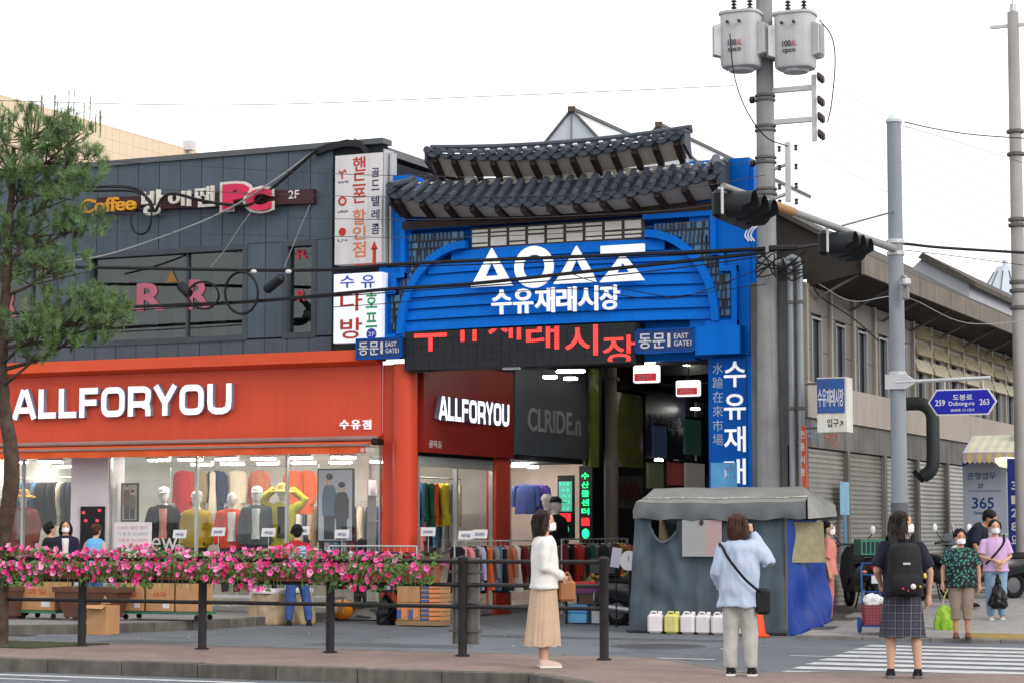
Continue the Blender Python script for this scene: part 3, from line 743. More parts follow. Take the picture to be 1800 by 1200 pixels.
# lattice corners, stepped outline
mLb = M('lattice_back', (98, 140, 180), rough=.6); mLw = M('lattice_wood', (60, 62, 66), rough=.7)
def lattice(side):
    steps = [(6.78, .12, 1.17), (6.0, -.05, .72), (5.72, -.24, .32)] if side < 0 else [(6.70, 4.74, 5.70), (6.08, 5.2, 5.86), (5.8, 5.55, 6.06)]
    zb = 5.10
    rect = []
    prev_top = None
    for i, (zt, xa, xb) in enumerate(steps):
        zlo = steps[i + 1][0] if i + 1 < len(steps) else zb
        rect.append((xa, xb, zlo, zt))
    bk = MB(); bars = MB(); frm = MB()
    for xa, xb, z0, z1 in rect:
        n = max(1, int((z1 - z0) / .12))
        for i in range(n):
            za, zb2 = z0 + (z1 - z0) * i / n, z0 + (z1 - z0) * (i + 1) / n
            ax = arch_x(za, side)
            if side < 0: lo, hi = xa, min(xb, ax - .08)
            else: lo, hi = max(xa, ax + .1), xb
            if hi - lo < .04: continue
            bk.box(lo, hi, -.04, -.024, za, zb2)
            if i % 2 == 0 or random.random() < .6: bars.box(lo, hi, -.07, -.042, za - .011, za + .011)
            x = lo + .02 + random.uniform(0, .06)
            while x < hi:
                bars.box(x - .010, x + .010, -.068, -.044, za, zb2 + (zb2 - za) * (1 if random.random() < .4 and zb2 + .12 < z1 else 0)); x += random.choice((.075, .075, .15))
        ax = None
    bk.build('lattice_back', mLb, gate); bars.build('lattice', mLw, gate, kind='stuff')
    if side < 0: pts = [(1.28, 6.90), (0.02, 6.90), (.02, 6.06), (-.15, 6.06), (-.15, 5.78), (-.34, 5.78), (-.34, 4.98), (.1, 4.98)]
    else: pts = [(4.60, 6.82), (5.80, 6.82), (5.80, 6.16), (5.95, 6.16), (5.95, 5.88), (6.16, 5.88), (6.16, 4.98), (5.7, 4.98)]
    for (xa, za), (xb, zc) in zip(pts[:-1], pts[1:]):
        b = .045
        frm.box(min(xa, xb) - b, max(xa, xb) + b, -.13 + random.uniform(0, .002), -.022, min(za, zc) - b, max(za, zc) + b)
    frm.build('lattice_frame', mBl, gate)
lattice(-1); lattice(1)
# white frieze between the corners
fz0, fz1, fx0, fx1 = 6.46, 6.82, 1.32, 4.56
B(fx0, fx1, -.03, .0, fz0, fz1).build('frieze_back', M('frieze_dark', (76, 70, 64), rough=.7), gate)
mFr = M('frieze_white', (226, 222, 214), rough=.6, rand=.04)
ncell = 9
for i in range(ncell):
    xa, xb = fx0 + .03 + (fx1 - fx0 - .03) * i / ncell, fx0 + (fx1 - fx0 - .03) * (i + 1) / ncell - .03
    rows = random.choice(([.22, .22, .56], [.56, .22, .22], [.22, .56, .22]))
    z = fz0 + .02
    for r in rows:
        hgt = r * (fz1 - fz0 - .04); B(xa, xb, -.05, -.031, z + .014, z + hgt - .014).build('frieze_pane', mFr, gate); z += hgt
B(.02, 5.75, -.14, -.021, 6.86, 7.0).build('beam', mBrn, gate)
# ---- tiled roofs
def half_tile(r, L, th=.018, seg=7):
    m = MB(); rs = []
    for k, (y, rr) in enumerate(((0, r), (L, r * .86))):
        ring = [(math.cos(PI * q / seg) * rr, y, math.sin(PI * q / seg) * rr) for q in range(seg + 1)] + [(math.cos(PI * q / seg) * (rr - th), y, math.sin(PI * q / seg) * (rr - th)) for q in range(seg, -1, -1)]
        rs.append(ring)
    return m.rings(rs)
def tier(x0, x1, xc, ye, ze, ke, yt, zt, kt, pitch, rows, raf, sof_y, sof_z, sof_k, hw):
    eave = lambda x: ze + ke * ((x - xc) / hw) ** 2
    top = lambda x: zt + kt * ((x - xc) / hw) ** 2
    inn = lambda x: sof_z + sof_k * ((x - xc) / hw) ** 2
    n = round((x1 - x0) / pitch); pitch = (x1 - x0) / n
    # bed under the tiles, wavy (the trough tiles)
    rs = []
    for i in range(n * 4 + 1):
        x = x0 + (x1 - x0) * i / (n * 4); w = -.035 * (1 - math.cos(2 * PI * i / 4)) / 2
        rs.append([(x, ye, eave(x) + w), (x, yt, top(x) + w), (x, yt, top(x) + w - .07), (x, ye, eave(x) + w - .07)])
    MB().rings(rs).build('tile_bed', mTile, gate)
    Lr = math.hypot(yt - ye, top(xc) - eave(xc)) / rows
    tm = half_tile(.072, Lr * 1.08).mesh('roof_tile', mTile, smooth=True)
    cm = MB().lathe([(.005, -.02), (.06, -.02), (.07, -.01), (.07, .02)], (0, 0, .01), 12, 'Y').mesh('tile_end', mTile)
    dm = MB()
    dr = [];
    for q in range(9):
        s = q / 8 - .5; dr.append([(s * pitch * .95, -.012, .01 - .0), (s * pitch * .95, -.012, -.02 - .055 * (1 - (2 * s) ** 2)), (s * pitch * .95, .012, -.02 - .055 * (1 - (2 * s) ** 2)), (s * pitch * .95, .012, .01)])
    dm.rings(dr); dmm = dm.mesh('drip_tile', mTile)
    for i in range(n + 1):
        x = x0 + pitch * i
        dz = (eave(x + .01) - eave(x - .01)) / .02; roll = -math.atan(dz)
        sl = math.atan2(top(x) - eave(x), yt - ye)
        for r in range(rows):
            t = r / rows
            p = Vector((x, ye + (yt - ye) * t - .02, eave(x) + (top(x) - eave(x)) * t + .012 + .004 * (rows - r)))
            o = link_mesh('roof_tile', tm, gate, p - base_of(gate), (sl + random.uniform(-.015, .015), roll, random.uniform(-.02, .02)))
        link_mesh('tile_end', cm, gate, Vector((x, ye - .03, eave(x) + .015)) - base_of(gate), (0, roll, 0))
        if i < n:
            xm = x + pitch / 2; link_mesh('drip_tile', dmm, gate, Vector((xm, ye - .02, eave(xm) - .02)) - base_of(gate), (0, -math.atan((eave(xm + .01) - eave(xm - .01)) / .02), 0))
    # soffit and rafters
    rs = []
    for i in range(25):
        x = x0 + .05 + (x1 - x0 - .1) * i / 24
        rs.append([(x, ye + .06, eave(x) - .075), (x, sof_y, inn(x)), (x, sof_y, inn(x) + .03), (x, ye + .06, eave(x) - .05)])
    MB().rings(rs).build('soffit', mSof, gate)
    for i in range(raf):
        x = x0 + .12 + (x1 - x0 - .24) * i / (raf - 1)
        m = MB(); h = .085; w = .05
        m.prism([(x - w, ye + .03, eave(x) - .08), (x - w, sof_y, inn(x) - .004), (x - w, sof_y, inn(x) - h), (x - w, ye + .03, eave(x) - .08 - h)], (2 * w, 0, 0)); m.build('rafter', mBrn, gate)
    for xx in (x0, x1):
        s = 1 if xx == x1 else -1
        MB().prism([(xx, ye - .02, eave(xx) + .05), (xx, yt, top(xx) + .06), (xx, yt, top(xx) - .14), (xx, sof_y, inn(xx) - .02), (xx, ye - .02, eave(xx) - .18)], (s * .05, 0, 0)).build('gable_board', mTile, gate)
    return eave, top
e1, t1 = tier(.66, 5.38, 3.15, -.42, 7.955, .19, -.14, 8.07, .09, .235, 1, 13, -.06, 7.655, .13, 2.36)
e2, t2 = tier(.02, 6.06, 3.2, -.60, 7.125, .30, -.14, 7.55, .10, .235, 3, 13, -.10, 6.945, .15, 3.02)
# wall under the upper roof, ridge
B(.6, 5.42, -.055, .21, 7.5, 7.68).build('upper_wall', mSof, gate)
rs = []; rs2 = []
for i in range(31):
    x = .60 + 4.84 * i / 30; z = t1(x) + .03
    rs.append([(x, -.22, z), (x, -.22, z + .05), (x, -.06, z + .05), (x, -.06, z)])
    rs2.append([(x, -.14 + math.cos(2 * PI * q / 10) * .075, z + .075 + math.sin(2 * PI * q / 10) * .06) for q in range(10)])
MB().rings(rs).build('ridge_course', mTile, gate); MB().rings(rs2).build('ridge_cap', mTile, gate, smooth=True)
mMort = M('mortar_white', (214, 220, 226), rough=.7, rand=.1)
for i in range(19):
    x = .66 + .236 * (i + .5); z = t1(x) + .03
    MB().cbox((x, -.225, z + .02), (.10, .05, .05), 0, .02).build('mortar', mMort, gate)
for i in range(25):
    x = .02 + .2416 * (i + .5); z = t2(x)
    MB().cbox((x, -.17, z + .02), (.07, .05, .05), 0, .02).build('mortar', mMort, gate)
for s, x in ((-1, .12), (1, 5.96)):
    rs = []
    for i in range(9):
        t = i / 8; xx = x + s * (-.10 + .2 * t); y = -.12 - .5 * t; z = t2(x) + (e2(x) - t2(x)) * t + .09 + .05 * t * t
        rs.append([(xx + math.cos(2 * PI * q / 8) * .08, y, z + math.sin(2 * PI * q / 8) * .07) for q in range(8)])
    MB().rings(rs).build('hip_ridge', mTile, gate, smooth=True)
# ---- logo and lettering on the louvres
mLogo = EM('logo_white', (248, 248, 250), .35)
YL = -.17
def pxp(u, v): p = onY(u, v, YL); return (p.x, p.z)
def flat(parent, polys, name, mat, d=.06):
    m = MB()
    for k, pl in enumerate(polys): m.prism([(x, YL, z) for x, z in pl], (0, -d - .002 * k, 0))
    return m.build(name, mat, parent)
lg = thing('gate_logo', 'big white triangle, ring and bar shaped letters on the blue louvres', 'logo', (3.2, YL, 6))
def tri(ua, va, ul, ur, vb, hole_t, hole_b, bar):
    ax, az = pxp(ua, va); lx, lz = pxp(ul, vb); rx2, rz2 = pxp(ur, vb - (ur - ul) * .07)
    t, k = hole_t, hole_b
    mid = ((lx + rx2) / 2)
    w = (rx2 - lx) / 2; H = az - lz
    zb = lz + H * k; hw = w * (1 - k) - w * .40; zt = lz + H * t
    def L(z): return ax - w * (1 - (z - lz) / H)
    def Rr(z): return ax + w * (1 - (z - lz) / H)
    return [[(L(zb), zb), (ax, az), (ax, zt), (ax - hw, zb)], [(Rr(zb), zb), (ax + hw, zb), (ax, zt), (ax, az)], [(lx, lz), (rx2, lz), (Rr(zb - .0), zb), (L(zb), zb)]]
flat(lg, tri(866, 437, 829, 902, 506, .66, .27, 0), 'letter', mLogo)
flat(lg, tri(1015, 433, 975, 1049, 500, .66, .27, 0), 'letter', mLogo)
z4 = tri(1096, 446, 1056, 1134, 497, .68, .30, 0); x0, zt = pxp(1058, 447); x1, zz = pxp(1134, 433)
flat(lg, z4 + [[(x0, zt), (x1, zt), (x1, zt + .13), (x0, zt + .13)]], 'letter', mLogo)
cx, cz = pxp(940, 470); ro, ri = .36, .21
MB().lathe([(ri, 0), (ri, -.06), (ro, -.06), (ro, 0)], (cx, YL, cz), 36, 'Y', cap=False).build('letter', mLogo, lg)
gl = thing('gate_lettering', 'white Korean market name in raised letters under the logo on the blue gate', 'lettering', (3.2, YL, 5.4))
for i, ch in enumerate('수유재래시장'):
    u0 = 866 + i * 38.0; vo = -i * 1.6
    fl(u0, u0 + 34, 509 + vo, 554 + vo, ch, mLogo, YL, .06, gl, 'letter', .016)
# ---- LED board
led = thing('led_board', 'wide black LED text board with red Korean letters under the blue gate', 'display', (2.3, -.2, 4.36))
B(.13, 4.46, -.24, .2, 4.37, 5.04).build('case', M('led_case', (44, 46, 50), rough=.6, var=.1, bump=.02), led)
m = MB()
for i in range(28): m.box(.15 + i * .154, .15 + i * .154 + .004, -.243, -.24, 4.38, 5.03)
for i in range(5): m.box(.13, 4.46, -.2435, -.2405, 4.37 + i * .134, 4.374 + i * .134)
m.build('module_joints', M('led_joint', (30, 30, 33)), led)
mRedL2 = bpy.data.materials.new('led_red'); mRedL2.use_nodes = True
n, l = mRedL2.node_tree.nodes, mRedL2.node_tree.links; pb = n['Principled BSDF']
tc = n.new('ShaderNodeTexCoord'); vm = n.new('ShaderNodeVectorMath'); vm.operation = 'SCALE'; vm.inputs['Scale'].default_value = 26
l.new(tc.outputs['Object'], vm.inputs[0]); fr = n.new('ShaderNodeVectorMath'); fr.operation = 'FRACTION'; l.new(vm.outputs[0], fr.inputs[0])
sp_ = n.new('ShaderNodeSeparateXYZ'); l.new(fr.outputs[0], sp_.inputs[0])
def nd(op, a, b=None):
    q = n.new('ShaderNodeMath'); q.operation = op
    if hasattr(a, 'is_linked'): l.new(a, q.inputs[0])
    else: q.inputs[0].default_value = a
    if b is not None:
        if hasattr(b, 'is_linked'): l.new(b, q.inputs[1])
        else: q.inputs[1].default_value = b
    return q.outputs[0]
dx = nd('SUBTRACT', sp_.outputs[0], .5); dz = nd('SUBTRACT', sp_.outputs[2], .5)
rr = nd('SQRT', nd('ADD', nd('MULTIPLY', dx, dx), nd('MULTIPLY', dz, dz))); on_ = nd('LESS_THAN', rr, .44)
st = nd('MULTIPLY', on_, 2.2); st = nd('ADD', st, .12)
pb.inputs['Base Color'].default_value = (.35, .02, .02, 1); pb.inputs['Emission Color'].default_value = (1, .035, .03, 1); l.new(st, pb.inputs['Emission Strength'])
def clip_z(m, zmax, zmin):
    bm = bmesh.new(); vv = [bm.verts.new(p) for p in m.v]
    for f in m.f:
        try: bm.faces.new([vv[i] for i in f])
        except Exception: pass
    for z, s in ((zmax, 1), (zmin, -1)):
        bmesh.ops.bisect_plane(bm, geom=bm.verts[:] + bm.edges[:] + bm.faces[:], plane_co=(0, 0, z), plane_no=(0, 0, s), clear_outer=True)
    o = MB(); bm.verts.ensure_lookup_table(); bm.verts.index_update()
    o.v = [tuple(v.co) for v in bm.verts]; o.f = [tuple(v.index for v in f.verts) for f in bm.faces]; bm.free(); return o
for i, (ch, v0, v1) in enumerate((('수', 550, 618), ('유', 535, 601), ('재', 540, 599), ('래', 556, 615), ('시', 570, 626), ('장', 588, 642))):
    u0 = (728, 795, 858, 925, 993, 1060)[i]; u1 = u0 + 58
    p, q = onY(u0, v1, -.24), onY(u1, v0, -.24); m = MB(); letters(m, ch, (p.x, -.246, p.z), q.x - p.x, q.z - p.z, bold=.012)
    clip_z(m, 5.03, 4.40).build('letter', mRedL2, led)
B(.2, .5, -.2, -.1, 4.33, 4.37).build('clamp', mBlack, led); B(2.0, 2.3, -.2, -.1, 4.33, 4.37).build('clamp', M('galvanised', (200, 202, 204)), led)
# ---- east gate signs
mNavy = M('navy_plate', (28, 66, 128), rough=.4, var=.04, bump=0)
for (xa, xb, za, zb, y, lab, u0) in ((-.78, .12, 4.58, 4.95, -.34, 'navy plate lettered EAST GATE1 left of the LED board', 0), (4.485, 5.53, 4.51, 4.91, -.30, 'navy plate lettered EAST GATE1 right of the LED board', 1)):
    t = thing('gate_plate', lab, 'sign', ((xa + xb) / 2, y, za), 'east gate plates')
    B(xa, xb, y, y + .2, za, zb).build('plate', mNavy, t)
    f = MB(); e = .018
    for bx in ((xa, xb, za, za + e), (xa, xb, zb - e, zb), (xa, xa + e, za, zb), (xb - e, xb, za, zb)): f.box(bx[0] - .002, bx[1] + .002, y - .012 , y + .01, bx[2] - .002, bx[3] + .002)
    f.build('rim', mBlD, t)
    w = xb - xa; h = zb - za
    for k, ch in enumerate('동문'):
        m = MB(); letters(m, ch, (xa + w * (.06 + .235 * k), y, za + h * .2), w * .21, h * .62, depth=.006, bold=.014); m.build('letter', mWhite, t)
    m = MB(); letters(m, '1', (xa + w * .545, y, za + h * .24), w * .05, h * .56, depth=.006, bold=.02); m.build('letter', mWhite, t)
    m = MB(); letters(m, 'EAST', (xa + w * .655, y, za + h * .56), w * .24, h * .22, depth=.005, bold=.01); m.build('lettering', mWhite, t)
    m = MB(); letters(m, 'GATE1', (xa + w * .655, y, za + h * .26), w * .29, h * .22, depth=.005, bold=.01); m.build('lettering', mWhite, t)
    if u0 == 0: MB().tube([(-.1, -.2, 4.94), (-.1, -.2, 5.02)], .02).build('hanger', mBl, t)
# ---- pillar lettering
pl = thing('pillar_sign', 'vertical blue pillar sign with large white Korean and small Chinese letters', 'sign', (6, -.05, 1.0))
B(5.675, 6.335, -.05, -.004, 1.0, 4.40).build('panel', M('pillar_blue', (4, 90, 182), spec=.06, rough=.4, var=.04), pl)
for i, ch in enumerate('수유재래시장'):
    v0 = 634 + i * 57.0; fl(1273, 1311, v0, v0 + 46, ch, mLogo, -.05, .012, pl, 'letter', .014)
for i, ch in enumerate('水踰在來市場'):
    v0 = 637 + i * 25; fl(1253, 1271, v0, v0 + 20, ch, M('sign_pale', (176, 190, 206)), -.05, .006, pl, 'letter', .0)
a, b = onY(1250, 870, -.052), onY(1292, 812, -.052)
m_ = B(a.x, b.x + .04, -.062, -.056, 1.6, b.z).build('picture', M('sky_picture', (96, 170, 222), rough=.4, var=.2, scale=4), pl)
for k in range(9):
    x = a.x + .04 + k * .045; MB().prism([(x, -.066, 1.95), (x + .03, -.066, 1.95), (x * .7 + .3 * (a.x + .22) + .01, -.066, 2.3), (x * .7 + .3 * (a.x + .22), -.066, 2.3)], (0, .003, 0)).build('picture_ray', M('picture_pink', (206, 176, 196)), pl)
# ================================================================== MARKET LANE BEHIND THE GATE
lane = thing('market_arcade', 'dark covered market lane behind the gate with a glazed gable roof', 'arcade', (3, 12, 0))
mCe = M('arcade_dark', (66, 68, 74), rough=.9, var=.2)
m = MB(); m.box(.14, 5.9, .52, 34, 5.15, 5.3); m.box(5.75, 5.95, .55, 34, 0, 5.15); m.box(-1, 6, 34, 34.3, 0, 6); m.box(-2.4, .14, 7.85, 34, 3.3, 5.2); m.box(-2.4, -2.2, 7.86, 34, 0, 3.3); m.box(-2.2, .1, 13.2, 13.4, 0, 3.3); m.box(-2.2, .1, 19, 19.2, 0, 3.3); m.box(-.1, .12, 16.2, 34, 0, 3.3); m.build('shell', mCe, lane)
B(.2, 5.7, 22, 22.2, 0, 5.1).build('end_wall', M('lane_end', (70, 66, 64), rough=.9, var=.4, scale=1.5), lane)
for k in range(9): B(.2, 5.74, 1.4 + k * 2.6, 1.52 + k * 2.6, 4.86, 5.14).build('ceiling_beam', mBlack, lane)
# glazed gables over the lane
mGz = M('glazing', (206, 212, 218), rough=.25, var=.05, bump=0, spec=.5); mSt = M('roof_steel', (104, 102, 100), rough=.6)
def gable(y0, y1, xa, za, hw, dz, par, wallz=None):
    m = MB(); m.prism([(xa - hw, y0, za - dz), (xa + hw, y0, za - dz), (xa, y0, za)], (0, .03, 0)); m.build('gable_pane', mGz, par)
    for s in (-1, 1):
        q = MB(); q.prism([(xa, y0 + .04, za), (xa + s * hw, y0 + .04, za - dz), (xa + s * hw, y0 + .04, za - dz - .03), (xa, y0 + .04, za - .04)], (0, y1 - y0, 0)); q.build('roof_pane', mGz, par)
        q = MB(); q.tube([(xa, y0 - .02, za), (xa + s * hw, y0 - .02, za - dz)], .028, 6); q.build('gable_bar', mSt, par)
    MB().tube([(xa, y0 - .03, za), (xa, y0 - .03, za - dz)], .012, 6).build('gable_bar', mSt, par)
    MB().cbox((xa, (y0 + y1) / 2, za + .01), (.1, y1 - y0 + .1, .06)).build('ridge', mSt, par)
    MB().cbox((xa, y0, za + .0), (.14, .16, .1), .3).build('ridge_end', M('ridge_brown', (90, 72, 64)), par)
p = onY(1005, 193, 3.0); gable(3.0, 13, p.x, p.z, 1.25, 1.35, lane)
p = onY(1158, 220, 5.0); gable(5.0, 15, p.x, p.z, 1.0, 1.0, lane)
m = MB(); m.box(.14, 5.9, 2.9, 3.0, 5.3, 8.1); m.box(3.5, 5.6, 4.9, 5.0, 5.3, 7.0); m.build('drum_wall', M('arcade_grey', (150, 146, 140), rough=.8), lane)
ORDL = 'first second third fourth fifth sixth seventh eighth ninth tenth eleventh twelfth'.split()
# CLRIDE shop
s3 = thing('lane_shop', 'narrow lane shop with a charcoal fascia lettered CLRIDE.n', 'shop', (.2, 6, 0))
B(.16, .30, 4.08, 7.78, 3.05, 4.80).build('fascia', M('charcoal', (100, 106, 114), rough=.4, var=.08, bump=.01), s3)
p, q = onX(927, 752, .3), onX(1020, 770, .3); m = MB(); letters(m, 'CLRIDE.n', (.301, p.y, 3.52), q.y - p.y, .46, rx=(0, 1, 0), depth=.02, bold=.012); m.build('lettering', M('letter_grey', (186, 188, 192), rough=.4), s3)
m = MB(); m.box(-3, -2.9, 4.1, 7.8, 0, 3.05); m.box(-2.9, .2, 7.7, 7.85, 0, 3.05); m.build('wall', M('shop_cream', (220, 200, 190), rough=.7), s3); B(-2.9, .2, 4.31, 7.7, 2.95, 3.04).build('ceiling', mCe, s3); B(-2.9, .2, 4.31, 7.7, .0, .08).build('floor', M('shop_floor', (190, 186, 180)), s3)
for yy in (4.9, 6.4): MB().cbox((-.6, yy, 2.9), (.5, .1, .05)).build('ceiling_lamp', mTube, s3)
# lane column, hanging lamps and light boxes
c1 = thing('steel_column', 'tall grey round steel column standing in the dark market lane', 'column', (.75, 7.9, 0))
MB().lathe([(.15, 0), (.15, 3.2), (.125, 3.25), (.125, 5.1)], (.75, 7.9, 0), 16).build('shaft', M('column_grey', (128, 120, 112), rough=.6, streak=.15), c1, smooth=True)
MB().lathe([(.19, 4.68), (.19, 4.76)], (.75, 7.9, 0), 16).build('collar', mSt, c1)
for (u, v, y, lab, hh) in ((1137, 657, 1.0, 'white light box with a red label hanging nearer the LED board', .27), (1210, 682, 4.4, 'white light box with a red label hanging beside the blue pillar sign', .27)):
    c = onY(u, v, y); t = thing('light_box', lab, 'light box', (c.x, y, c.z - .15), 'light boxes hanging in the lane')
    MB().cbox((c.x, y, c.z), (.46, .14, .30), .0, .02).build('box', EM('box_white', (250, 248, 248), 1.0), t)
    MB().cbox((c.x, y - .074, c.z - .055), (.40, .01, .13)).build('label', EM('box_red', (190, 36, 48), .7), t)
    m = MB(); letters(m, '금호약국' if y < 2 else '대복전문', (c.x - .13, y - .082, c.z - .10), .26, .085, depth=.003, bold=.01); m.build('lettering', mWhite, t)
    MB().tube([(c.x, y, c.z + .15), (c.x, y, 5.15)], .012, 6).build('rod', mBlack, t)
for k, (u, v, y, L_) in enumerate(((1003, 652, 1.4, .5), (1140, 637, 2.2, .22), (967, 662, 2.6, .25), (1003, 665, 3.4, .25), (1075, 708, 10, .2), (1092, 708, 11, .2), (1110, 709, 12, .2), (1128, 710, 13, .2), (1158, 808, 12, .18), (1187, 812, 14, .18), (1222, 718, 13.5, .2), (937, 820, 5.2, .2), (1010, 826, 8.2, .25), (1135, 857, 14, .15), (1145, 857, 15, .15))):
    c = onY(u, v, y); t = thing('lane_lamp', 'small lit lamp under the market lane roof, number %s from the left' % ('third,tenth,first,second,fifth,seventh,eighth,ninth,thirteenth,fourteenth,fifteenth,zeroth,fourth,eleventh,twelfth'.split(',')[k]), 'lamp', (c.x, y, c.z), 'lit lamps in the lane')
    MB().cbox((c.x, y, c.z), (L_, .12, .05), .2, .015).build('tube', EM('lane_and_fill_tube', (255, 252, 246), 30.0), t)
    MB().cbox((c.x, y, c.z + .045), (L_ * .8, .08, .03), .2).build('housing', mBlack, t)
for k in range(8):  # tubes added to brighten the lane, hidden above the LED board
    xx, yy = (2.0, 4.2)[k % 2], 1.0 + (k // 2) * 2.6
    t = thing('lane_and_fill_tube', 'added ceiling tube brightening the lane, %s pair from the gate, %s' % (('first', 'second', 'third', 'fourth')[k // 2], ('left', 'right')[k % 2]), 'lamp', (xx, yy, 5.05), 'added fill tubes of the lane')
    MB().cbox((xx, yy, 5.09), (.16, 1.25, .04)).build('housing', mWhite, t)
    MB().tube([(xx, yy - .6, 5.05), (xx, yy + .6, 5.05)], .02, 8).build('tube', EM('fill_tube', (255, 248, 236), 32.0), t)
# banners and boards along the lane wall
def lane_panel(name, u0, u1, z0, z1, mat, label, cat, x=.3, d=.06):
    ya, yb = onX(u0, 750, x).y, onX(u1, 750, x).y
    t = thing(name, label, cat, (x, (ya + yb) / 2, z0)); B(x - d, x, ya, yb, z0, z1).build('board', mat, t); return t, ya, yb
def floral(name, c1, c2):
    m = M(name, c1, rough=.7, var=.35, scale=1.4, bump=0); n, l = m.node_tree.nodes, m.node_tree.links; p = n['Principled BSDF']; src = p.inputs['Base Color'].links[0].from_socket
    tc = [x for x in n if x.type == 'TEX_COORD'][0]; w = n.new('ShaderNodeTexWave'); w.inputs['Scale'].default_value = .8; w.inputs['Distortion'].default_value = 7; l.new(tc.outputs['Object'], w.inputs['Vector'])
    r = n.new('ShaderNodeMapRange'); r.inputs[1].default_value = .6; r.inputs[2].default_value = .95; l.new(w.outputs[1], r.inputs[0])
    x = n.new('ShaderNodeMix'); x.data_type = 'RGBA'; l.new(r.outputs[0], x.inputs[0]); l.new(src, x.inputs[6]); x.inputs[7].default_value = tuple(lin(c2)) + (1,); l.new(x.outputs[2], p.inputs['Base Color']); return m
t, ya, yb = lane_panel('banner', 1038, 1053, 2.9, 4.95, floral('banner_green', (140, 150, 70), (226, 224, 214)), 'narrow green printed banner left of the grey lane column', 'banner')
t, ya, yb = lane_panel('banner', 1070, 1130, 2.95, 4.55, floral('banner_floral', (126, 130, 62), (214, 200, 214)), 'large green and purple floral banner right of the grey lane column', 'banner')
MB().box(.32, .5, ya, yb, 4.6, 4.78).build('lamp_rail', mBlack, t)
t, ya, yb = lane_panel('shop_board', 1135, 1205, 3.2, 4.7, M('board_dark', (46, 50, 66), rough=.4), 'dark navy shop board with pale lettering deep in the market lane', 'sign')
for k, ch in enumerate(('진미', '대박')): m = MB(); letters(m, ch, (.304, ya + (yb - ya) * (.1 + .45 * k), 3.75), (yb - ya) * .32, .42, rx=(0, 1, 0), depth=.01, bold=.01); m.build('lettering', M('board_pale', (150, 154, 168)), t)
m = MB(); letters(m, '나남', (.304, ya + .5, 3.4), (yb - ya) * .25, .22, rx=(0, 1, 0), depth=.01, bold=.012); m.build('lettering', M('board_pale2', (200, 196, 200)), t)
t, ya, yb = lane_panel('shop_board', 1070, 1128, 2.05, 2.75, M('board_grey', (96, 92, 92), rough=.5, var=.2), 'grey curved board with dark red letters behind the tent', 'sign', x=.55)
m = MB(); letters(m, 'LAVIAVIA', (.556, ya + .2, 2.2), (yb - ya) * .85, .4, rx=(0, 1, 0), depth=.01, bold=.01); m.build('lettering', M('board_red', (110, 50, 56)), t)
t, ya, yb = lane_panel('banner', 1225, 1262, 2.9, 4.6, floral('banner_grey', (84, 100, 84), (150, 150, 140)), 'dim green banner far inside the lane beside the pillar', 'banner')
wc = thing('white_column', 'short white boxed column hanging behind the blue pillar', 'column', (5.3, 2.0, 3.5)); MB().box(5.0, 5.3, 1.9, 2.2, 3.05, 4.55).build('casing', M('white_box', (222, 222, 214), rough=.5), wc); MB().box(5.17, 5.18, 1.893, 1.9, 3.05, 4.55).build('joint', mDark, wc)
dims = [(1150, 1172, 3.2, 3.9, (70, 84, 120), 'dim blue'), (1176, 1200, 2.6, 3.1, (150, 60, 60), 'dim red'), (1140, 1166, 2.5, 3.05, (120, 120, 96), 'dim olive'), (1205, 1232, 3.3, 4.1, (60, 96, 84), 'dim green'), (1206, 1238, 2.5, 3.1, (196, 190, 180), 'pale')]
for k, (u0, u1, z0, z1, c_, nm) in enumerate(dims):  # invented boards with a weak glow, filling the dark lane
    t, ya, yb = lane_panel('stall_sign', u0, u1, z0, z1, EM('stall_%d' % k, c_, .12), '%s small glowing board added at the far end of the market lane' % nm, 'sign', x=.5 + .1 * k)
    MB().box(.5 + .1 * k, .53 + .1 * k, ya - .02, yb + .02, z1, z1 + .05).build('top_rail', mBlack, t)
for k in range(12):
    u, v, y = 1140 + k * 9.5, 770 + 34 * math.sin(k * 2.3), 14 + (k % 4) * 1.7; c = onY(u, v, y)
    t = thing('stall_bulb', 'small bare stall bulb in the far lane, %s from the left' % ORDL[k], 'lamp', c, 'bare stall bulbs'); MB().ball(c, .045, 8, 6).build('bulb', EM('bulb_warm', (255, 246, 226), 14.0), t); MB().tube([c + Vector((0, 0, .04)), (c.x, c.y, 5.1)], .006, 4).build('flex', mBlack, t)
# green neon strips
for k, (u0, u1, v0, v1, tx, st, lab) in enumerate(((985, 1003, 845, 898, '마사지건강', .8, 'pale green vertical LED sign left of the brighter one'), (1023, 1036, 828, 906, '수산물센터', 2.4, 'bright green vertical LED sign in the market lane'))):
    y = 6.3 + k; p, q = onY(u0, v1, y), onY(u1, v0, y); t = thing('neon_sign', lab, 'sign', (p.x, y, p.z - .5), 'green LED signs')
    B(p.x - .06, q.x + .06, y, y + .08, p.z - .55, q.z + .12).build('case', mBlack, t)
    n = len(tx); hgt = (q.z - p.z) / n
    if k == 0: B(p.x - .03, q.x + .03, y - .012, y - .001, p.z, q.z).build('screen', EM('neon_screen', (90, 180, 160), .5), t)
    for i, ch in enumerate(tx):
        m = MB(); letters(m, ch, (p.x, y - .02, q.z - (i + 1) * hgt + .03), q.x - p.x, hgt - .05, depth=.004, bold=.012); m.build('letter', EM('neon%d' % k, (20, 240, 130) if k else (60, 220, 170), st), t)
    MB().cbox(((p.x + q.x) / 2, y - .01, p.z - .12), (q.x - p.x, .02, .16)).build('red_figure', EM('neon_red', (230, 30, 40), 1.6), t)
    m = MB(); m.ball(((p.x + q.x) / 2, y - .01, p.z - .36), (.08, .015, .1)); m.build('green_figure', EM('neon%d' % k, (20, 240, 130), st), t)

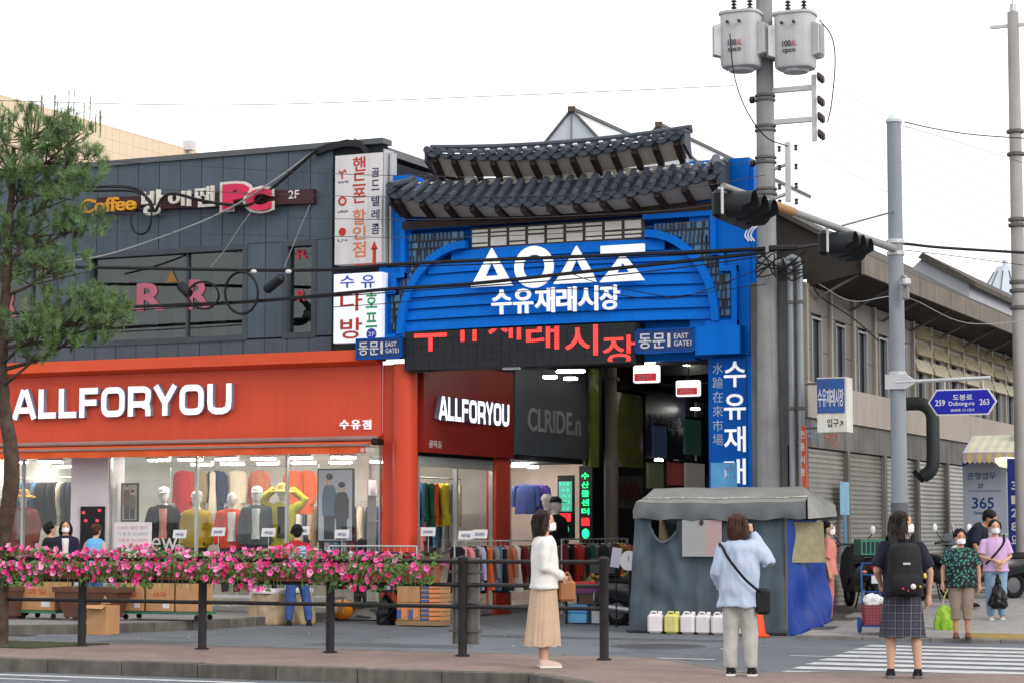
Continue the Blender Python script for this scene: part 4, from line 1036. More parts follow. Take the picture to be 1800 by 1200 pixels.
# ================================================================== RIGHT BUILDING along the side street
rb = thing('market_building', 'long weathered two storey market building with roller shutters along the side street', 'building', (7.2, 10, 0))
mCon = M('old_concrete', (118, 116, 112), rough=.9, var=.18, scale=2, bump=.1, bscale=40, streak=.35)
mBg = M('beige_panel', (170, 160, 152), rough=.6, var=.06, scale=1.5, rand=.05, streak=.12)
mCl2 = M('tan_cladding', (104, 97, 88), rough=.45, var=.12, scale=2, rand=.08, streak=.15)
mPost = M('wall_post', (158, 152, 142), rough=.6, var=.1)
XW = 7.4; YE = 30
m = MB(); m.box(6.5, XW - .06, -.3, YE, 2.95, 5.6); m.box(6.5, XW - .3, -.3, YE, 0, 2.95); m.build('wall', mCon, rb)
MB().box(XW - .07, XW, -.32, YE, 2.93, 3.4).build('lintel', mCon, rb)
for k in range(9):
    ya = -.32 + k * 2.92; B(XW - .03, XW + .05, ya + .006, ya + 2.914, 3.4, 3.98).build('fascia_panel', mBg, rb)
for k in range(9):
    ya = -.32 + k * 2.45
    B(XW - .25, XW + .01, ya, ya + .14, 0, 2.93).build('pier', mCon, rb)
    sh = MB(); z = .06; r_ = []
    while z < 2.92:
        r_ += [(XW - .10, z), (XW - .075, z + .02), (XW - .075, z + .06), (XW - .10, z + .078)]; z += .082
    sh.rings([[(px_, ya + .14, pz) for px_, pz in r_] , [(px_, ya + 2.45, pz) for px_, pz in r_]], cap=False, close=False)
    s_ = sh.build('shutter', M('shutter_steel', (166, 163, 158), rough=.28, metal=.35, var=.12, scale=2, bump=.01, rand=.1, streak=.15), rb)
    B(XW - .11, XW - .06, ya + .14, ya + 2.45, .0, .07).build('bottom_rail', mSt, s_)
# upper cladding bays, narrow windows
yy = -.3; k = 0
while yy < YE - 1.4:
    far = yy > 6.2
    B(XW - .03, XW + .05, yy, yy + .09, 3.98, 5.55).build('post', mPost, rb)
    a, b = yy + .09, yy + 1.40
    w0, w1 = a + .28, a + .86
    for (c, d) in ((a, w0), (w1, b)):
        for (z0, z1) in ((3.985, 4.5), (4.51, 5.1)): B(XW - .055, XW + .006, c + .004, d - .004, z0, z1).build('cladding_panel', mCl2, rb)
    B(XW - .055, XW + .006, a + .004, b - .004, 5.11, 5.54).build('cladding_panel', mCl2, rb)
    if far:
        for q in range(3):
            z0 = 4.6 + q * .32; MB().prism([(XW + .0, a + .02, z0), (XW + .10, a + .02, z0 + .02), (XW + .02, a + .02, z0 + .26), (XW + .0, a + .02, z0 + .26)], (0, b - a - .04, 0)).build('louvre', M('sunlit_louvre', (178, 164, 132), rough=.25, metal=.5, var=.1, rand=.2), rb)  # warm sunlight is put into the slat colour
    f = MB(); f.box(XW - .04, XW + .02, w0, w0 + .03, 3.99, 5.05); f.box(XW - .04, XW + .02, w1 - .03, w1, 3.99, 5.05); f.box(XW - .04, XW + .02, w0 + .03, w1 - .03, 5.02, 5.05)
    w = f.build('window', M('steel_frame', (150, 152, 158), rough=.4), rb)
    B(XW - .058, XW - .05, w0 + .03, w1 - .03, 3.99, 5.02).build('pane', M('dark_pane', (22, 26, 30), rough=.08, spec=.5), w)
    yy += 1.40; k += 1
# canopy along the eave
mFas = M('eave_fascia', (128, 120, 110), rough=.7, var=.12, scale=3, rand=.06, streak=.25)
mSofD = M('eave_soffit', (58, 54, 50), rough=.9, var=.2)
XO = 8.25
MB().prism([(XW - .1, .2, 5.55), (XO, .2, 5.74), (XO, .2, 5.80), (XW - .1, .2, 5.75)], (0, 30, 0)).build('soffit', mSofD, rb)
MB().prism([(XO + .02, .15, 6.05), (6.35, .15, 7.12), (6.35, .15, 7.03), (XO + .02, .15, 5.97)], (0, 30, 0)).build('roof', M('roof_dark', (86, 80, 74), rough=.8, streak=.2), rb)
for k in range(24):
    ya = .15 + k * 1.22; B(XO - .02, XO + .03 + random.uniform(0, .006), ya + .008, ya + 1.212, 5.70, 6.03).build('eave_panel', mFas, rb)
for k in range(14): MB().tube([(XW + .02, .3 + k * 2.1, 5.35), (XO - .1, .3 + k * 2.1, 5.72)], .025, 6).build('brace', mSt, rb)
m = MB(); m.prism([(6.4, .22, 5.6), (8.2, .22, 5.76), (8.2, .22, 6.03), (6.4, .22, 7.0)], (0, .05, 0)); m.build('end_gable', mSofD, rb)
# roof lights on the right building
p = onY(1624, 452, 9.0); gx, gz = p.x, p.z
MB().prism([(gx - .62, 9, gz - .55), (gx, 9, gz), (gx + .9, 9, gz - .55), (gx + .9, 9, gz - 1.0), (gx - .62, 9, gz - 1.0)], (0, 8, 0)).build('roof_monitor', M('monitor_grey', (176, 180, 188), rough=.5, var=.06), rb)
MB().prism([(gx - .1, 8.9, gz - .02), (gx + 1.05, 8.9, gz - .66), (gx + 1.05, 8.9, gz - .56), (gx, 8.9, gz + .08)], (0, 8.2, 0)).build('monitor_roof', M('roof_dark', (86, 80, 74)), rb)
cu = thing('roof_vent', 'white segmented conical roof cupola behind the far right pole', 'cupola', (6.0, 20, 6))
p, q = onY(1767, 468, 20), onY(1767, 545, 20)
MB().lathe([(.07, p.z + .15), (.07, p.z), (.22, p.z - .02), (.28, p.z - .15), (.62, p.z - .72), (.72, p.z - 1.3)], (p.x, 20, 0), 12).build('cone', M('cupola_white', (206, 216, 228), rough=.3, var=.04), cu)
for k in range(12):
    a = 2 * PI * k / 12; MB().tube([(p.x + .29 * math.cos(a), 20 + .29 * math.sin(a), p.z - .15), (p.x + .63 * math.cos(a), 20 + .63 * math.sin(a), p.z - .72)], .015, 5).build('rib', mSt, cu)
# exhaust duct
du = thing('exhaust_duct', 'dark curved exhaust duct bending down from the market building wall', 'duct', (7.8, 7.5, 3))
yd = onX(1640, 760, XW + .63).y
pts = [(XW - .1, yd, 3.92), (XW + .35, yd, 3.92)] + [(XW + .35 + .28 * math.sin(t * PI / 2 / 5), yd, 3.64 + .28 * math.cos(t * PI / 2 / 5)) for t in range(1, 6)] + [(XW + .63, yd, 3.0)] + [(XW + .35 + .28 * math.cos(t * PI / 2 / 5), yd, 2.85 - .28 * math.sin(t * PI / 2 / 5)) for t in range(1, 5)]
MB().tube(pts, .125, 14).build('pipe', M('duct_dark', (54, 58, 60), rough=.5, var=.15), du, smooth=True)
MB().tube([(XW + .40, yd, 2.62), (XW + .33, yd, 2.56)], .135, 14).build('flange', mBlack, du)
# projecting market sign
sg = thing('projecting_sign', 'white framed projecting sign with a blue panel on the building corner', 'sign', (7.9, -.6, 3.2))
p, q = onY(1437, 738, -.9), onY(1489, 660, -.9)
x0, x1 = onY(1436, 700, -.9).x, onY(1488, 700, -.9).x
B(x0, x1, -.9, -.55, 3.12, 3.98).build('box', M('sign_box', (226, 224, 216), rough=.5, streak=.2), sg)
B(x0 + .005, x1 - .03, -.912, -.9, 3.42, 3.96).build('blue_panel', M('panel_blue', (56, 92, 160), rough=.4), sg)
for i, ch in enumerate('수유재래시장'):
    w = (x1 - x0 - .06) / 6; m = MB(); letters(m, ch, (x0 + .02 + i * w, -.912, 3.52), w * .92, .28, depth=.004, bold=.012); m.build('letter', mWhite, sg)
m = MB(); letters(m, '입구↗', (x0 + .16, -.9, 3.2), .26, .13, depth=.004, bold=.01); m.build('lettering', mDark, sg)
for zz in (3.2, 3.9): MB().tube([(x0 - .25, -.7, zz), (x0, -.7, zz)], .02, 6).build('bracket', mSt, sg)
rs_ = thing('red_strip_sign', 'narrow vertical red sign strip behind the galvanised pipes', 'sign', (7.5, -.5, 2.0)); B(7.36, 7.46, -.5, -.42, 2.1, 3.25).build('strip', M('strip_red', (206, 78, 56), rough=.4), rs_)
for i, ch in enumerate('전통시장'): m = MB(); letters(m, ch, (7.375, -.502, 3.05 - i * .2), .07, .12, depth=.003, bold=.01); m.build('letter', mWhite, rs_)
bb = thing('blue_banner', 'narrow light blue banner hung on the first shutter', 'banner', (7.8, 1.2, 1.0)); B(XW + .05, XW + .06, 1.45, 2.0, 1.85, 2.4).build('cloth', M('banner_blue', (128, 172, 196), rough=.7, var=.15, scale=6), bb); B(XW + .05, XW + .06, 1.62, 1.85, 1.1, 1.85).build('tail', M('banner_blue2', (84, 124, 148), rough=.7, var=.2), bb)
gt = thing('painted_letters', 'faded blue and red painted letters on the lintel over the first shutter', 'lettering', (XW + .02, 0, 3))
m = MB(); letters(m, '낙지', (XW + .003, -.25, 2.98), .7, .36, rx=(0, 1, 0), depth=.004, bold=.02); m.build('letter', M('faded_blue', (96, 130, 142)), gt)
m = MB(); letters(m, '수산', (XW + .003, .75, 2.98), .85, .36, rx=(0, 1, 0), depth=.004, bold=.02); m.build('letter', M('faded_red', (156, 84, 70)), gt)

# ================================================================== FAR RIGHT: small stall front with awning, banner
ya = thing('striped_awning', 'small yellow and lilac striped awning at the right edge', 'awning', (9.3, 8, 2.7))
p0, p1 = onY(1692, 795, 7.4), onY(1830, 795, 7.4); n = 16; dxx = (p1.x - p0.x) / n
mY1, mY2 = M('stripe_yellow', (222, 206, 130), rough=.8), M('stripe_lilac', (196, 176, 190), rough=.8)
mW1, mW2 = M('stripe_cream', (232, 228, 196), rough=.8), M('stripe_grey', (214, 214, 204), rough=.8)
for i in range(n):
    x = p0.x + dxx * i
    MB().prism([(x, 7.4, p0.z), (x, 8.3, p0.z + .36), (x, 8.3, p0.z + .35), (x, 7.4, p0.z - .01)], (dxx, 0, 0)).build('stripe', mW1 if i % 2 else mW2, ya)
    MB().prism([(x, 7.39, p0.z - .012), (x + dxx, 7.39, p0.z - .012), (x + dxx, 7.39, p0.z - .17), (x + dxx / 2, 7.39, p0.z - .21), (x, 7.39, p0.z - .17)], (0, .008, 0)).build('valance_flap', mY1 if i % 2 else mY2, ya)
MB().tube([(p0.x, 7.4, p0.z), (p1.x, 7.4, p0.z)], .02, 6).build('bar', mWhite, ya)
MB().box(p0.x + .9, p1.x, 7.9, 8.3, p0.z + .37, p0.z + .47).build('cassette', mWhite, ya)
bk = thing('bank_banner', 'tall pale banner with navy 365 lettering beside the striped awning', 'banner', (9, 7.8, .9))
p, q = onY(1694, 936, 7.8), onY(1768, 800, 7.8)
B(p.x, q.x, 7.8, 7.84, p.z, q.z + .12).build('panel', M('banner_pale', (178, 184, 200), rough=.6, var=.05), bk)
def bt(u0, u1, v0, v1, tx, mat, b=.008): fl(u0, u1, v0, v1, tx, mat, 7.8, .004, bk, bold=b)
mNv = M('bank_navy', (38, 66, 130)); bt(1701, 1750, 829, 842, '은행업무', mNv); bt(1719, 1729, 849, 857, '2F', M('bank_brown', (90, 60, 56))); bt(1709, 1747, 873, 893, '365', mNv, .012); bt(1712, 1751, 897, 903, 'Smart Bank', mNv, 0); bt(1728, 1733, 913, 920, '1F', M('bank_brown', (90, 60, 56))); bt(1715, 1745, 928, 933, '수유지점', mNv)
a = onY(1692, 800, 7.79); MB().prism([(p.x, 7.79, q.z + .1), (p.x + .5, 7.79, q.z + .1), (p.x + .35, 7.79, q.z - .06), (p.x, 7.79, q.z - .2)], (0, .008, 0)).build('wave', M('bank_blue', (36, 80, 160)), bk)
a = onY(1708, 862, 7.8); B(p.x + .1, q.x - .1, 7.795, 7.8, a.z - .005, a.z + .005).build('rule', mNv, bk)
bs = thing('blue_post_sign', 'narrow dark blue vertical sign with white characters at the right edge', 'sign', (10.2, 7, 0))
p, q = onY(1775, 1055, 6.6), onY(1792, 805, 6.6)
B(p.x, q.x, 6.6, 6.7, .05, q.z).build('panel', M('post_blue', (40, 56, 140), rough=.4), bs)
for v0, ch in ((845, '3'), (870, '1'), (893, '2'), (917, '8'), (940, '요')): fl(1778, 1788, v0, v0 + 15, ch, mWhite, 6.6, .004, bs)
B(p.x + .02, q.x - .02, 6.59, 6.6, .1, .9).build('lower_plate', M('post_pale', (150, 180, 214)), bs)
lp = thing('globe_lamp', 'lit white bowl shaped lamp on a thin post under the striped awning', 'lamp', (9.9, 6.8, 0))
c = onY(1768, 808, 6.9); MB().lathe([(.02, c.z - .14), (.12, c.z - .12), (.2, c.z - .04), (.21, c.z + .04), (.02, c.z + .06)], (c.x, 6.9, 0), 16).build('bowl', EM('bowl', (252, 244, 214), .9), lp, smooth=True)
MB().tube([(c.x + .06, 6.95, .05), (c.x + .06, 6.95, c.z)], .03, 8).build('post', M('post_grey', (160, 160, 156)), lp)
# building beyond the stall (right edge)
ob = thing('corner_stall', 'dim shop front in shade under the striped awning at the right edge', 'shop', (11, 10, 0))
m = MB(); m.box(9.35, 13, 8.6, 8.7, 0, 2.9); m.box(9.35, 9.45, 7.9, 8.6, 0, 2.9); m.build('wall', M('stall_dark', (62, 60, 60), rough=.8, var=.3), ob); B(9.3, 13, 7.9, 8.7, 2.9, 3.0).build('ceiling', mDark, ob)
p_ = MB(); p_.box(10.2, 10.5, 8.5, 8.6, .6, 2.0); p_.build('poster', M('stall_poster', (150, 140, 150), var=.4, scale=5), ob)
# ================================================================== FAR LEFT background building
bb2 = thing('apartment_block', 'tall pale beige tiled building in warm light behind the grey building', 'building', (-26, 26, 0))
mTan = M('tan_tile', (250, 226, 196), rough=.7, var=.05, scale=.6, bump=.02, k=1.35)
n_, l_ = mTan.node_tree.nodes, mTan.node_tree.links; p_ = n_['Principled BSDF']; src = p_.inputs['Base Color'].links[0].from_socket
tc = [x for x in n_ if x.type == 'TEX_COORD'][0]; mp = n_.new('ShaderNodeMapping'); mp.inputs['Rotation'].default_value = (0, PI / 2, 0); l_.new(tc.outputs['Object'], mp.inputs[0])
br = n_.new('ShaderNodeTexBrick'); br.inputs['Scale'].default_value = 1.4; br.offset = 0; br.inputs['Color1'].default_value = br.inputs['Color2'].default_value = (1, 1, 1, 1); br.inputs['Mortar'].default_value = (.72, .7, .68, 1); br.inputs['Mortar Size'].default_value = .012; br.inputs['Row Height'].default_value = .5
sep = n_.new('ShaderNodeSeparateXYZ'); cmb = n_.new('ShaderNodeCombineXYZ'); l_.new(tc.outputs['Object'], sep.inputs[0]); l_.new(sep.outputs[1], cmb.inputs[0]); l_.new(sep.outputs[2], cmb.inputs[1]); l_.new(cmb.outputs[0], br.inputs['Vector'])
mm = n_.new('ShaderNodeMix'); mm.data_type = 'RGBA'; mm.blend_type = 'MULTIPLY'; mm.inputs[0].default_value = 1; l_.new(src, mm.inputs[6]); l_.new(br.outputs[0], mm.inputs[7]); l_.new(mm.outputs[2], p_.inputs['Base Color'])
B(-34, -20, 6, 24.2, 0, 13.62).build('wall', mTan, bb2)
B(-34, -19.95, 6, 24.25, 12.2, 12.3).build('string_course', M('course', (170, 150, 136)), bb2)
B(-20.0, -19.9, 6, 24, 10.9, 12.2).build('lower_band', M('band_buff', (196, 176, 158), rough=.7), bb2)  # slightly darker beige band
MB().cbox((-19.9, 23.6, 13.7), (.3, .3, .3)).build('roof_box', mWhite, bb2)
# ================================================================== POLES, SIGNALS, CABLES
mPole = M('pole_concrete', (152, 153, 154), rough=.9, var=.12, scale=4, bump=.08, bscale=50, streak=.2)
mGal = M('galvanised', (200, 202, 204), rough=.4, metal=.3); mGrey = M('pole_paint', (146, 152, 160), rough=.45, var=.06, scale=3, streak=.12)
mIns = M('insulator_brown', (72, 58, 56), rough=.25); mTrf = M('transformer_grey', (206, 206, 208), rough=.45, var=.06, scale=3, streak=.15)
PX, PY = 6.80, -.36
up = thing('utility_pole', 'thick tapering concrete utility pole carrying two transformers beside the blue gate', 'pole', (PX, PY, 0))
MB().lathe([(.20, 0), (.125, 11.5)], (PX, PY, 0), 18).build('shaft', mPole, up, smooth=True)
for z in (8.55, 8.62, 8.05, 8.12, 7.52, 7.6, 7.0, 7.08):
    r = .215 - .085 * z / 11.5; MB().lathe([(r + .004, z), (r + .02, z + .01), (r + .02, z + .04), (r + .004, z + .05)], (PX, PY, 0), 18, cap=False).build('band', mSt, up)
for z, x1 in ((8.72, PX + .86), (8.2, PX + .86)): MB().box(PX + .1, x1, PY - .04, PY + .04, z - .04, z + .04).build('crossarm', mGal, up)
MB().box(PX + .80, PX + .87, PY - .06, PY - .0, 7.83, 8.92).build('upright', mGal, up)
for z in (8.88, 8.50, 8.23, 7.95):
    for k in range(3): MB().lathe([(.02, -.03), (.075, -.02), (.06, .02), (.02, .03)], (PX + .93 + k * .035, PY - .05 - k * .02, z - k * .03), 12, 'X').build('insulator', mIns, up)
MB().box(PX + .34, PX + .42, PY - .05, PY + .02, 6.88, 7.85).build('upright', mGal, up)
for z in (7.5, 7.02): MB().tube([(PX + .1, PY, z - .08), (PX + .38, PY, z)], .03, 6).build('strut', mGal, up)
for z in (7.78, 7.47, 7.16, 6.9):
    for s in (-1, 1): MB().lathe([(.012, -.05), (.035, -.04), (.022, 0), (.035, .04), (.012, .05)], (PX + .38 + s * .14, PY - .03, z - .03), 8, 'Z').build('small_insulator', mIns, up)
for z in (8.60, 7.55): MB().lathe([(.02, -.05), (.06, -.03), (.06, .03), (.02, .05)], (PX - .22, PY, z), 10, 'X').build('side_insulator', mIns, up)
def transformer(cx, cz, lab, txt):
    t = thing('transformer', lab, 'transformer', (cx, PY, cz - .45), 'pole transformers')
    y = PY - (.30 if cx < PX else .12)
    def se(r, h): return [(cx + math.copysign(abs(math.cos(q)) ** .55, math.cos(q)) * r * 1.02, y + math.copysign(abs(math.sin(q)) ** .55, math.sin(q)) * r * .9, cz + h) for q in [2 * PI * k / 28 for k in range(28)]]
    MB().rings([se(r, h) for r, h in ((.24, -.46), (.29, -.44), (.31, -.40), (.31, .42), (.335, .43), (.335, .47), (.10, .50))]).build('tank', mTrf, t, smooth=True)
    for a in (-2.9, -.35, .3, 2.3, 3.4):
        for q in range(4):
            b = a + q * .14; d = Vector((math.cos(b), math.sin(b), 0)); n = Vector((-d.y, d.x, 0)) * .012
            c0 = Vector((cx, y, cz)) + d * .29; c1_ = Vector((cx, y, cz)) + d * .47
            MB().prism([c0 - n + Vector((0, 0, -.28)), c1_ - n + Vector((0, 0, -.24)), c1_ - n + Vector((0, 0, .24)), c0 - n + Vector((0, 0, .3))], n * 2).build('cooling_fin', mTrf, t)
    for dx_, dy in ((-.12, 0), (.12, .1)):
        for q in range(4): MB().lathe([(.02, 0), (.055, .02), (.02, .05)], (cx + dx_, y + dy, cz + .49 + q * .055), 10).build('bushing', mIns, t)
    for dx_ in (-.12, .08): MB().lathe([(.02, 0), (.03, -.06), (.02, -.08)], (cx + dx_, y - .3, cz + .26), 8, 'Y').build('terminal', mIns, t)
    MB().lathe([(.02, -.5), (.2, -.5), (.24, -.42)], (cx, y, cz), 16).build('base', mTrf, t)
    MB().box(min(cx, PX), max(cx, PX), PY - .03, PY + .05, cz - .2, cz - .12).build('hanger', mSt, t)
    m = MB(); letters(m, '100', (cx - .13, y - .29, cz - .12), .14, .1, depth=.004, bold=.005); letters(m, 'cpco', (cx - .13, y - .29, cz - .24), .22, .08, depth=.004, bold=.01); m.build('marking', M('marking_black', (40, 40, 44)), t)
    m = MB(); letters(m, 'AL', (cx + .02, y - .29, cz - .12), .09, .1, depth=.004, bold=.005); m.build('marking', M('marking_red', (200, 90, 90)), t)
transformer(PX - .30, 9.52, 'left of the two pale grey finned transformers on the concrete pole', '')
transformer(PX + .56, 9.46, 'right of the two pale grey finned transformers on the concrete pole', '')
for k, (u, lab) in enumerate(((1392, 'left one of the two galvanised conduit pipes beside the utility pole'), (1408, 'right one of the two galvanised conduit pipes beside the utility pole'))):
    x = onY(u, 700, -.45).x; t = thing('conduit_pipe', lab, 'pipe', (x, -.45, 0), 'conduit pipes')
    z = 5.75 + .05 * k; MB().tube([(x, -.45, 0), (x, -.45, z), (x - .03, -.45, z + .12), (x - .12, -.45, z + .16), (x - .2, -.45, z + .12)], .055, 10).build('pipe', M('conduit', (140, 146, 152), rough=.4, metal=.3, var=.08), t, smooth=True)
    for zz in (1.5, 3.5, 5.2): MB().lathe([(.058, 0), (.07, .01), (.07, .05), (.058, .06)], (x, -.45, zz), 10, cap=False).build('clamp', mSt, t)
bp = thing('drain_pipe', 'dark drain pipe running down beside the blue pillar', 'pipe', (6.62, -.2, 0)); MB().tube([(6.60, -.1, 0), (6.60, -.1, 4.6), (6.62, -.1, 5.0)], .045, 8).build('pipe', M('pipe_dark', (64, 62, 62)), bp)

# grey signal pole with arm
GX, GY = 9.30, -1.8
gp = thing('signal_pole', 'smooth grey steel pole carrying the traffic signal arm and street name sign', 'pole', (GX, GY, 0))
MB().lathe([(.125, .0), (.125, 2.1), (.120, 2.1), (.108, 7.78)], (GX, GY, 0), 20).build('shaft', mGrey, gp, smooth=True)
MB().lathe([(.132, .05), (.132, 2.0)], (GX, GY, 0), 20).build('sleeve', M('sleeve_grey', (98, 102, 108), rough=.6), gp, smooth=True)
MB().lathe([(.125, 7.76), (.125, 7.8), (.06, 7.88), (.01, 7.9)], (GX, GY, 0), 16).build('cap', M('cap_pale', (206, 214, 218)), gp)
for z in (5.72, 5.9, 3.75, 3.9): MB().lathe([(.122, z), (.135, z + .01), (.135, z + .06), (.122, z + .07)], (GX, GY, 0), 16, cap=False).build('clamp', mGal, gp)
MB().tube([(GX, GY, 5.82), (GX - .08, GY - 2.0, 5.80), (GX - .2, GY - 5.0, 5.78), (GX - .28, GY - 7.2, 5.76)], [.062, .054, .046, .04], 12).build('arm', M('arm_paint', (146, 148, 146), rough=.5, var=.08), gp, smooth=True)
MB().tube([(GX - .19, GY - 4.6, 5.782), (GX - .22, GY - 5.5, 5.775)], .058, 12).build('arm_sleeve', M('arm_rust', (170, 134, 84), rough=.6), gp)
MB().tube([(GX, GY, 6.4), (GX - .1, GY - 2.6, 5.85)], .015, 6).build('stay', mSt, gp)
c = onY(1595, 495, -2.0); cc = thing('cctv_camera', 'small white surveillance camera on the grey signal pole', 'camera', (c.x, -2.0, c.z))
MB().cbox((c.x - .02, -2.05, c.z - .02), (.12, .26, .1), .5, .02).build('body', mGal, cc); MB().tube([(GX + .1, GY, c.z + .12), (c.x, -2.0, c.z + .05)], .02, 6).build('bracket', mGal, cc); MB().cbox((c.x - .03, -2.0, c.z - .18), (.1, .1, .2), 0, .02).build('junction_box', mPole, cc)
def signal(yc, zc, lab):
    x = GX - .15 - (-yc - 1.8) * .035
    t = thing('traffic_signal', lab, 'traffic light', (x, yc, zc - .2), 'traffic signals on the arm')
    MB().cbox((x, yc, zc), (.16, 1.24, .36), 0, .05).build('housing', mBlack, t)
    for k, colr in enumerate(((40, 24, 20), (44, 36, 20), (24, 70, 52))):
        y = yc - .4 + k * .4
        rs = []
        for xx, r in ((x + .08, .168), (x + .42, .160)):
            rs.append([(xx - (.0 if xx < x + .1 else .16 * (1 - math.sin(a) if math.sin(a) < 0 else 0) * .5), y + math.cos(a) * r, zc + math.sin(a) * r) for a in [2 * PI * q / 20 for q in range(20)]])
        MB().rings(rs, cap=False).build('visor', M('visor_black', (40, 43, 46), rough=.5), t, smooth=True)
        MB().lathe([(.005, .02), (.1, .012), (.145, 0)], (x + .085, y, zc), 20, 'X').build('lens', M('lens%d' % k, colr, rough=.15, spec=.5), t, smooth=True)
    for yy in (yc - .45, yc + .3): MB().box(x - .03, x + .03, yy - .03, yy + .03, zc + .12, 5.78).build('bracket', mGal, t)
    MB().cbox((x + .09, yc - .66, zc + .02), (.03, .07, .34), .2, .01).build('side_plate', mGal, t)
signal(-8.35, 5.56, 'black three lens traffic signal at the far end of the arm, before the blue gate')
signal(-4.3, 5.56, 'black three lens traffic signal nearer the grey pole')
sn = thing('street_name_sign', 'blue hexagonal street name sign with white border reading Dobong-ro', 'sign', (GX + .8, GY - .1, 3.2))
ySg = GY - .12
MB().tube([(GX, ySg, 3.80), (GX + 1.42, ySg, 3.83)], .028, 8).build('arm', mGal, sn)
MB().prism([(GX - .16, ySg - .02, 3.70), (GX + .16, ySg - .02, 3.70), (GX + .32, ySg - .02, 3.80), (GX + .16, ySg - .02, 3.92), (GX - .16, ySg - .02, 3.92)], (0, .1, 0)).build('clamp', mGal, sn)
xa, xb = onY(1632, 705, ySg).x, onY(1753, 705, ySg).x; zc = onY(1692, 706, ySg).z; hh = .195; cut = .13
def hexa(e, y, d): return MB().prism([(xa + e * 1.2, y, zc), (xa + cut + e * .4, y, zc - hh + e), (xb - cut - e * .4, y, zc - hh + e), (xb - e * 1.2, y, zc), (xb - cut - e * .4, y, zc + hh - e), (xa + cut + e * .4, y, zc + hh - e)], (0, d, 0))
hexa(0, ySg - .02, .03).build('border', mWhite, sn); hexa(.022, ySg - .026, .01).build('plate', M('sign_deep_blue', (28, 32, 168), rough=.4), sn)
for x in (xa + .25, xb - .2): MB().tube([(x, ySg, zc + hh - .01), (x, ySg, 3.82)], .012, 6).build('hanger', mGal, sn)
def sl_(u0, u1, v0, v1, tx, b=.008): fl(u0, u1, v0, v1, tx, mWhite, ySg - .0262, .003, sn, 'lettering', b)
sl_(1675, 1709, 692, 703, '도봉로', .012); sl_(1668, 1713, 704, 715, 'Dobong-ro'); sl_(1644, 1661, 702, 713, '259', .012); sl_(1722, 1739, 700, 711, '263', .012); sl_(1671, 1713, 717, 723, '道峰路 다니엘로', .0)
# far right concrete pole
RY = 6.0; RX = onY(1786, 300, RY).x
rp = thing('utility_pole', 'slender concrete pole with a thin mast at the right edge', 'pole', (RX, RY, 0))
zt = onY(1783, 22, RY).z
MB().lathe([(.145, 0), (.105, zt)], (RX, RY, 0), 16).build('shaft', M('pole_pink', (176, 172, 170), rough=.8, streak=.15), rp, smooth=True)
MB().lathe([(.03, zt), (.06, zt + .02), (.06, zt + .15), (.02, zt + .17), (.015, zt + .9)], (RX, RY, 0), 10).build('mast', mGal, rp)
for v in (235, 275, 390, 400, 500, 515, 545): 
    z = onY(1785, v, RY).z; MB().lathe([(.14, z), (.165, z + .01), (.165, z + .06), (.14, z + .07)], (RX, RY, 0), 16, cap=False).build('band', mSt, rp)
z = onY(1783, 45, RY).z; MB().box(RX - .42, RX + .4, RY - .03, RY + .03, z - .03, z + .03).build('crossarm', mGal, rp)

# ------------------------------------------------------------------ cables
mCab = M('cable_black', (30, 31, 34), rough=.6, bump=0); mCabG = M('cable_grey', (150, 150, 152), rough=.6, bump=0); mCabF = M('cable_thin', (74, 76, 80), rough=.7, bump=0)
def smooth_path(pts, n=8):
    out = []; P_ = [Vector(p) for p in pts]; P_ = [P_[0] * 2 - P_[1]] + P_ + [P_[-1] * 2 - P_[-2]]
    for i in range(1, len(P_) - 2):
        a, b, c, d = P_[i - 1:i + 3]
        for k in range(n):
            t = k / n; out.append(.5 * ((2 * b) + (c - a) * t + (2 * a - 5 * b + 4 * c - d) * t * t + (3 * b - a - 3 * c + d) * t ** 3))
    out.append(P_[-2]); return out
def cable(px, y, r, mat, label, group=None, seg=6):
    pts = [onY(u, v, y if not isinstance(y, (list, tuple)) else y[0] + (y[1] - y[0]) * i / (len(px) - 1)) for i, (u, v) in enumerate(px)]
    return MB().tube(smooth_path(pts), r, seg).solo('cable', mat, label, 'cable', group, smooth=True)
G_ = 'overhead cables'
cable([(-60, 468), (140, 470), (430, 475), (590, 474), (680, 466), (820, 459), (1000, 452), (1200, 444), (1345, 437)], (-1.5, -1.2), .03, mCab, 'thick black cable crossing over the top of the white logo', G_)
cable([(-60, 556), (200, 541), (430, 531), (590, 517), (690, 508), (830, 499), (1000, 481), (1200, 460), (1345, 444)], (-1.5, -1.2), .03, mCab, 'thick black cable crossing lower, above the Korean market name', G_)
cable([(-60, 562), (200, 548), (590, 521), (830, 504), (1040, 488), (1220, 468), (1345, 450)], (-1.55, -1.25), .011, mCab, 'thin black cable lashed just under the lower thick cable', G_)
cable([(680, 470), (900, 463), (1130, 452), (1345, 440)], (-1.3, -1.2), .011, mCab, 'thin black cable just under the upper thick cable', G_)
cable([(586, 540), (690, 533), (830, 520), (1000, 508), (1180, 525), (1345, 470)], (-1.0, -1.0), .007, mCab, 'thin black drop wire sagging under the market name', G_)
cable([(1000, 480), (1060, 500), (1180, 523), (1200, 520), (1345, 500)], (-1.1, -1.0), .007, mCab, 'thin black wire with a small splice right of the market name', G_)
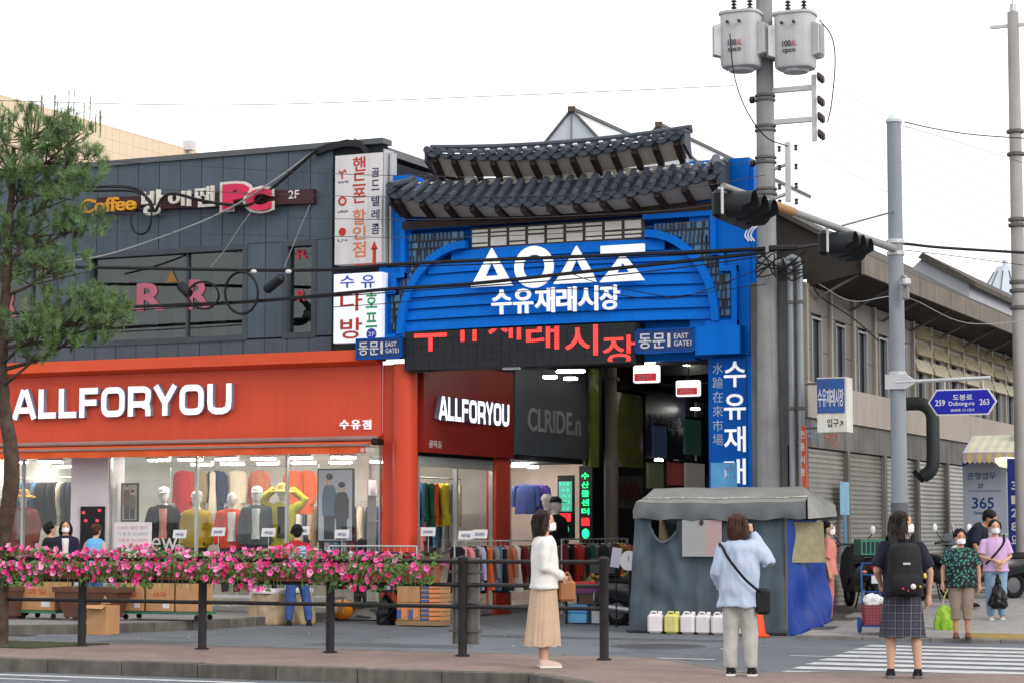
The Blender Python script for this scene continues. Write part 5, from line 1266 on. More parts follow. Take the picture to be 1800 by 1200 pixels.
for k, (pts, lab) in enumerate((([(-40, 270), (300, 290), (590, 306), (760, 310), (1000, 316), (1212, 301), (1345, 280)], 'first thin wire from the top, crossing the upper tiled roof'),
        ([(-40, 312), (300, 334), (590, 345), (760, 347), (1000, 343), (1212, 330), (1345, 308)], 'second thin wire from the top, crossing the lower tiled roof'),
        ([(-40, 360), (300, 378), (590, 385), (760, 386), (1000, 380), (1212, 366), (1345, 340)], 'third thin wire from the top, crossing the brown gate beam'),
        ([(-40, 395), (300, 410), (590, 416), (760, 418), (1000, 410), (1212, 392), (1345, 362)], 'fourth thin wire from the top, crossing the white frieze'))):
    cable(pts, (-1.5, -1.1), .006, mCabF, lab, G_, 5)
cable([(-60, 176), (400, 185), (900, 168), (1290, 151)], (-3, -1.0), .006, mCabF, 'single faint wire high in the sky above the roofs', G_, 5)
cable([(110, 462), (200, 445), (330, 400), (410, 363), (490, 312), (552, 266)], (-.9, -.12), .018, mCabG, 'pale grey cable rising across the grey facade to the roof corner', G_)
cable([(60, 322), (150, 328), (230, 330), (262, 352), (272, 372), (285, 350), (305, 341), (350, 352), (400, 360), (440, 360), (470, 338), (510, 305), (556, 264)], (-.7, -.15), .03, mCab, 'thick black cable snaking over the PC sign', G_)
cable([(60, 332), (150, 336), (240, 338), (265, 365), (262, 402), (246, 412), (232, 400), (232, 376), (250, 362)], (-.7, -.45), .022, mCab, 'black cable tail hanging in a loop under the PC sign', G_)
cable([(370, 470), (395, 440), (425, 395), (440, 375)], (-.5, -.3), .007, mCabG, 'thin grey wire rising from the window to the pink letter', G_, 5)
cable([(500, 470), (520, 420), (545, 360)], (-.5, -.3), .007, mCabG, 'thin grey wire rising beside the narrow window', G_, 5)
def coil(u, v, ru, rv, y, n, r, lab, tilt=0):
    pts = []
    for i in range(n * 20 + 1):
        a = 2 * PI * i / 20; k = 1 + .06 * math.sin(i * .31); p = onY(u + math.cos(a) * ru * k, v + math.sin(a) * rv * k, y - .004 * i / 2); pts.append(p)
    MB().tube(pts, r, 6).solo('cable_coil', mCab, lab, 'cable', 'coiled spare cables', smooth=True)
coil(425, 513, 29, 37, -1.4, 6, .022, 'larger round black cable coil hanging on the overhead cable')
coil(358, 518, 27, 24, -1.4, 4, .02, 'smaller black cable coil left of the larger coil')
for u0, v0, u1, v1, lab in ((466, 512, 498, 486, 'black cylinder cable splice right of the coil'), (315, 500, 335, 520, 'black cylinder cable splice left of the coils')):
    a, b = onY(u0, v0, -1.45), onY(u1, v1, -1.45); t = thing('cable_splice', lab, 'cable splice', a, 'cable splices'); d = (b - a)
    MB().tube([a, a + d * .1, a + d * .9, b], [.035, .085, .085, .035], 12).build('case', M('splice_black', (34, 36, 40), rough=.45), t, smooth=True)
    MB().tube([a + d * .78, a + d * .82], .08, 12).build('band', mGal, t)
for u in (446, 507): c = onY(u, 478, -1.45); MB().ball((c.x, c.y, c.z), (.06, .04, .04)).solo('cable_tag', mWhite, 'small white tag on the upper cable, %s the round coil' % ('directly above' if u < 480 else 'to the right of'), 'tag', 'cable tags')
# right-hand wires
for k in range(5):
    z = (8.78, 8.4, 8.13, 7.85, 7.5)[k]; a = Vector((PX + .95, PY - .05, z + .05)); b = Vector((13 + k * .2, 26, 7.6 - k * .5)); pts = [a.lerp(b, t / 10) - Vector((0, 0, 1.5 * (t / 10) * (1 - t / 10))) for t in range(11)]
    MB().tube(pts, .005, 5).solo('cable', M('wire_faint', (150, 150, 152), bump=0), 'faint wire running right from the utility pole, %s from the top' % ('first', 'second', 'third', 'fourth', 'fifth')[k], 'cable', 'wires to the right of the utility pole')
cable([(1590, 215), (1650, 228), (1720, 238), (1840, 246)], (-1.8, 3), .010, mCab, 'black wire from the top of the grey pole to the right edge', G_)
cable([(1590, 222), (1700, 255), (1840, 300)], (-1.8, 3), .005, mCabF, 'faint thin wire below the wire at the grey pole top', G_, 5)
cable([(1400, 436), (1480, 426), (1578, 428), (1660, 436), (1840, 447)], (-1.0, 3), .028, mCab, 'thick black cable bundle passing the grey pole at arm height', G_)
cable([(1590, 440), (1690, 452), (1840, 472)], (-1.8, 3), .007, mCab, 'thin black wire under the bundle right of the grey pole', G_, 5)
cable([(1440, 500), (1500, 530), (1590, 522), (1700, 568), (1840, 560)], (-.8, 4), .008, mCabG, 'pale cable sagging under the eave of the market building', G_, 5)
cable([(1352, 437), (1400, 436)], (-1.2, -1.0), .05, mCab, 'knot of black cables beside the utility pole at signal height', G_)
cable([(1425, 490), (1440, 520), (1500, 560), (1545, 600)], (-.5, 2), .012, mCab, 'black cable running down the market building wall', G_, 5)
for k in range(9):
    x = PX + random.uniform(-.3, .5); z = 5.75 + random.uniform(-.25, .3)
    pts = smooth_path([(PX - .1, PY - .24, 5.8 + random.uniform(-.3, .3)), (PX + .1 + random.uniform(-.1, .3), PY - .32 - .02 * k, z), (PX + .25 + random.uniform(0, .3), PY - .3, 5.75 + random.uniform(-.2, .2)), (7.5, PY - .2, 5.85 + random.uniform(-.2, .2))])
    MB().tube(pts, .012, 6).solo('cable', mCab, 'short black cable tangled at the utility pole, %s of the bunch' % ('first', 'second', 'third', 'fourth', 'fifth', 'sixth', 'seventh', 'eighth', 'ninth')[k], 'cable', 'tangled cables on the utility pole')
for k in range(3):
    c = onY(1318 + k * 5, 400, -1.3); MB().tube(smooth_path([(c.x + .1, -1.2, c.z + .1), (c.x, -1.3, c.z), (c.x - .08, -1.3, c.z - .12), (c.x - .02, -1.3, c.z - .22)]), .012, 6).solo('cable', mWhite, 'loose white wire end by the first traffic signal, %s' % ('leftmost', 'middle', 'rightmost')[k], 'cable', 'loose white wire ends')
cable([(1283, 60), (1290, 130), (1310, 190), (1345, 240), (1385, 258)], (-1.35, -1.05), .010, mCab, 'black lead looping down from the left transformer', G_)
cable([(1440, 35), (1462, 65), (1468, 110), (1462, 180), (1455, 215)], (-1.2, -1.05), .010, mCab, 'black lead arching right from the right transformer', G_)
# ================================================================== PEOPLE AND MANNEQUINS
mSkin = M('skin', (224, 178, 152), rough=.55, var=.05, scale=20, bump=.01, k=1.45)
mSkinT = M('skin_tan', (204, 152, 124), rough=.55, var=.06, scale=20, bump=.01, k=1.45)
mHair = M('hair_dark', (44, 32, 30), rough=.5, var=.4, scale=60, bump=.2, bscale=150)
mHairB = M('hair_brown', (74, 46, 38), rough=.45, var=.4, scale=60, bump=.2, bscale=150)
mHairK = M('hair_black', (26, 24, 26), rough=.5, var=.3, scale=60, bump=.2, bscale=150)
mMask = M('face_mask', (240, 240, 242), rough=.8, var=.03, bump=.02, k=1.2)
mEye = M('eye_dark', (30, 22, 20), rough=.3)
mMan = M('mannequin_white', (226, 222, 218), rough=.35, var=.02, bump=0)

def remesh(mb, voxel, sm=4, wr=0.0, wscale=11.0, seed=0.0):
    """fuse the overlapping solids of mb into one skin; wr adds cloth wrinkles"""
    me = mb.mesh('fused'); o = bpy.data.objects.new('fused', me)
    md = o.modifiers.new('r', 'REMESH'); md.mode = 'VOXEL'; md.voxel_size = voxel
    if sm: s = o.modifiers.new('s', 'SMOOTH'); s.iterations = sm; s.factor = .5
    out = evaluate(o); bpy.data.objects.remove(o); bpy.data.meshes.remove(me)
    if wr:
        nrm = [v.normal.copy() for v in out.vertices]
        for v, nn in zip(out.vertices, nrm):
            p = v.co; q = Vector((p.x * wscale + seed, p.y * wscale, p.z * wscale * .45))
            v.co = p + nn * (noise.noise(q) * wr + noise.noise(q * 2.3) * wr * .45)
    r = MB(); r.v = [tuple(v.co) for v in out.vertices]; r.f = [tuple(p.vertices) for p in out.polygons]
    bpy.data.meshes.remove(out); return r
def add_from(dst, src): dst.add(src.v, src.f); return dst
def hand(mb, wrist, d, side, curl=.5, palm_n=None):
    """palm and five separate bent fingers; d = direction of the hand, palm_n = palm normal"""
    d = Vector(d).normalized(); n = Vector(palm_n) if palm_n else Vector((side, 0, 0)); n = (n - d * n.dot(d)).normalized(); a = d.cross(n) * 1.0
    w = Vector(wrist)
    mb.tube([w - d * .01, w + d * .03, w + d * .075, w + d * .088], [.024, .032, .036, .03], 10, flat=None)
    for k, (off, L) in enumerate(((-.030, .062), (-.010, .072), (.010, .068), (.030, .052))):
        b = w + d * .08 + a * off
        p1 = b + d * L * .45 - n * 0; p1 = b + (d * math.cos(curl * .6) - n * math.sin(curl * .6)) * L * .45
        p2 = p1 + (d * math.cos(curl * 1.5) - n * math.sin(curl * 1.5)) * L * .32; p3 = p2 + (d * math.cos(curl * 2.3) - n * math.sin(curl * 2.3)) * L * .25
        mb.tube([b - d * .015, b, p1, p2, p3], [.0095, .0095, .009, .008, .006], 6)
    b = w + d * .03 - a * .03; p1 = b + (d * .6 - a * .8).normalized() * .035 - n * .008; p2 = p1 + (d * .9 - a * .25).normalized() * .03 - n * .008
    mb.tube([w + d * .015 - a * .012, b, p1, p2], [.013, .012, .010, .007], 6)
TORSO = [(.0, .0, .775, .150, .105), (0, .005, .85, .168, .120), (0, 0, .93, .150, .108), (0, -.005, 1.0, .132, .095), (0, -.005, 1.10, .143, .102), (0, -.005, 1.20, .156, .108), (0, 0, 1.26, .160, .100), (0, .003, 1.295, .142, .086), (0, .006, 1.325, .108, .070), (0, .008, 1.350, .066, .056)]
def person(label, loc, face, H=1.6, skin=None, mann=False, legs=None, arms=None, head_yaw=0.0, head_tilt=0.0, lean=0.0, hair=None, mask=True, top=None, bottom=None, shoes=None, wide=1.0, vox=.0115, group='people in the street', name='person', cat='person', zscale=1.0, seat=0.0):
    """a figure in local coordinates (1.6 m tall, facing -Y), scaled and turned to stand at loc facing the direction 'face'"""
    S = H / 1.6
    t = thing(name, label, cat, loc, group)
    rz = math.atan2(face[0], -face[1])
    X = Matrix.Translation(Vector(loc)) @ Matrix.Rotation(rz, 4, 'Z') @ Matrix.Scale(S, 4)
    skin = skin or (mMan if mann else mSkin)
    hipz = .82
    legs = legs or [[(-.085, 0, .82), (-.088, -.012, .45), (-.088, .012, .08)], [(.085, 0, .82), (.088, -.012, .45), (.088, .012, .08)]]
    arms = arms or [[(-.165, .005, 1.255), (-.225, .02, 1.02), (-.225, -.03, .80)], [(.165, .005, 1.255), (.225, .02, 1.02), (.225, -.03, .80)]]
    LB = Matrix.Translation((0, 0, .92)) @ Matrix.Rotation(lean, 4, 'X') @ Matrix.Translation((0, 0, -.92))
    def bend(p):
        p = Vector(p)
        if lean and p.z > .86: 
            k = min(1, (p.z - .86) / .12); q = LB @ p; return p.lerp(q, k)
        return p
    HB = LB if lean else Matrix.Identity(4)
    HM = HB @ Matrix.Translation((0, .0, 1.37)) @ Matrix.Rotation(head_yaw, 4, 'Z') @ Matrix.Rotation(head_tilt, 4, 'X') @ Matrix.Translation((0, 0, -1.37))
    def tr(rows, grow=0.0): return [(cx, cy, z, rx * wide + grow, ry * wide + grow) for cx, cy, z, rx, ry in rows]
    # --- body
    b = MB(); b.loft(tr(TORSO), 18)
    b.v = [tuple(bend(p)) for p in b.v]
    for L in legs:
        b.tube([L[0], Vector(L[0]).lerp(Vector(L[1]), .5), L[1], Vector(L[1]).lerp(Vector(L[2]), .35) + Vector((0, .012, 0)), L[2]], [.088 * wide, .072 * wide, .052, .052, .034], 12, round_end=True)
    for L in arms:
        P_ = [bend(p) for p in L[:3]]; b.tube([P_[0], P_[0].lerp(P_[1], .5), P_[1], P_[1].lerp(P_[2], .35), P_[2]], [.046 * wide, .043 * wide, .037, .036, .024], 10, round_end=True)
    n0 = [HM @ Vector((0, .012, 1.30)), HM @ Vector((0, .0, 1.42))]; b.tube([bend((0, .008, 1.28)), n0[1]], [.058, .048], 12)
    hd = MB(); hd.ball((0, -.008, 1.500), (.074, .094, .104), 16, 12); hd.ball((0, -.035, 1.445), (.054, .062, .062), 12, 8); hd.ball((0, -.078, 1.415), (.026, .024, .02), 8, 6)
    hd.tube([(0, -.09, 1.505), (0, -.112, 1.468), (0, -.10, 1.458)], [.011, .016, .012], 8)
    for s in (-1, 1): hd.ball((s * .076, .006, 1.485), (.012, .022, .032), 8, 6)
    hd.tube([(-.022, -.092, 1.432), (0, -.099, 1.433), (.022, -.092, 1.432)], .008, 6)
    b.add([HM @ Vector(p) for p in hd.v], hd.f)
    fz = .0
    for L in legs:
        a = Vector(L[2]); 
        b.tube([a + Vector((0, .025, -.045)), a + Vector((0, -.03, -.052)), a + Vector((0, -.10, -.062)), a + Vector((0, -.14, -.065))], [.024, .025, .016, .008], 10, round_end=True)
    R_ = remesh(b, vox, 3)
    if not mann or vox < .015:
        for i, L in enumerate(arms):
            P_ = [bend(p) for p in L[:3]]; opt = L[3] if len(L) > 3 else {}
            d = Vector(opt['d']) if 'd' in opt else (P_[2] - P_[1]); hand(R_, P_[2], d, -1 if i == 0 else 1, opt.get('curl', .5), opt.get('n'))
    R_.v = [tuple(X @ Vector(p)) for p in R_.v]
    R_.build('body', skin, t, smooth=True)
    # --- eyes and brows
    if not mann:
        e = MB()
        for s in (-1, 1):
            e.ball((s * .030, -.0905, 1.502), (.013, .006, .007), 8, 6); e.tube([(s * .015, -.094, 1.524), (s * .032, -.092, 1.529), (s * .048, -.082, 1.523)], .0035, 5)
        e.v = [tuple(X @ (HM @ Vector(p))) for p in e.v]; e.build('eyes', mEye, t)
    if mask:
        k = MB(); rs = []
        for i in range(7):
            z = 1.405 + .08 * i / 6; q = 1 - abs(i / 6 - .5) * .35
            rs.append([(math.sin(a) * .072 * q, -.02 - math.cos(a) * (.088 + .016 * math.exp(-(a * 2.2) ** 2)) * (1.0 if i < 5 else .98) * (1 - .10 * (i == 0)), z) for a in [(-1.25 + 2.5 * j / 12) for j in range(13)]])
        k.rings(rs, cap=False, close=False)
        for s in (-1, 1):
            k.tube([(s * .066, -.045, 1.475), (s * .080, -.01, 1.50), (s * .084, .014, 1.49)], .003, 5); k.tube([(s * .066, -.045, 1.42), (s * .080, -.01, 1.45), (s * .084, .014, 1.46)], .003, 5)
        k.v = [tuple(X @ (HM @ Vector(p))) for p in k.v]; k.build('face_mask', mMask, t, smooth=True)
    if hair:
        hm, kind = hair; h = MB()
        h.ball((0, .018, 1.532), (.088, .098, .088), 16, 10); h.ball((0, .05, 1.49), (.08, .07, .09), 14, 8)
        if kind == 'short': h.ball((0, .03, 1.545), (.090, .098, .082), 14, 8)
        if kind == 'bob':
            for s in (-1, 1): h.tube([(s * .07, .0, 1.54), (s * .092, .01, 1.47), (s * .09, .02, 1.39), (s * .075, .025, 1.345)], [.03, .034, .034, .022], 10)
            h.ball((0, .07, 1.44), (.095, .06, .10), 14, 8); h.ball((0, .075, 1.385), (.085, .045, .06), 12, 8)
        if kind == 'long':
            for s in (-1, 1): h.tube([(s * .07, .0, 1.54), (s * .095, .015, 1.45), (s * .10, .04, 1.34), (s * .085, .06, 1.25)], [.03, .036, .036, .02], 10)
            h.ball((0, .075, 1.42), (.10, .065, .12), 14, 8); h.ball((-.03, .095, 1.30), (.105, .05, .10), 12, 8)
        if kind == 'bun': h.ball((0, .105, 1.53), (.045, .045, .045), 10, 8)
        if kind == 'curly':
            rr = random.Random(3)
            for q in range(40):
                a, z = rr.uniform(0, 2 * PI), rr.uniform(-.2, 1); c_ = math.sqrt(max(0, 1 - z * z)); px_, py_ = math.cos(a) * c_, math.sin(a) * c_
                if py_ < -.55 and z < .55: continue
                h.ball((px_ * .088, .018 + py_ * .095, 1.535 + z * .085), .024, 8, 6)
        h = remesh(h, .008 if vox < .013 else .011, 1, .008, 60)
        # strands breaking up the outline
        rr = random.Random(11)
        for q in range(70 if kind in ('long', 'bob') else 34):
            a = rr.uniform(-.6, PI + .6); r0 = Vector((math.cos(a) * .086, .02 + math.sin(a) * .095, 1.55 + rr.uniform(-.04, .03)))
            L_ = {'long': .24, 'bob': .17}.get(kind, .06) * rr.uniform(.7, 1.1); o = Vector((math.cos(a), math.sin(a), 0)) * rr.uniform(.0, .022)
            h.tube([r0, r0 + o + Vector((0, 0, -L_ * .5)), r0 + o * .8 + Vector((rr.uniform(-.02, .02), 0, -L_))], [.006, .006, .002], 4)
        h.v = [tuple(X @ (HM @ Vector(p))) for p in h.v]; h.build('hair', hm, t, smooth=True)
    # --- clothes
    if top:
        g = top.get('grow', .018); m = MB(); zl = top.get('hem', .80); rows = tr(TORSO, g)
        rows = [r for r in rows if r[2] > zl + .02]; r0 = rows[0]
        fl_ = top.get('flare', 1.08); rows = [(r0[0], r0[1], zl, r0[3] * fl_, r0[4] * fl_), (r0[0], r0[1], zl + .03, r0[3] * fl_ * .99, r0[4] * fl_ * .99)] + rows
        if top.get('boxy'): rows = [(cx, cy, z, max(rx, .165 * wide + g) if z < 1.2 else rx, max(ry, .118 * wide + g) if z < 1.2 else ry) for cx, cy, z, rx, ry in rows]
        m.loft(rows, 24); m.v = [tuple(bend(p)) for p in m.v]
        sl_end = top.get('sleeve', 1.0)
        if sl_end > 0:
            for L in arms:
                P_ = [bend(p) for p in L[:3]]
                if sl_end <= .5: q = P_[0].lerp(P_[1], sl_end * 2); pts = [P_[0], P_[0].lerp(q, .6), q]; rd = [.060 * wide + g * .4, .062 * wide + g * .5, .062 * wide + g * .6]
                else: q = P_[1].lerp(P_[2], (sl_end - .5) * 2); pts = [P_[0], P_[0].lerp(P_[1], .5), P_[1], q]; rd = [.060 * wide + g * .4, .056 * wide + g * .5, .048 + g * .5, .036 + g * .5]
                m.tube(pts, rd, 12); m.ball(P_[0], rd[0] * 1.0, 12, 8)
        r_ = remesh(m, .014 if vox < .013 else .018, 3, top.get('wr', .012), 9, random.uniform(0, 50))
        r_.v = [tuple(X @ Vector(p)) for p in r_.v]; r_.build(top.get('name', 'top'), top['mat'], t, smooth=True)
        if 'inner' in top:
            im = MB(); im.loft([(0, -.02, z, rx * .55, ry + .022 + g) for cx, cy, z, rx, ry in tr(TORSO)[1:8]], 14); im.v = [tuple(X @ bend(p)) for p in im.v]; im.build('inner_shirt', top['inner'], t, smooth=True)
    if bottom:
        k = bottom['kind']; m = MB()
        if k == 'skirt':
            zt_, zb_ = bottom.get('top', .98), bottom['hem']; n = 72; rs = []
            for i in range(15):
                f = i / 14; z = zt_ + (zb_ - zt_) * f; rx = (.150 + (bottom.get('rx', .23) - .150) * f ** .8) * wide; ry = (.112 + (bottom.get('ry', .17) - .112) * f ** .8) * wide
                rs.append([((1 + bottom.get('pleat', .0) * f * math.cos(bottom.get('np', 18) * 2 * PI * q / n + 1.5 * math.sin(q * .6))) * math.cos(2 * PI * q / n) * rx, (1 + bottom.get('pleat', .0) * f * math.cos(bottom.get('np', 18) * 2 * PI * q / n + 1.5 * math.sin(q * .6))) * math.sin(2 * PI * q / n) * ry + bottom.get('back', 0) * f, z + .006 * math.sin(q * .7) * f) for q in range(n)])
            m.rings(rs, cap=False)
            rs2 = [[(x * .985, y * .985, z) for x, y, z in r] for r in rs]; m.rings(rs2[::-1], cap=False)
            m.v = [tuple(X @ Vector(p)) for p in m.v]; m.build('skirt', bottom['mat'], t, smooth=True)
        else:
            g = bottom.get('grow', .016); m.loft([r for r in tr(TORSO, g) if r[2] < .99], 20)
            cut_ = bottom.get('cut', 1.0)
            for L in legs:
                A, Bk, C = [Vector(p) for p in L]; pts = [A, A.lerp(Bk, .5), Bk]; rd = [.095 * wide + g * .5, .082 * wide + g * .5, .064 + g]
                if cut_ > .5: pts += [Bk.lerp(C, .5 if cut_ > .8 else .25), Bk.lerp(C, min(1, (cut_ - .5) * 2))]; w_ = bottom.get('hemw', .05); rd += [.060 + g * .8, w_ + g * .6]
                m.tube(pts, rd, 14)
            r_ = remesh(m, .014 if vox < .013 else .018, 3, bottom.get('wr', .012), 10, random.uniform(0, 50))
            r_.v = [tuple(X @ Vector(p)) for p in r_.v]; r_.build('trousers', bottom['mat'], t, smooth=True)
    if shoes:
        for L in legs:
            a = Vector(L[2]); m = MB()
            pf = [(.045, .03), (.02, .042), (-.03, .045), (-.09, .047), (-.145, .040), (-.175, .02)]
            rs = [[(a.x + x_ * w_, a.y + y_, a.z - .08 + zz) for x_, zz in ((-1, .0), (1, .0), (1.05, .02), (.8, h_), (0, h_ * 1.12), (-.8, h_), (-1.05, .02))] for (y_, w_), h_ in zip(pf, (.075, .085, .078, .06, .05, .034))]
            m.rings(rs); m.v = [tuple(X @ Vector(p)) for p in m.v]; sh = m.build('shoe', shoes[0], t, smooth=True)
            m = MB(); m.rings([[(a.x + x_ * w_ * 1.06, a.y + y_ * 1.03, a.z - .081 + zz) for x_, zz in ((-1, .0), (1, .0), (1, .022), (-1, .022))] for y_, w_ in pf]); m.v = [tuple(X @ Vector(p)) for p in m.v]; m.build('sole', shoes[1], sh)
    return t, X
def plaid(name, c1, c2, c3, sc_=14):
    m = M(name, c1, rough=.8, bump=.03); n, l = m.node_tree.nodes, m.node_tree.links; p = n['Principled BSDF']; src = p.inputs['Base Color'].links[0].from_socket; tc = [x for x in n if x.type == 'TEX_COORD'][0]
    def wave(axis, s, th, ph=0):
        w = n.new('ShaderNodeTexWave'); w.bands_direction = axis; w.inputs['Scale'].default_value = s; w.inputs['Phase Offset'].default_value = ph; l.new(tc.outputs['Object'], w.inputs['Vector']); q = n.new('ShaderNodeMapRange'); q.inputs[1].default_value = th; q.inputs[2].default_value = th + .1; l.new(w.outputs[1], q.inputs[0]); return q.outputs[0]
    cur = src
    for axis, s, th, c, f_ in (('X', sc_ * .3, .5, c2, .55), ('Z', sc_ * .3, .5, c2, .55), ('X', sc_ * .3, .93, c3, .4), ('Z', sc_ * .3, .93, c3, .4)):
        w = wave(axis, s, th); mu = n.new('ShaderNodeMath'); mu.operation = 'MULTIPLY'; mu.inputs[1].default_value = f_; l.new(w, mu.inputs[0])
        x = n.new('ShaderNodeMix'); x.data_type = 'RGBA'; l.new(mu.outputs[0], x.inputs[0]); l.new(cur, x.inputs[6]); x.inputs[7].default_value = tuple(v / 1.3 for v in lin(c)) + (1,); cur = x.outputs[2]
    l.new(cur, p.inputs['Base Color']); return m
mBlk = M('cloth_black', (30, 30, 36), rough=.8, var=.15, scale=6, bump=.05, bscale=120); mDen = M('denim', (62, 92, 150), rough=.85, var=.2, scale=8, bump=.06, bscale=140); mWht = M('cloth_white', (240, 236, 232), rough=.85, var=.04, bump=.04, bscale=120, k=1.35)
# camera-facing directions on the ground: right of frame, away from camera
RT, AW = Vector((.91, .415, 0)), Vector((-.415, .91, 0))
# 1 woman in white cardigan, profile to the right
loc = onZ(957, 1172, .152)
person('woman in white cardigan and long beige pleated skirt, facing right by the railing end', loc, RT + AW * .12, 1.64, arms=[[(-.165, .005, 1.255), (-.20, .03, 1.03), (-.08, -.17, .93), {'d': (.8, -.5, -.3), 'curl': .7, 'n': (0, 1, 0)}], [(.165, .005, 1.255), (.20, .03, 1.03), (.08, -.18, .92), {'d': (-.8, -.5, -.3), 'curl': .7, 'n': (0, 1, 0)}]],
       hair=(mHair, 'bob'), top={'mat': mWht, 'hem': .80, 'grow': .026, 'boxy': 1, 'name': 'cardigan'}, bottom={'kind': 'skirt', 'hem': .22, 'mat': M('beige_pleats', (208, 178, 152), rough=.8, var=.05, scale=6), 'rx': .21, 'ry': .185, 'pleat': .04, 'np': 18, 'back': .02}, shoes=(M('shoe_pink', (220, 190, 180)), M('sole_white', (236, 232, 226))))
hb = thing('handbag', 'small brown bag held by the woman in the white cardigan', 'bag', loc + RT * .22 + Vector((0, 0, .62)))
c = loc + RT * .24 + Vector((0, 0, .80)); MB().cbox(c, (.18, .08, .22), math.atan2(.415, .91) , .025).build('body', M('bag_brown', (170, 116, 78), rough=.6), hb); MB().tube(smooth_path([c + RT * .06 + Vector((0, 0, .1)), c + Vector((0, 0, .2)), c - RT * .06 + Vector((0, 0, .1))]), .008, 6).build('handle', M('bag_brown', (170, 116, 78)), hb)
# 2 woman on the phone, seen from behind
loc2 = onZ(1301, 1187, .15)
person('woman in loose light blue shirt and grey trousers, back turned, phone at her ear', loc2, AW + RT * .25, 1.60, head_yaw=-.5, wide=1.04,
       arms=[[(-.165, .005, 1.255), (-.30, -.06, 1.10), (-.125, -.05, 1.42), {'d': (.35, .15, .9), 'curl': .8, 'n': (-1, 0, .2)}], [(.165, .005, 1.255), (.225, .02, 1.02), (.20, -.12, .86)]],
       legs=[[(-.085, 0, .82), (-.10, -.012, .45), (-.115, .012, .08)], [(.085, 0, .82), (.09, -.012, .45), (.095, .012, .08)]],
       hair=(mHairB, 'bob'), mask=False, top={'mat': M('shirt_lightblue', (188, 202, 226), rough=.8, var=.05, scale=5, bump=.05, bscale=90), 'hem': .68, 'grow': .03, 'boxy': 1, 'flare': 1.2, 'name': 'shirt', 'wr': .024}, bottom={'kind': 'trousers', 'mat': M('trouser_grey', (186, 184, 180), rough=.85, var=.06, scale=6, bump=.05), 'hemw': .055}, shoes=(mBlk, M('sole_white', (236, 232, 226))))
phx = loc2 + Vector((0, 0, 1.43)) + RT * .15 + AW * .03; MB().cbox(phx, (.02, .075, .15), .3, .006).solo('phone', mBlack, 'dark phone at the ear of the woman in the light blue shirt', 'phone')
ub = MB(); ub.loft([(loc2.x, loc2.y, .15 + z * 1.0, .205, .15) for z in (.66, .70)], 20, cap=False); 
pk = thing('crossbody_bag', 'black crossbody bag on the woman in the light blue shirt', 'bag', loc2 + Vector((0, 0, .6)))
c = loc2 + RT * .22 - AW * .12 + Vector((0, 0, .74)); MB().cbox(c, (.15, .08, .26), .25, .03).build('body', M('bag_black', (34, 33, 36), rough=.5), pk)
st_ = [loc2 - RT * .20 + AW * .02 + Vector((0, 0, 1.30)), loc2 - RT * .185 - AW * .10 + Vector((0, 0, 1.29)), loc2 - RT * .12 - AW * .175 + Vector((0, 0, 1.16)), loc2 + RT * .02 - AW * .195 + Vector((0, 0, .98)), loc2 + RT * .14 - AW * .19 + Vector((0, 0, .87)), c + Vector((0, 0, .08))]
MB().tube(smooth_path(st_), .022, 8, flat=(1, .35)).build('strap', M('bag_black', (34, 33, 36)), pk)
# 3 woman with backpack
loc3 = onZ(1589, 1190, .15)
person('woman with long dark hair and checked skirt, back turned, head to the right', loc3, AW + RT * .12, 1.62, head_yaw=-1.35, wide=1.0,
       arms=[[(-.165, .005, 1.255), (-.265, .02, 1.02), (-.25, -.02, .79)], [(.165, .005, 1.255), (.25, .03, 1.03), (.20, -.13, .9)]],
       legs=[[(-.09, 0, .82), (-.12, -.012, .45), (-.135, .012, .08)], [(.09, 0, .82), (.115, -.012, .45), (.125, .012, .08)]],
       hair=(mHair, 'long'), top={'mat': M('tee_navy', (34, 38, 52), rough=.85, var=.1), 'hem': .78, 'grow': .028, 'sleeve': .42, 'boxy': 1, 'name': 'shirt'}, bottom={'kind': 'skirt', 'hem': .39, 'top': .97, 'rx': .225, 'ry': .175, 'pleat': .05, 'np': 7, 'mat': plaid('skirt_check', (70, 70, 86), (34, 34, 44), (170, 166, 176))}, shoes=(mBlk, M('sole_grey', (120, 120, 120))))
bpk = thing('backpack', 'large black backpack worn by the woman in the checked skirt', 'backpack', loc3 + Vector((0, 0, .8)))
z0 = loc3.z; cb = loc3 - AW * .245 - RT * .02; yaw = math.atan2(.415, .91)
m = MB(); m.xf = Matrix.Translation((cb.x, cb.y, z0)) @ Matrix.Rotation(yaw, 4, 'Z')
m.loft([(0, 0, .80, .14, .07), (0, -.01, .84, .17, .10), (0, -.01, 1.0, .175, .11), (0, 0, 1.2, .165, .10), (0, .01, 1.29, .14, .085), (0, .02, 1.32, .09, .05)], 22)
r_ = remesh(m, .014, 2, .008, 12); r_.build('sack', M('pack_black', (32, 32, 36), rough=.7, var=.15, scale=6, bump=.05), bpk, smooth=True)
m = MB(); m.xf = Matrix.Translation((cb.x, cb.y, z0)) @ Matrix.Rotation(yaw, 4, 'Z'); m.loft([(0, -.10, .83, .12, .035), (0, -.11, .87, .14, .05), (0, -.11, .98, .14, .045), (0, -.105, 1.02, .12, .03)], 16); m.build('front_pocket', M('pack_black', (32, 32, 36)), bpk, smooth=True)
for s in (-1, 1):
    p = lambda a, b_, z: Vector((cb.x, cb.y, z0)) + RT * a + AW * b_ + Vector((0, 0, z))
    MB().tube(smooth_path([p(s * .10, .06, 1.28), p(s * .12, .15, 1.40), p(s * .125, .26, 1.36), p(s * .13, .36, 1.2)]), .024, 8, flat=(1, .4)).build('strap', M('pack_black', (32, 32, 36)), bpk)
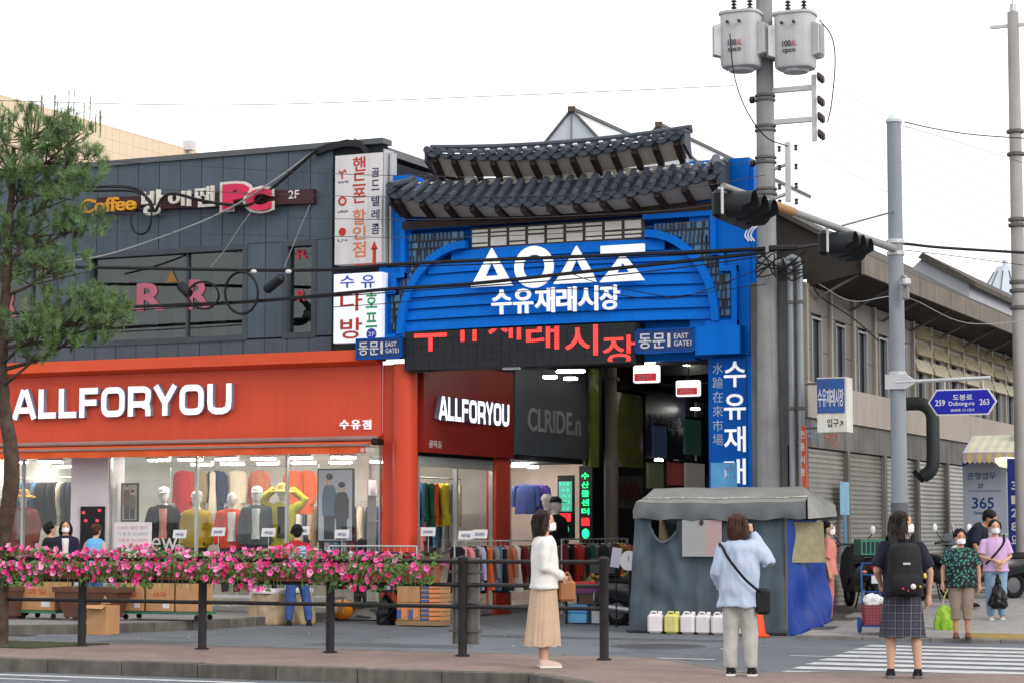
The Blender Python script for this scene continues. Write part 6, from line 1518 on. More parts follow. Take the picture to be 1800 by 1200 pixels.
p0_ = Vector((cb.x, cb.y, z0)); MB().cbox(p0_ - AW * .115 + Vector((0, 0, 1.12)), (.07, .01, .02), yaw).build('label_patch', mGal, bpk); MB().ball(p0_ - AW * .165 + RT * .05 + Vector((0, 0, .9)), (.028, .02, .028), 10, 6).build('badge', M('badge_white', (236, 226, 226)), bpk)
for q, (a, z) in enumerate(((-.05, .88), (.12, .9), (.0, .86))): MB().ball(p0_ - AW * .16 + RT * a + Vector((0, 0, z)), (.012, .01, .012), 8, 5).build('badge', M('badge%d' % q, ((200, 60, 60), (210, 180, 60), (150, 60, 60))[q]), bpk)
MB().ball(p0_ + RT * .19 - AW * .03 + Vector((0, 0, 1.0)), (.02, .02, .03), 8, 5).build('keyring', M('badge_yellow', (226, 210, 110)), bpk)
# 4 older woman facing the camera, green top
loc4 = onZ(1691, 1121, .062)
mGr = M('top_green', (40, 92, 86), rough=.8, var=.1); 
n_, l_ = mGr.node_tree.nodes, mGr.node_tree.links; p_ = n_['Principled BSDF']; src = p_.inputs['Base Color'].links[0].from_socket; tc = [x for x in n_ if x.type == 'TEX_COORD'][0]
vo = n_.new('ShaderNodeTexVoronoi'); vo.inputs['Scale'].default_value = 26; l_.new(tc.outputs['Object'], vo.inputs['Vector']); q_ = n_.new('ShaderNodeMapRange'); q_.inputs[1].default_value = .25; q_.inputs[2].default_value = .5; l_.new(vo.outputs['Distance'], q_.inputs[0])
x_ = n_.new('ShaderNodeMix'); x_.data_type = 'RGBA'; l_.new(q_.outputs[0], x_.inputs[0]); x_.inputs[6].default_value = tuple(v / 1.2 for v in lin((74, 140, 130))) + (1,); x_.inputs[7].default_value = (.01, .014, .016, 1); l_.new(x_.outputs[2], p_.inputs['Base Color'])
person('older woman in a dark green patterned top and beige cropped trousers facing the road', loc4, -AW - RT * .15, 1.52, skin=mSkinT, wide=1.14, head_yaw=.2, arms=[[(-.165, .005, 1.255), (-.26, .02, 1.03), (-.27, -.02, .81)], [(.165, .005, 1.255), (.26, .02, 1.03), (.265, -.03, .80)]],
       hair=(mHairK, 'curly'), top={'mat': mGr, 'hem': .76, 'grow': .035, 'sleeve': .36, 'boxy': 1, 'name': 'top'}, bottom={'kind': 'trousers', 'mat': M('trouser_beige', (150, 134, 118), rough=.85), 'cut': .74, 'hemw': .06}, shoes=(M('sandal_brown', (110, 76, 62)), M('sole_dark', (60, 52, 50))))
gb = thing('shopping_bag', 'bulging lime green shopping bag beside the older woman', 'bag', onZ(1664, 1114, .056))
p = onZ(1664, 1114, .056); m = MB(); m.loft([(p.x, p.y, .06, .15, .09), (p.x, p.y, .10, .19, .11), (p.x, p.y, .28, .18, .10), (p.x, p.y, .42, .13, .06), (p.x, p.y, .47, .09, .02)], 18); r_ = remesh(m, .014, 2, .03, 14); r_.build('sack', M('bag_lime', (150, 196, 60), rough=.35, var=.08), gb, smooth=True)
MB().tube(smooth_path([(p.x - .06, p.y, .45), (p.x - .02, p.y, .62), (p.x + .06, p.y + .02, .76), (p.x + .05, p.y, .6), (p.x + .07, p.y, .45)]), .008, 6).build('handle', M('bag_handle', (206, 196, 120)), gb)
# 5 girl in lilac shirt
loc5 = onZ(1752, 1094, .175)
person('slim girl in a lilac shirt and pale jeans holding a black bag in front', loc5, -AW - RT * .05, 1.56, arms=[[(-.165, .005, 1.255), (-.225, -.02, 1.04), (-.03, -.17, .98), {'d': (.7, -.3, -.5), 'n': (0, 1, 0)}], [(.165, .005, 1.255), (.225, -.02, 1.04), (.06, -.17, .93), {'d': (-.4, -.2, -.9), 'n': (0, 1, 0)}]],
       hair=(mHairK, 'short'), top={'mat': M('tee_lilac', (210, 172, 214), rough=.85, var=.05), 'hem': .80, 'grow': .028, 'sleeve': .42, 'boxy': 1, 'name': 'shirt'}, bottom={'kind': 'trousers', 'mat': M('jeans_pale', (140, 168, 196), rough=.85, var=.1), 'hemw': .048, 'cut': .95}, shoes=(M('sneaker_white', (222, 222, 224)), M('sole_white', (236, 232, 226))))
m = MB(); p = loc5 - AW * .22 + RT * -.02; m.loft([(p.x, p.y, .40, .08, .06), (p.x, p.y, .45, .15, .09), (p.x, p.y, .58, .13, .08), (p.x, p.y, .76, .06, .04), (p.x, p.y, .92, .02, .02)], 16)
t = thing('carrier_bag', 'black plastic bag held in front by the girl in lilac', 'bag', (p.x, p.y, .4)); remesh(m, .012, 2, .03, 16).build('sack', M('bag_blackplastic', (30, 29, 33), rough=.3), t, smooth=True)
t = thing('bag_strap', 'black shoulder strap across the lilac shirt', 'strap', loc5 + Vector((0, 0, .9))); MB().tube(smooth_path([loc5 + RT * .13 - AW * .02 + Vector((0, 0, 1.35)), loc5 + RT * .10 - AW * .13 + Vector((0, 0, 1.22)), loc5 - RT * .04 - AW * .16 + Vector((0, 0, 1.05)), loc5 - RT * .17 - AW * .08 + Vector((0, 0, .9))]), .02, 6, flat=(1, .4)).build('band', mBlk, t)
# 6 person in pink behind the tent
loc6 = Vector((onY(1455, 1000, -.5).x, -.5, .12))
person('person in a salmon pink shirt half hidden behind the blue tarpaulin', loc6, RT - AW * .2, 1.60, hair=(mHairK, 'short'), top={'mat': M('shirt_salmon', (226, 142, 132), rough=.85), 'hem': .76, 'grow': .03, 'sleeve': .5, 'name': 'shirt'}, bottom={'kind': 'trousers', 'mat': M('trouser_pink', (214, 130, 124), rough=.85)}, shoes=(mBlk, mBlk), vox=.014)
# 7 man bending in dark shirt
loc7 = onZ(1700, 1066, .365)
person('man in a dark shirt and cap bending forward by the black scooter', loc7, RT * .9 - AW * .5, 1.68, skin=mSkinT, lean=.75, head_tilt=-.1, mask=False, hair=(mHairK, 'short'), arms=[[(-.165, .005, 1.255), (-.24, -.14, 1.08), (-.16, -.32, 1.0)], [(.165, .005, 1.255), (.24, -.14, 1.08), (.16, -.32, 1.0)]], top={'mat': M('tee_navy', (34, 38, 52)), 'hem': .82, 'grow': .03, 'sleeve': .45, 'name': 'shirt'}, bottom={'kind': 'trousers', 'mat': M('trouser_dark', (52, 50, 54))}, shoes=(mBlk, mBlk), vox=.014)
# 8 worker in red and pale blue vest
loc8 = onZ(521, 1099, .0)
person('worker in jeans, red sleeves and a pale blue vest bent over the stall, back turned', loc8, AW - RT * .1, 1.68, mask=False, hair=(mHairK, 'short'), lean=.22, legs=[[(-.09, 0, .82), (-.15, -.03, .45), (-.20, .03, .08)], [(.09, 0, .82), (.10, -.02, .45), (.12, .0, .08)]], arms=[[(-.165, .005, 1.255), (-.28, -.06, 1.05), (-.18, -.28, .98)], [(.165, .005, 1.255), (.28, -.06, 1.05), (.18, -.28, .98)]],
       top={'mat': M('sleeve_red', (170, 36, 44), rough=.8), 'hem': .80, 'grow': .022, 'sleeve': .5, 'name': 'shirt'}, bottom={'kind': 'trousers', 'mat': mDen}, shoes=(mBlk, mBlk), vox=.014)
m = MB(); m.loft([(loc8.x, loc8.y, z * 1.05, rx, ry) for z, rx, ry in ((.86, .19, .155), (1.0, .185, .15), (1.1, .185, .15), (1.22, .18, .14), (1.26, .15, .1))], 20); X8 = Matrix.Translation((loc8.x, loc8.y, .92)) @ Matrix.Rotation(math.atan2(.415, .91), 4, 'Z') @ Matrix.Rotation(-.2, 4, 'X') @ Matrix.Rotation(-math.atan2(.415, .91), 4, 'Z') @ Matrix.Translation((-loc8.x, -loc8.y, -.92)); m.v = [tuple(X8 @ Vector(p)) for p in m.v]
t = thing('vest', 'pale blue sleeveless vest on the worker in jeans', 'vest', (loc8.x, loc8.y, .9)); m.build('cloth', M('vest_blue', (160, 186, 226), rough=.8), t, smooth=True)
# 9-11 people by the shop window on the left
locs = [onZ(86, 1076, .15), onZ(113, 1072, .15), onZ(163, 1080, .15)]
person('woman in a black vest with short hair behind the flowers, face to the right', locs[0], RT * .8 + AW * .6, 1.56, mask=False, hair=(mHairK, 'curly'), top={'mat': mBlk, 'hem': .8, 'grow': .03, 'sleeve': .4, 'name': 'vest'}, bottom={'kind': 'trousers', 'mat': M('trouser_dark', (52, 50, 54))}, shoes=(mBlk, mBlk), vox=.014)
person('woman in a white mask and navy jacket behind the flowers, facing the road', locs[1], -AW + RT * .2, 1.60, hair=(mHairK, 'bob'), top={'mat': M('jacket_navy', (38, 38, 60), rough=.85), 'hem': .78, 'grow': .035, 'name': 'jacket', 'inner': mWht}, bottom={'kind': 'trousers', 'mat': M('trouser_dark', (52, 50, 54))}, shoes=(mBlk, mBlk), vox=.014)
person('woman in a sky blue vest over white sleeves, back turned at the white pillar', locs[2], AW + RT * .3, 1.54, mask=False, hair=(mHairB, 'bun'), lean=.15, top={'mat': M('vest_sky', (110, 178, 226), rough=.8), 'hem': .8, 'grow': .03, 'sleeve': 0, 'name': 'vest'}, bottom={'kind': 'trousers', 'mat': mDen}, shoes=(mBlk, mBlk), vox=.014)
loc = onZ(636, 1085, .0)
person('dark haired person in black seen from behind near the red column', loc, AW, 1.44, mask=False, hair=(mHairK, 'bob'), top={'mat': mBlk, 'hem': .8, 'grow': .03, 'name': 'jacket'}, bottom={'kind': 'trousers', 'mat': M('trouser_dark', (52, 50, 54))}, shoes=(mBlk, mBlk), vox=.014)

# ------------------------------------------------------------------ mannequins in the window
def mannequin(u, v, y, face, lab, top, bottom=None, hat=None, inner=None, arms=None, base=.35):
    p = onY(u, v, y); H = (p.z - base); H = H * 1.0
    t, X = person(lab, (p.x, y, base), face, H, mann=True, mask=False, top=top, bottom=bottom or {'kind': 'trousers', 'mat': M('trouser_dark', (52, 50, 54))}, vox=.018, group='window mannequins', name='mannequin', cat='mannequin', arms=arms)
    if hat:
        m = MB()
        if hat[0] == 'cap': m.loft([(0, -.0, 1.53, .086, .10), (0, 0, 1.57, .085, .098), (0, .01, 1.61, .06, .07), (0, .01, 1.625, .01, .012)], 16); m.prism([(-.07, -.07, 1.535), (.07, -.07, 1.535), (.05, -.165, 1.525), (-.05, -.165, 1.525)], (0, 0, .008))
        else: m.loft([(0, 0, 1.50, .19, .20), (0, 0, 1.515, .185, .195), (0, 0, 1.54, .092, .105), (0, 0, 1.60, .085, .095), (0, 0, 1.63, .05, .055), (0, 0, 1.635, .01, .01)], 18)
        m.v = [tuple(X @ Vector(p)) for p in m.v]; m.build('hat', hat[1], t, smooth=True)
    MB().lathe([(.02, .15), (.22, .15), (.22, .17), (.02, .18)], (p.x, y, 0), 20).build('stand_plate', mGal, t)
    MB().cyl((p.x, y, .15), (p.x, y, base + .5), .012).build('stand_rod', mGal, t)
    return t
FD = -AW
mannequin(288, 857, 0.75, FD + RT * .1, 'mannequin in a black jacket over a pink shirt and a white cap', {'mat': mBlk, 'hem': .76, 'grow': .035, 'inner': M('shirt_pinkish', (214, 140, 130)), 'name': 'jacket'}, hat=('cap', mWht))
mannequin(346, 864, 0.75, FD - RT * .2, 'mannequin in a mustard yellow cardigan and pale cap', {'mat': M('mustard', (180, 152, 40), rough=.85), 'hem': .74, 'grow': .03, 'name': 'cardigan'}, hat=('cap', M('cap_grey', (190, 186, 190))))
mannequin(408, 864, 0.75, FD + RT * .1, 'bare headed mannequin in a bright orange red cardigan', {'mat': M('orange_red', (224, 70, 44), rough=.85), 'hem': .74, 'grow': .03, 'inner': mWht, 'name': 'cardigan'})
mannequin(452, 856, 0.75, FD, 'mannequin in a grey jacket, striped shirt and white cap', {'mat': M('jacket_grey', (74, 80, 84), rough=.85), 'hem': .76, 'grow': .035, 'inner': M('shirt_stripe', (200, 200, 196)), 'name': 'jacket'}, hat=('cap', mWht))
mannequin(497, 852, 1.0, FD, 'mannequin in an open lime yellow coat over black, arms raised', {'mat': M('lime_coat', (186, 176, 40), rough=.85), 'hem': .62, 'grow': .035, 'inner': mBlk, 'name': 'coat'}, arms=[[(-.165, .005, 1.255), (-.33, .0, 1.38), (-.12, .03, 1.55)], [(.165, .005, 1.255), (.33, .0, 1.38), (.12, .03, 1.55)]], hat=('hat', M('straw', (206, 170, 90))))
mannequin(42, 862, 0.6, FD - RT * .2, 'mannequin in a rust checked coat and wide yellow hat', {'mat': plaid('coat_check', (150, 66, 56), (120, 54, 50), (176, 120, 110)), 'hem': .55, 'grow': .035, 'inner': M('coat_grey', (130, 110, 116)), 'name': 'coat'}, hat=('hat', M('hat_yellow', (226, 176, 80))))
for k, (u, lab) in enumerate(((962, 'mannequin in a white cap and grey top at the CLRIDE.n shop'), (977, 'dark mannequin in a black cap at the CLRIDE.n shop'))):
    p = onX(u, 868, .55 + .2 * k); q = onY(u, 868 + 4 * k, p.y)
    t, X = person(lab, (p.x, p.y, .1), (1, -.3, 0), q.z - .12, mann=True, mask=False, top={'mat': M('top_grey', (140, 136, 136)) if k == 0 else mBlk, 'hem': .76, 'grow': .03, 'name': 'shirt'}, bottom={'kind': 'trousers', 'mat': M('trouser_dark', (52, 50, 54))}, vox=.018, group='window mannequins', name='mannequin', cat='mannequin')
    m = MB(); m.loft([(0, 0, 1.53, .086, .10), (0, 0, 1.57, .085, .098), (0, .01, 1.62, .04, .05)], 16); m.prism([(-.07, -.07, 1.535), (.07, -.07, 1.535), (.05, -.165, 1.525), (-.05, -.165, 1.525)], (0, 0, .008)); m.v = [tuple(X @ Vector(p)) for p in m.v]; m.build('cap', mWht if k == 0 else mBlk, t)
# ================================================================== RAILING WITH FLOWER BOXES
ORD = ['first', 'second', 'third', 'fourth', 'fifth', 'sixth', 'seventh', 'eighth', 'ninth', 'tenth', 'eleventh', 'twelfth', 'thirteenth', 'fourteenth', 'fifteenth', 'sixteenth', 'seventeenth', 'eighteenth', 'nineteenth', 'twentieth', 'twenty first', 'twenty second', 'twenty third', 'twenty fourth', 'twenty fifth', 'twenty sixth', 'twenty seventh', 'twenty eighth', 'twenty ninth', 'thirtieth', 'thirty first', 'thirty second', 'thirty third', 'thirty fourth', 'thirty fifth', 'thirty sixth']
YF = -11.15
mRail = M('rail_black', (46, 44, 46), rough=.55, var=.25, scale=9, bump=.06, bscale=50)
rl = thing('railing', 'black steel pedestrian railing with three rails along the brick pavement', 'railing', (4, YF, .15))
px_posts = [onY(u, 1150, YF).x for u in (1062, 813, 580, 355, 143)]
pitch = (px_posts[0] - px_posts[-1]) / 4
px_posts += [px_posts[-1] - pitch * k for k in (1, 2, 3)]
for x in px_posts:
    MB().lathe([(.085, .15), (.085, .165), (.052, .17), (.052, 1.24), (.058, 1.25), (.058, 1.28), (.03, 1.30)], (x, YF, 0), 12).build('post', mRail, rl, smooth=True)
for a, b in zip(px_posts[1:], px_posts[:-1]):
    for z in (1.235, .965, .715): MB().tube([(a + .05, YF, z), (b - .05, YF, z)], .024, 8).build('rail', mRail, rl)
# sign board turned away, on the second post
sb = thing('sign_back', 'grey metal sign board seen from behind on the railing post', 'sign', (6.55, YF, .3))
xb = px_posts[1]; mSB = M('board_back', (134, 130, 124), rough=.5, metal=.3, var=.12, scale=4, streak=.2)
B(xb - .16, xb + .18, YF + .07, YF + .085, .28, 1.28).build('plate', mSB, sb)
for x in (xb - .16, xb + .165): B(x, x + .02, YF + .05, YF + .07, .28, 1.28).build('flange', mSB, sb)
for z in (.42, .75, 1.1): B(xb - .2, xb + .22, YF + .045, YF + .068, z, z + .03).build('bracket', mSt, sb)
# flower boxes
mBox = M('planter_terracotta', (150, 92, 72), rough=.85, var=.12, scale=5, bump=.05, rand=.08); mLeaf = M('petunia_leaf', (84, 118, 58), rough=.6, var=.3, scale=12, bump=0, k=1.1)
def petunia(mat, nm):
    m = MB(); rs = []
    n = 15; ring = []
    c = (0, 0, 0); 
    for r, z in ((.006, -.03), (.012, -.008), (.026, .006), (.036, .008)):
        rs.append([(math.cos(2 * PI * q / n) * r * (1 + (.16 * math.cos(5 * 2 * PI * q / n) if r > .02 else 0)), math.sin(2 * PI * q / n) * r * (1 + (.16 * math.cos(5 * 2 * PI * q / n) if r > .02 else 0)), z + (.004 * math.cos(10 * PI * q / n) if r > .03 else 0)) for q in range(n)])
    m.rings(rs, cap=False); m.add([(math.cos(2 * PI * q / 5) * .009, math.sin(2 * PI * q / 5) * .009, -.004) for q in range(5)], [(0, 1, 2, 3, 4)])
    me = m.mesh(nm, mat, smooth=True); return me
fcol = [(236, 104, 170), (224, 72, 146), (196, 30, 90), (242, 156, 194), (214, 60, 128)]
fm = [petunia(M('petal%d' % i, c_, rough=.7, var=.15, scale=30, bump=0, k=1.15, rand=.12), 'flower') for i, c_ in enumerate(fcol)]
NB = 12; bx0, bx1 = -.35, 6.24; bw = (bx1 - bx0) / NB
rf = random.Random(5)
for i in range(NB):
    xa, xb_ = bx0 + i * bw + .01, bx0 + (i + 1) * bw - .01; xc = (xa + xb_) / 2
    sparse = i == NB - 1
    t = thing('flower_box', '%s flower box from the left on the railing, %s' % (ORD[i], 'sparse, with bare terracotta showing' if sparse else 'brimming with pink petunias'), 'flower box', (xc, YF, .97), 'flower boxes on the railing')
    m = MB(); y0, y1 = YF - .12, YF + .12
    m.rings([[(xa + .02, y0 + .02, .985), (xb_ - .02, y0 + .02, .985), (xb_ - .02, y1 - .02, .985), (xa + .02, y1 - .02, .985)], [(xa, y0, 1.15), (xb_, y0, 1.15), (xb_, y1, 1.15), (xa, y1, 1.15)], [(xa - .008, y0 - .01, 1.155), (xb_ + .008, y0 - .01, 1.155), (xb_ + .008, y1 + .01, 1.155), (xa - .008, y1 + .01, 1.155)], [(xa - .008, y0 - .01, 1.18), (xb_ + .008, y0 - .01, 1.18), (xb_ + .008, y1 + .01, 1.18), (xa - .008, y1 + .01, 1.18)]])
    m.build('trough', mBox, t)
    B(xa + .01, xb_ - .01, y0 + .01, y1 - .01, 1.13, 1.172).build('soil', M('soil', (84, 92, 62)), t)
    lf = MB(); hs = .7 if sparse else 1.0
    def spot():
        r = rf.random()
        if r < .58: return Vector((rf.uniform(xa - .03, xb_ + .03), rf.uniform(y0 - .05, y1 + .06), 1.17 + rf.uniform(.0, .19 + .05 * math.sin(i * 1.7 + 1)) * hs)), Vector((rf.uniform(-.5, .5), rf.uniform(-1, .3), rf.uniform(.2, 1)))
        dp = rf.random() ** 1.4 * (.22 if sparse else .23 + .09 * math.sin(i * 2.1)); return Vector((rf.uniform(xa - .02, xb_ + .02), y0 - .02 - .09 * rf.random() - .05 * (dp < .1), 1.19 - dp)), Vector((rf.uniform(-.5, .5), -1, rf.uniform(-.3, .6)))
    for q in range(220 if sparse else 340):
        p, d = spot(); d = d.normalized(); a = d.cross(Vector((rf.uniform(-1, 1), rf.uniform(-1, 1), rf.uniform(-1, 1)))).normalized(); b = d.cross(a); L_ = rf.uniform(.025, .045); k = L_ * .42
        p = p - d * .02
        lf.add([p - a * L_, p - a * L_ * .2 + b * k, p + a * L_ + d * .008, p - a * L_ * .2 - b * k], [(0, 1, 2, 3)])
    for q in range(10):
        x = rf.uniform(xa, xb_); z = rf.uniform(.85, 1.0); lf.tube([(x, y0 + .03, 1.17), (x + rf.uniform(-.03, .03), y0 - .05, 1.15), (x + rf.uniform(-.05, .05), y0 - .07, z)], .004, 4)
    lf.build('foliage', mLeaf, t, kind='stuff')
    for q in range(20 if sparse else 76):
        p, d = spot(); d = (d + Vector((0, -.3, .15))).normalized(); p = p + d * .012
        eu = d.to_track_quat('Z', 'Y').to_euler(); o = link_mesh('flower', fm[rf.choice((0, 0, 1, 1, 2, 3, 4))], t, p - Vector((xc, YF, .97)), eu); s = rf.choice((.5, .7, .85, .95, 1.1)); o.scale = (s, s, s)

# ================================================================== GREY TENT STALL
mTarp = M('tarp_grey', (84, 96, 106), rough=.6, var=.14, scale=2.5, bump=.06, bscale=12, streak=.2); mTarpT = M('tarp_roof', (142, 142, 138), rough=.6, var=.15, scale=3, bump=.06, bscale=10); mTarpB = M('tarp_blue', (30, 66, 154), rough=.4, var=.12, scale=3, bump=.12, bscale=9)
YT, YB = -2.0, -.72
tx0, tx1 = onY(1117, 1000, YT).x, onY(1386, 1000, YT).x
tent = thing('tent_stall', 'grey tarpaulin covered market stall standing before the gate pillar', 'stall', ((tx0 + tx1) / 2, -1.35, 0))
zE = onY(1250, 908, YT).z
# front sheet, hanging in folds, with an opening at the left
nx, nz = 56, 30; hol = (onY(1143, 900, YT).x, onY(1192, 900, YT).x, onY(1170, 952, YT).z, onY(1170, 908, YT).z)
vs, fs_ = [], []
for i in range(nx + 1):
    for j in range(nz + 1):
        x = tx0 + (tx1 - tx0) * i / nx; z = .02 + (zE - .02) * j / nz; s = (x - tx0) / (tx1 - tx0)
        sw_ = math.exp(-((s - .16) / .10) ** 2); dz = 0; zz = z
        y = YT - .03 * math.sin(s * 21 + z * 1.2) * (1 - z / zE * .5) - .02 * math.sin(s * 47) - .05 * (1 - z / zE)
        # drape curve under the opening
        if s < .34: y -= .05 * sw_ * math.sin((z * 9 + 3.2 * ((s - .16) / .12) ** 2) * 1.0) * (1 if z < hol[2] + .1 else .3)
        y += .035 * noise.noise(Vector((x * 3.1, z * 2.2, 1))) + .018 * noise.noise(Vector((x * 8, z * 5, 4)))
        x2 = x - .10 * (1 - z / zE) * (1 - s) 
        vs.append((x2, y, zz))
for i in range(nx):
    for j in range(nz):
        x = tx0 + (tx1 - tx0) * (i + .5) / nx; z = .02 + (zE - .02) * (j + .5) / nz
        if hol[0] < x < hol[1]:
            c_ = (x - hol[0]) / (hol[1] - hol[0]); low = hol[2] + .28 * (2 * c_ - 1) ** 2 * (.6 if c_ > .5 else 1)
            if low < z < hol[3]: continue
        k = i * (nz + 1) + j; fs_.append((k, k + nz + 1, k + nz + 2, k + 1))
m = MB(); m.add(vs, fs_); m.build('front_sheet', mTarp, tent, smooth=True)
m = MB(); m.add([(tx0 - .1, YT, .0), (tx0 - .02, YB, .0), (tx0 + .02, YB, zE), (tx0, YT, zE)], [(0, 1, 2, 3)]); m.add([(tx0, YB, 0), (tx1, YB, 0), (tx1, YB, zE), (tx0, YB, zE)], [(0, 1, 2, 3)]); m.build('rear_sheet', mTarp, tent)
# edge folded over the opening
pts = [(hol[0] + (hol[1] - hol[0]) * k / 12, YT - .08, hol[2] + .28 * (2 * k / 12 - 1) ** 2 * (.6 if k > 6 else 1)) for k in range(13)]
MB().tube(pts, .022, 6).build('rolled_edge', mTarp, tent, smooth=True)
B(tx0 + .1, tx1 - .1, YB - .1, YB - .05, .2, zE - .1).build('inner_goods', M('tent_inside', (70, 76, 84), rough=.9, var=.4, scale=5), tent)
a = onY(1165, 930, YT + .4); MB().tube([(a.x - .02, YT + .4, a.z + .2), (a.x + .02, YT + .4, a.z - .15), (a.x + .05, YT + .4, a.z - .4)], [.03, .09, .12], 10).build('inner_sack', M('sack_tan', (196, 172, 142)), tent)
# roof sheet
ridge0, ridge1 = onY(1150, 857, -1.36), onY(1412, 857, -1.36); zr = ridge0.z
rx0, rx1 = onY(1114, 905, YT - .1).x, onY(1418, 905, YT - .1).x
prof = [(YT - .13, zE - .02), (YT - .15, zE + .1), (YT - .12, zE + .24), (YT + .02, zE + .30), (-1.36, zr), (YB + .1, zE + .2), (YB + .12, zE - .05)]
rs = []
for k in range(41):
    s = k / 40; rowp = []
    for q, (y, z) in enumerate(prof):
        xl, xr = (rx0, rx1) if q in (0, 1, 5, 6) else ((rx0 + .05, rx1 - .01) if q == 2 else (rx0 + .12, rx1 - .02) if q == 3 else (ridge0.x, ridge1.x))
        sag = -.05 * math.sin(s * PI) * (.5, 1, .5, .25, 0, 0, 0)[q] + (.014 * math.sin(s * 31 + q) if q < 2 else .006 * math.sin(s * 17 + q))
        rowp.append((xl + (xr - xl) * s, y + .012 * math.sin(s * 23 + q * 2) - .02 * math.sin(s * 41) * (q == 0), z + sag))
    rs.append(rowp)
MB().rings([r[2:] for r in rs], cap=False, close=False).build('roof_sheet', mTarpT, tent, smooth=True)
MB().rings([r[:3] for r in rs], cap=False, close=False).build('valance', M('tarp_valance', (110, 114, 116), rough=.6, var=.16, scale=3, bump=.06, bscale=10), tent, smooth=True)
MB().tube([(r[3][0], r[3][1] - .012, r[3][2] + .008) for r in rs], .009, 5).build('worn_seam', M('seam_white', (206, 204, 200), rough=.7, var=.5, scale=14), tent)
m = MB(); m.add([(rx1 - .02, YT + .02, zE + .30), (ridge1.x, -1.36, zr), (rx1 + .02, YB + .1, zE + .2), (rx1 + .05, YB + .1, zE + .02), (rx1 + .15, -1.4, zE + .0), (rx1 + .03, YT - .13, zE - .03)], [(0, 1, 2, 3, 4, 5)]); m.build('gable_sheet', mTarpT, tent)
m = MB(); m.add([(rx0 + .12, YT + .02, zE + .30), (ridge0.x, -1.36, zr), (rx0, YB + .1, zE + .2)], [(0, 1, 2)]); m.build('gable_sheet', mTarpT, tent)
MB().tube([(tx1 - .02, YT - .05, 0), (tx1 - .02, YT - .03, zE)], .025, 8).build('frame_post', mSt, tent); MB().tube([(tx0 + .03, YT + .05, 0), (tx0 + .03, YT + .05, zE)], .025, 8).build('frame_post', mSt, tent)
# blue side sheet, flaring out at the bottom
e0, e1_ = onZ(1470, 1113, 0), (tx1 + .02)
vs, fs_ = [], []
for i in range(19):
    for j in range(17):
        s, h_ = i / 18, j / 16; z = .01 + (zE - .05) * h_
        A = Vector((tx1 - .0, YT - .06, z)); Bt = Vector((onY(1440, 930, YB + .1).x, YB + .1, z)); Bb = Vector((e0.x, e0.y, z))
        e_ = Bb.lerp(Bt, h_ ** .8); p = A.lerp(e_, s); p += Vector((1, -.4, 0)) * (.05 * math.sin(s * 11 + h_ * 7) * (1 - h_ * .6) + .03 * math.sin(s * 5 - h_ * 13)) * min(1, s * 4)
        vs.append(p)
for i in range(18):
    for j in range(16): k = i * 17 + j; fs_.append((k, k + 17, k + 18, k + 1))
m = MB(); m.add(vs, fs_); m.build('blue_sheet', mTarpB, tent, smooth=True)
c = onY(1422, 952, YT + .35); m = MB(); nn = Vector((.75, -.66, 0)); tt = Vector((.66, .75, 0)); cc0 = Vector((tx1 + .20, -1.62, c.z)); w_, h_ = .30, .31
m.prism([cc0 - tt * w_ - Vector((0, 0, h_)), cc0 + tt * w_ - Vector((0, 0, h_)), cc0 + tt * w_ * .9 + Vector((0, 0, h_)), cc0 - tt * w_ + Vector((0, 0, h_ * .98))], nn * .012); m.build('patch', M('patch_olive', (160, 152, 120), rough=.5, var=.15, scale=10, bump=.15, bscale=40), tent)
a, b = onY(1201, 977, YT - .08), onY(1270, 913, YT - .08); B(a.x, a.x + (b.x - a.x) * .6, YT - .125, YT - .118, a.z, b.z).build('notice_sheet', M('notice_grey', (170, 170, 172), rough=.6, var=.05), tent); B(a.x + (b.x - a.x) * .6, b.x, YT - .125, YT - .118, a.z, b.z).build('notice_sheet', M('notice_pink', (190, 160, 162), rough=.6, var=.05), tent)
c = onY(1234, 917, YT - .1); MB().ball((c.x, YT - .13, c.z), (.035, .03, .05), 8, 6).build('tie_knot', M('knot', (70, 50, 52)), tent)
MB().tube([(tx0 - .1, YT - .1, .05), (tx0 + .4, YT - .12, .04), (tx1, YT - .1, .05)], .05, 8).build('hem_roll', M('tarp_hem', (70, 78, 82), rough=.8, var=.3), tent)
# jerrycans
mJw = M('can_white', (236, 230, 232), rough=.35, var=.06, scale=8, bump=.02); mJy = M('can_yellow', (222, 216, 130), rough=.35, var=.06, scale=8, bump=.02)
for k, u in enumerate((1153, 1183, 1211, 1238, 1265, 1290)):
    c = onZ(u, 1112 + k * .8, 0); c.y = min(c.y, YT - .22); c.x = onY(u, 1100, c.y).x
    lab = 'yellow jerrycan in the row before the tent' if k == 1 else '%s jerrycan from the left in the row before the tent, white' % ORD[k]
    t = thing('jerrycan', lab, 'jerrycan', (c.x, c.y, 0), 'jerrycans before the tent'); mm = mJy if k == 1 else mJw
    rr = random.uniform(-.15, .15); MB().cbox((c.x, c.y, .155), (.235, .2, .30), rr, .035).build('body', mm, t); MB().lathe([(.035, .30), (.035, .335), (.03, .345), (.01, .346)], (c.x + .07, c.y, 0), 12).build('cap', mm, t)
    MB().tube([(c.x + .02, c.y, .30), (c.x + .0, c.y, .335), (c.x - .07, c.y, .335), (c.x - .09, c.y, .30)], .016, 8).build('handle', mm, t)
cn = thing('traffic_cone', 'orange traffic cone leaning by the tent corner behind the woman on the phone', 'traffic cone', onZ(1332, 1119, 0)); c = onZ(1332, 1119, 0)
MB().lathe([(.15, .04), (.12, .06), (.03, .72), (.02, .73)], (c.x, c.y, 0), 18).build('cone', M('cone_orange', (232, 84, 44), rough=.5), cn, smooth=True); MB().cbox((c.x, c.y, .02), (.34, .34, .04), .3, .01).build('foot', M('cone_foot', (210, 74, 42)), cn)

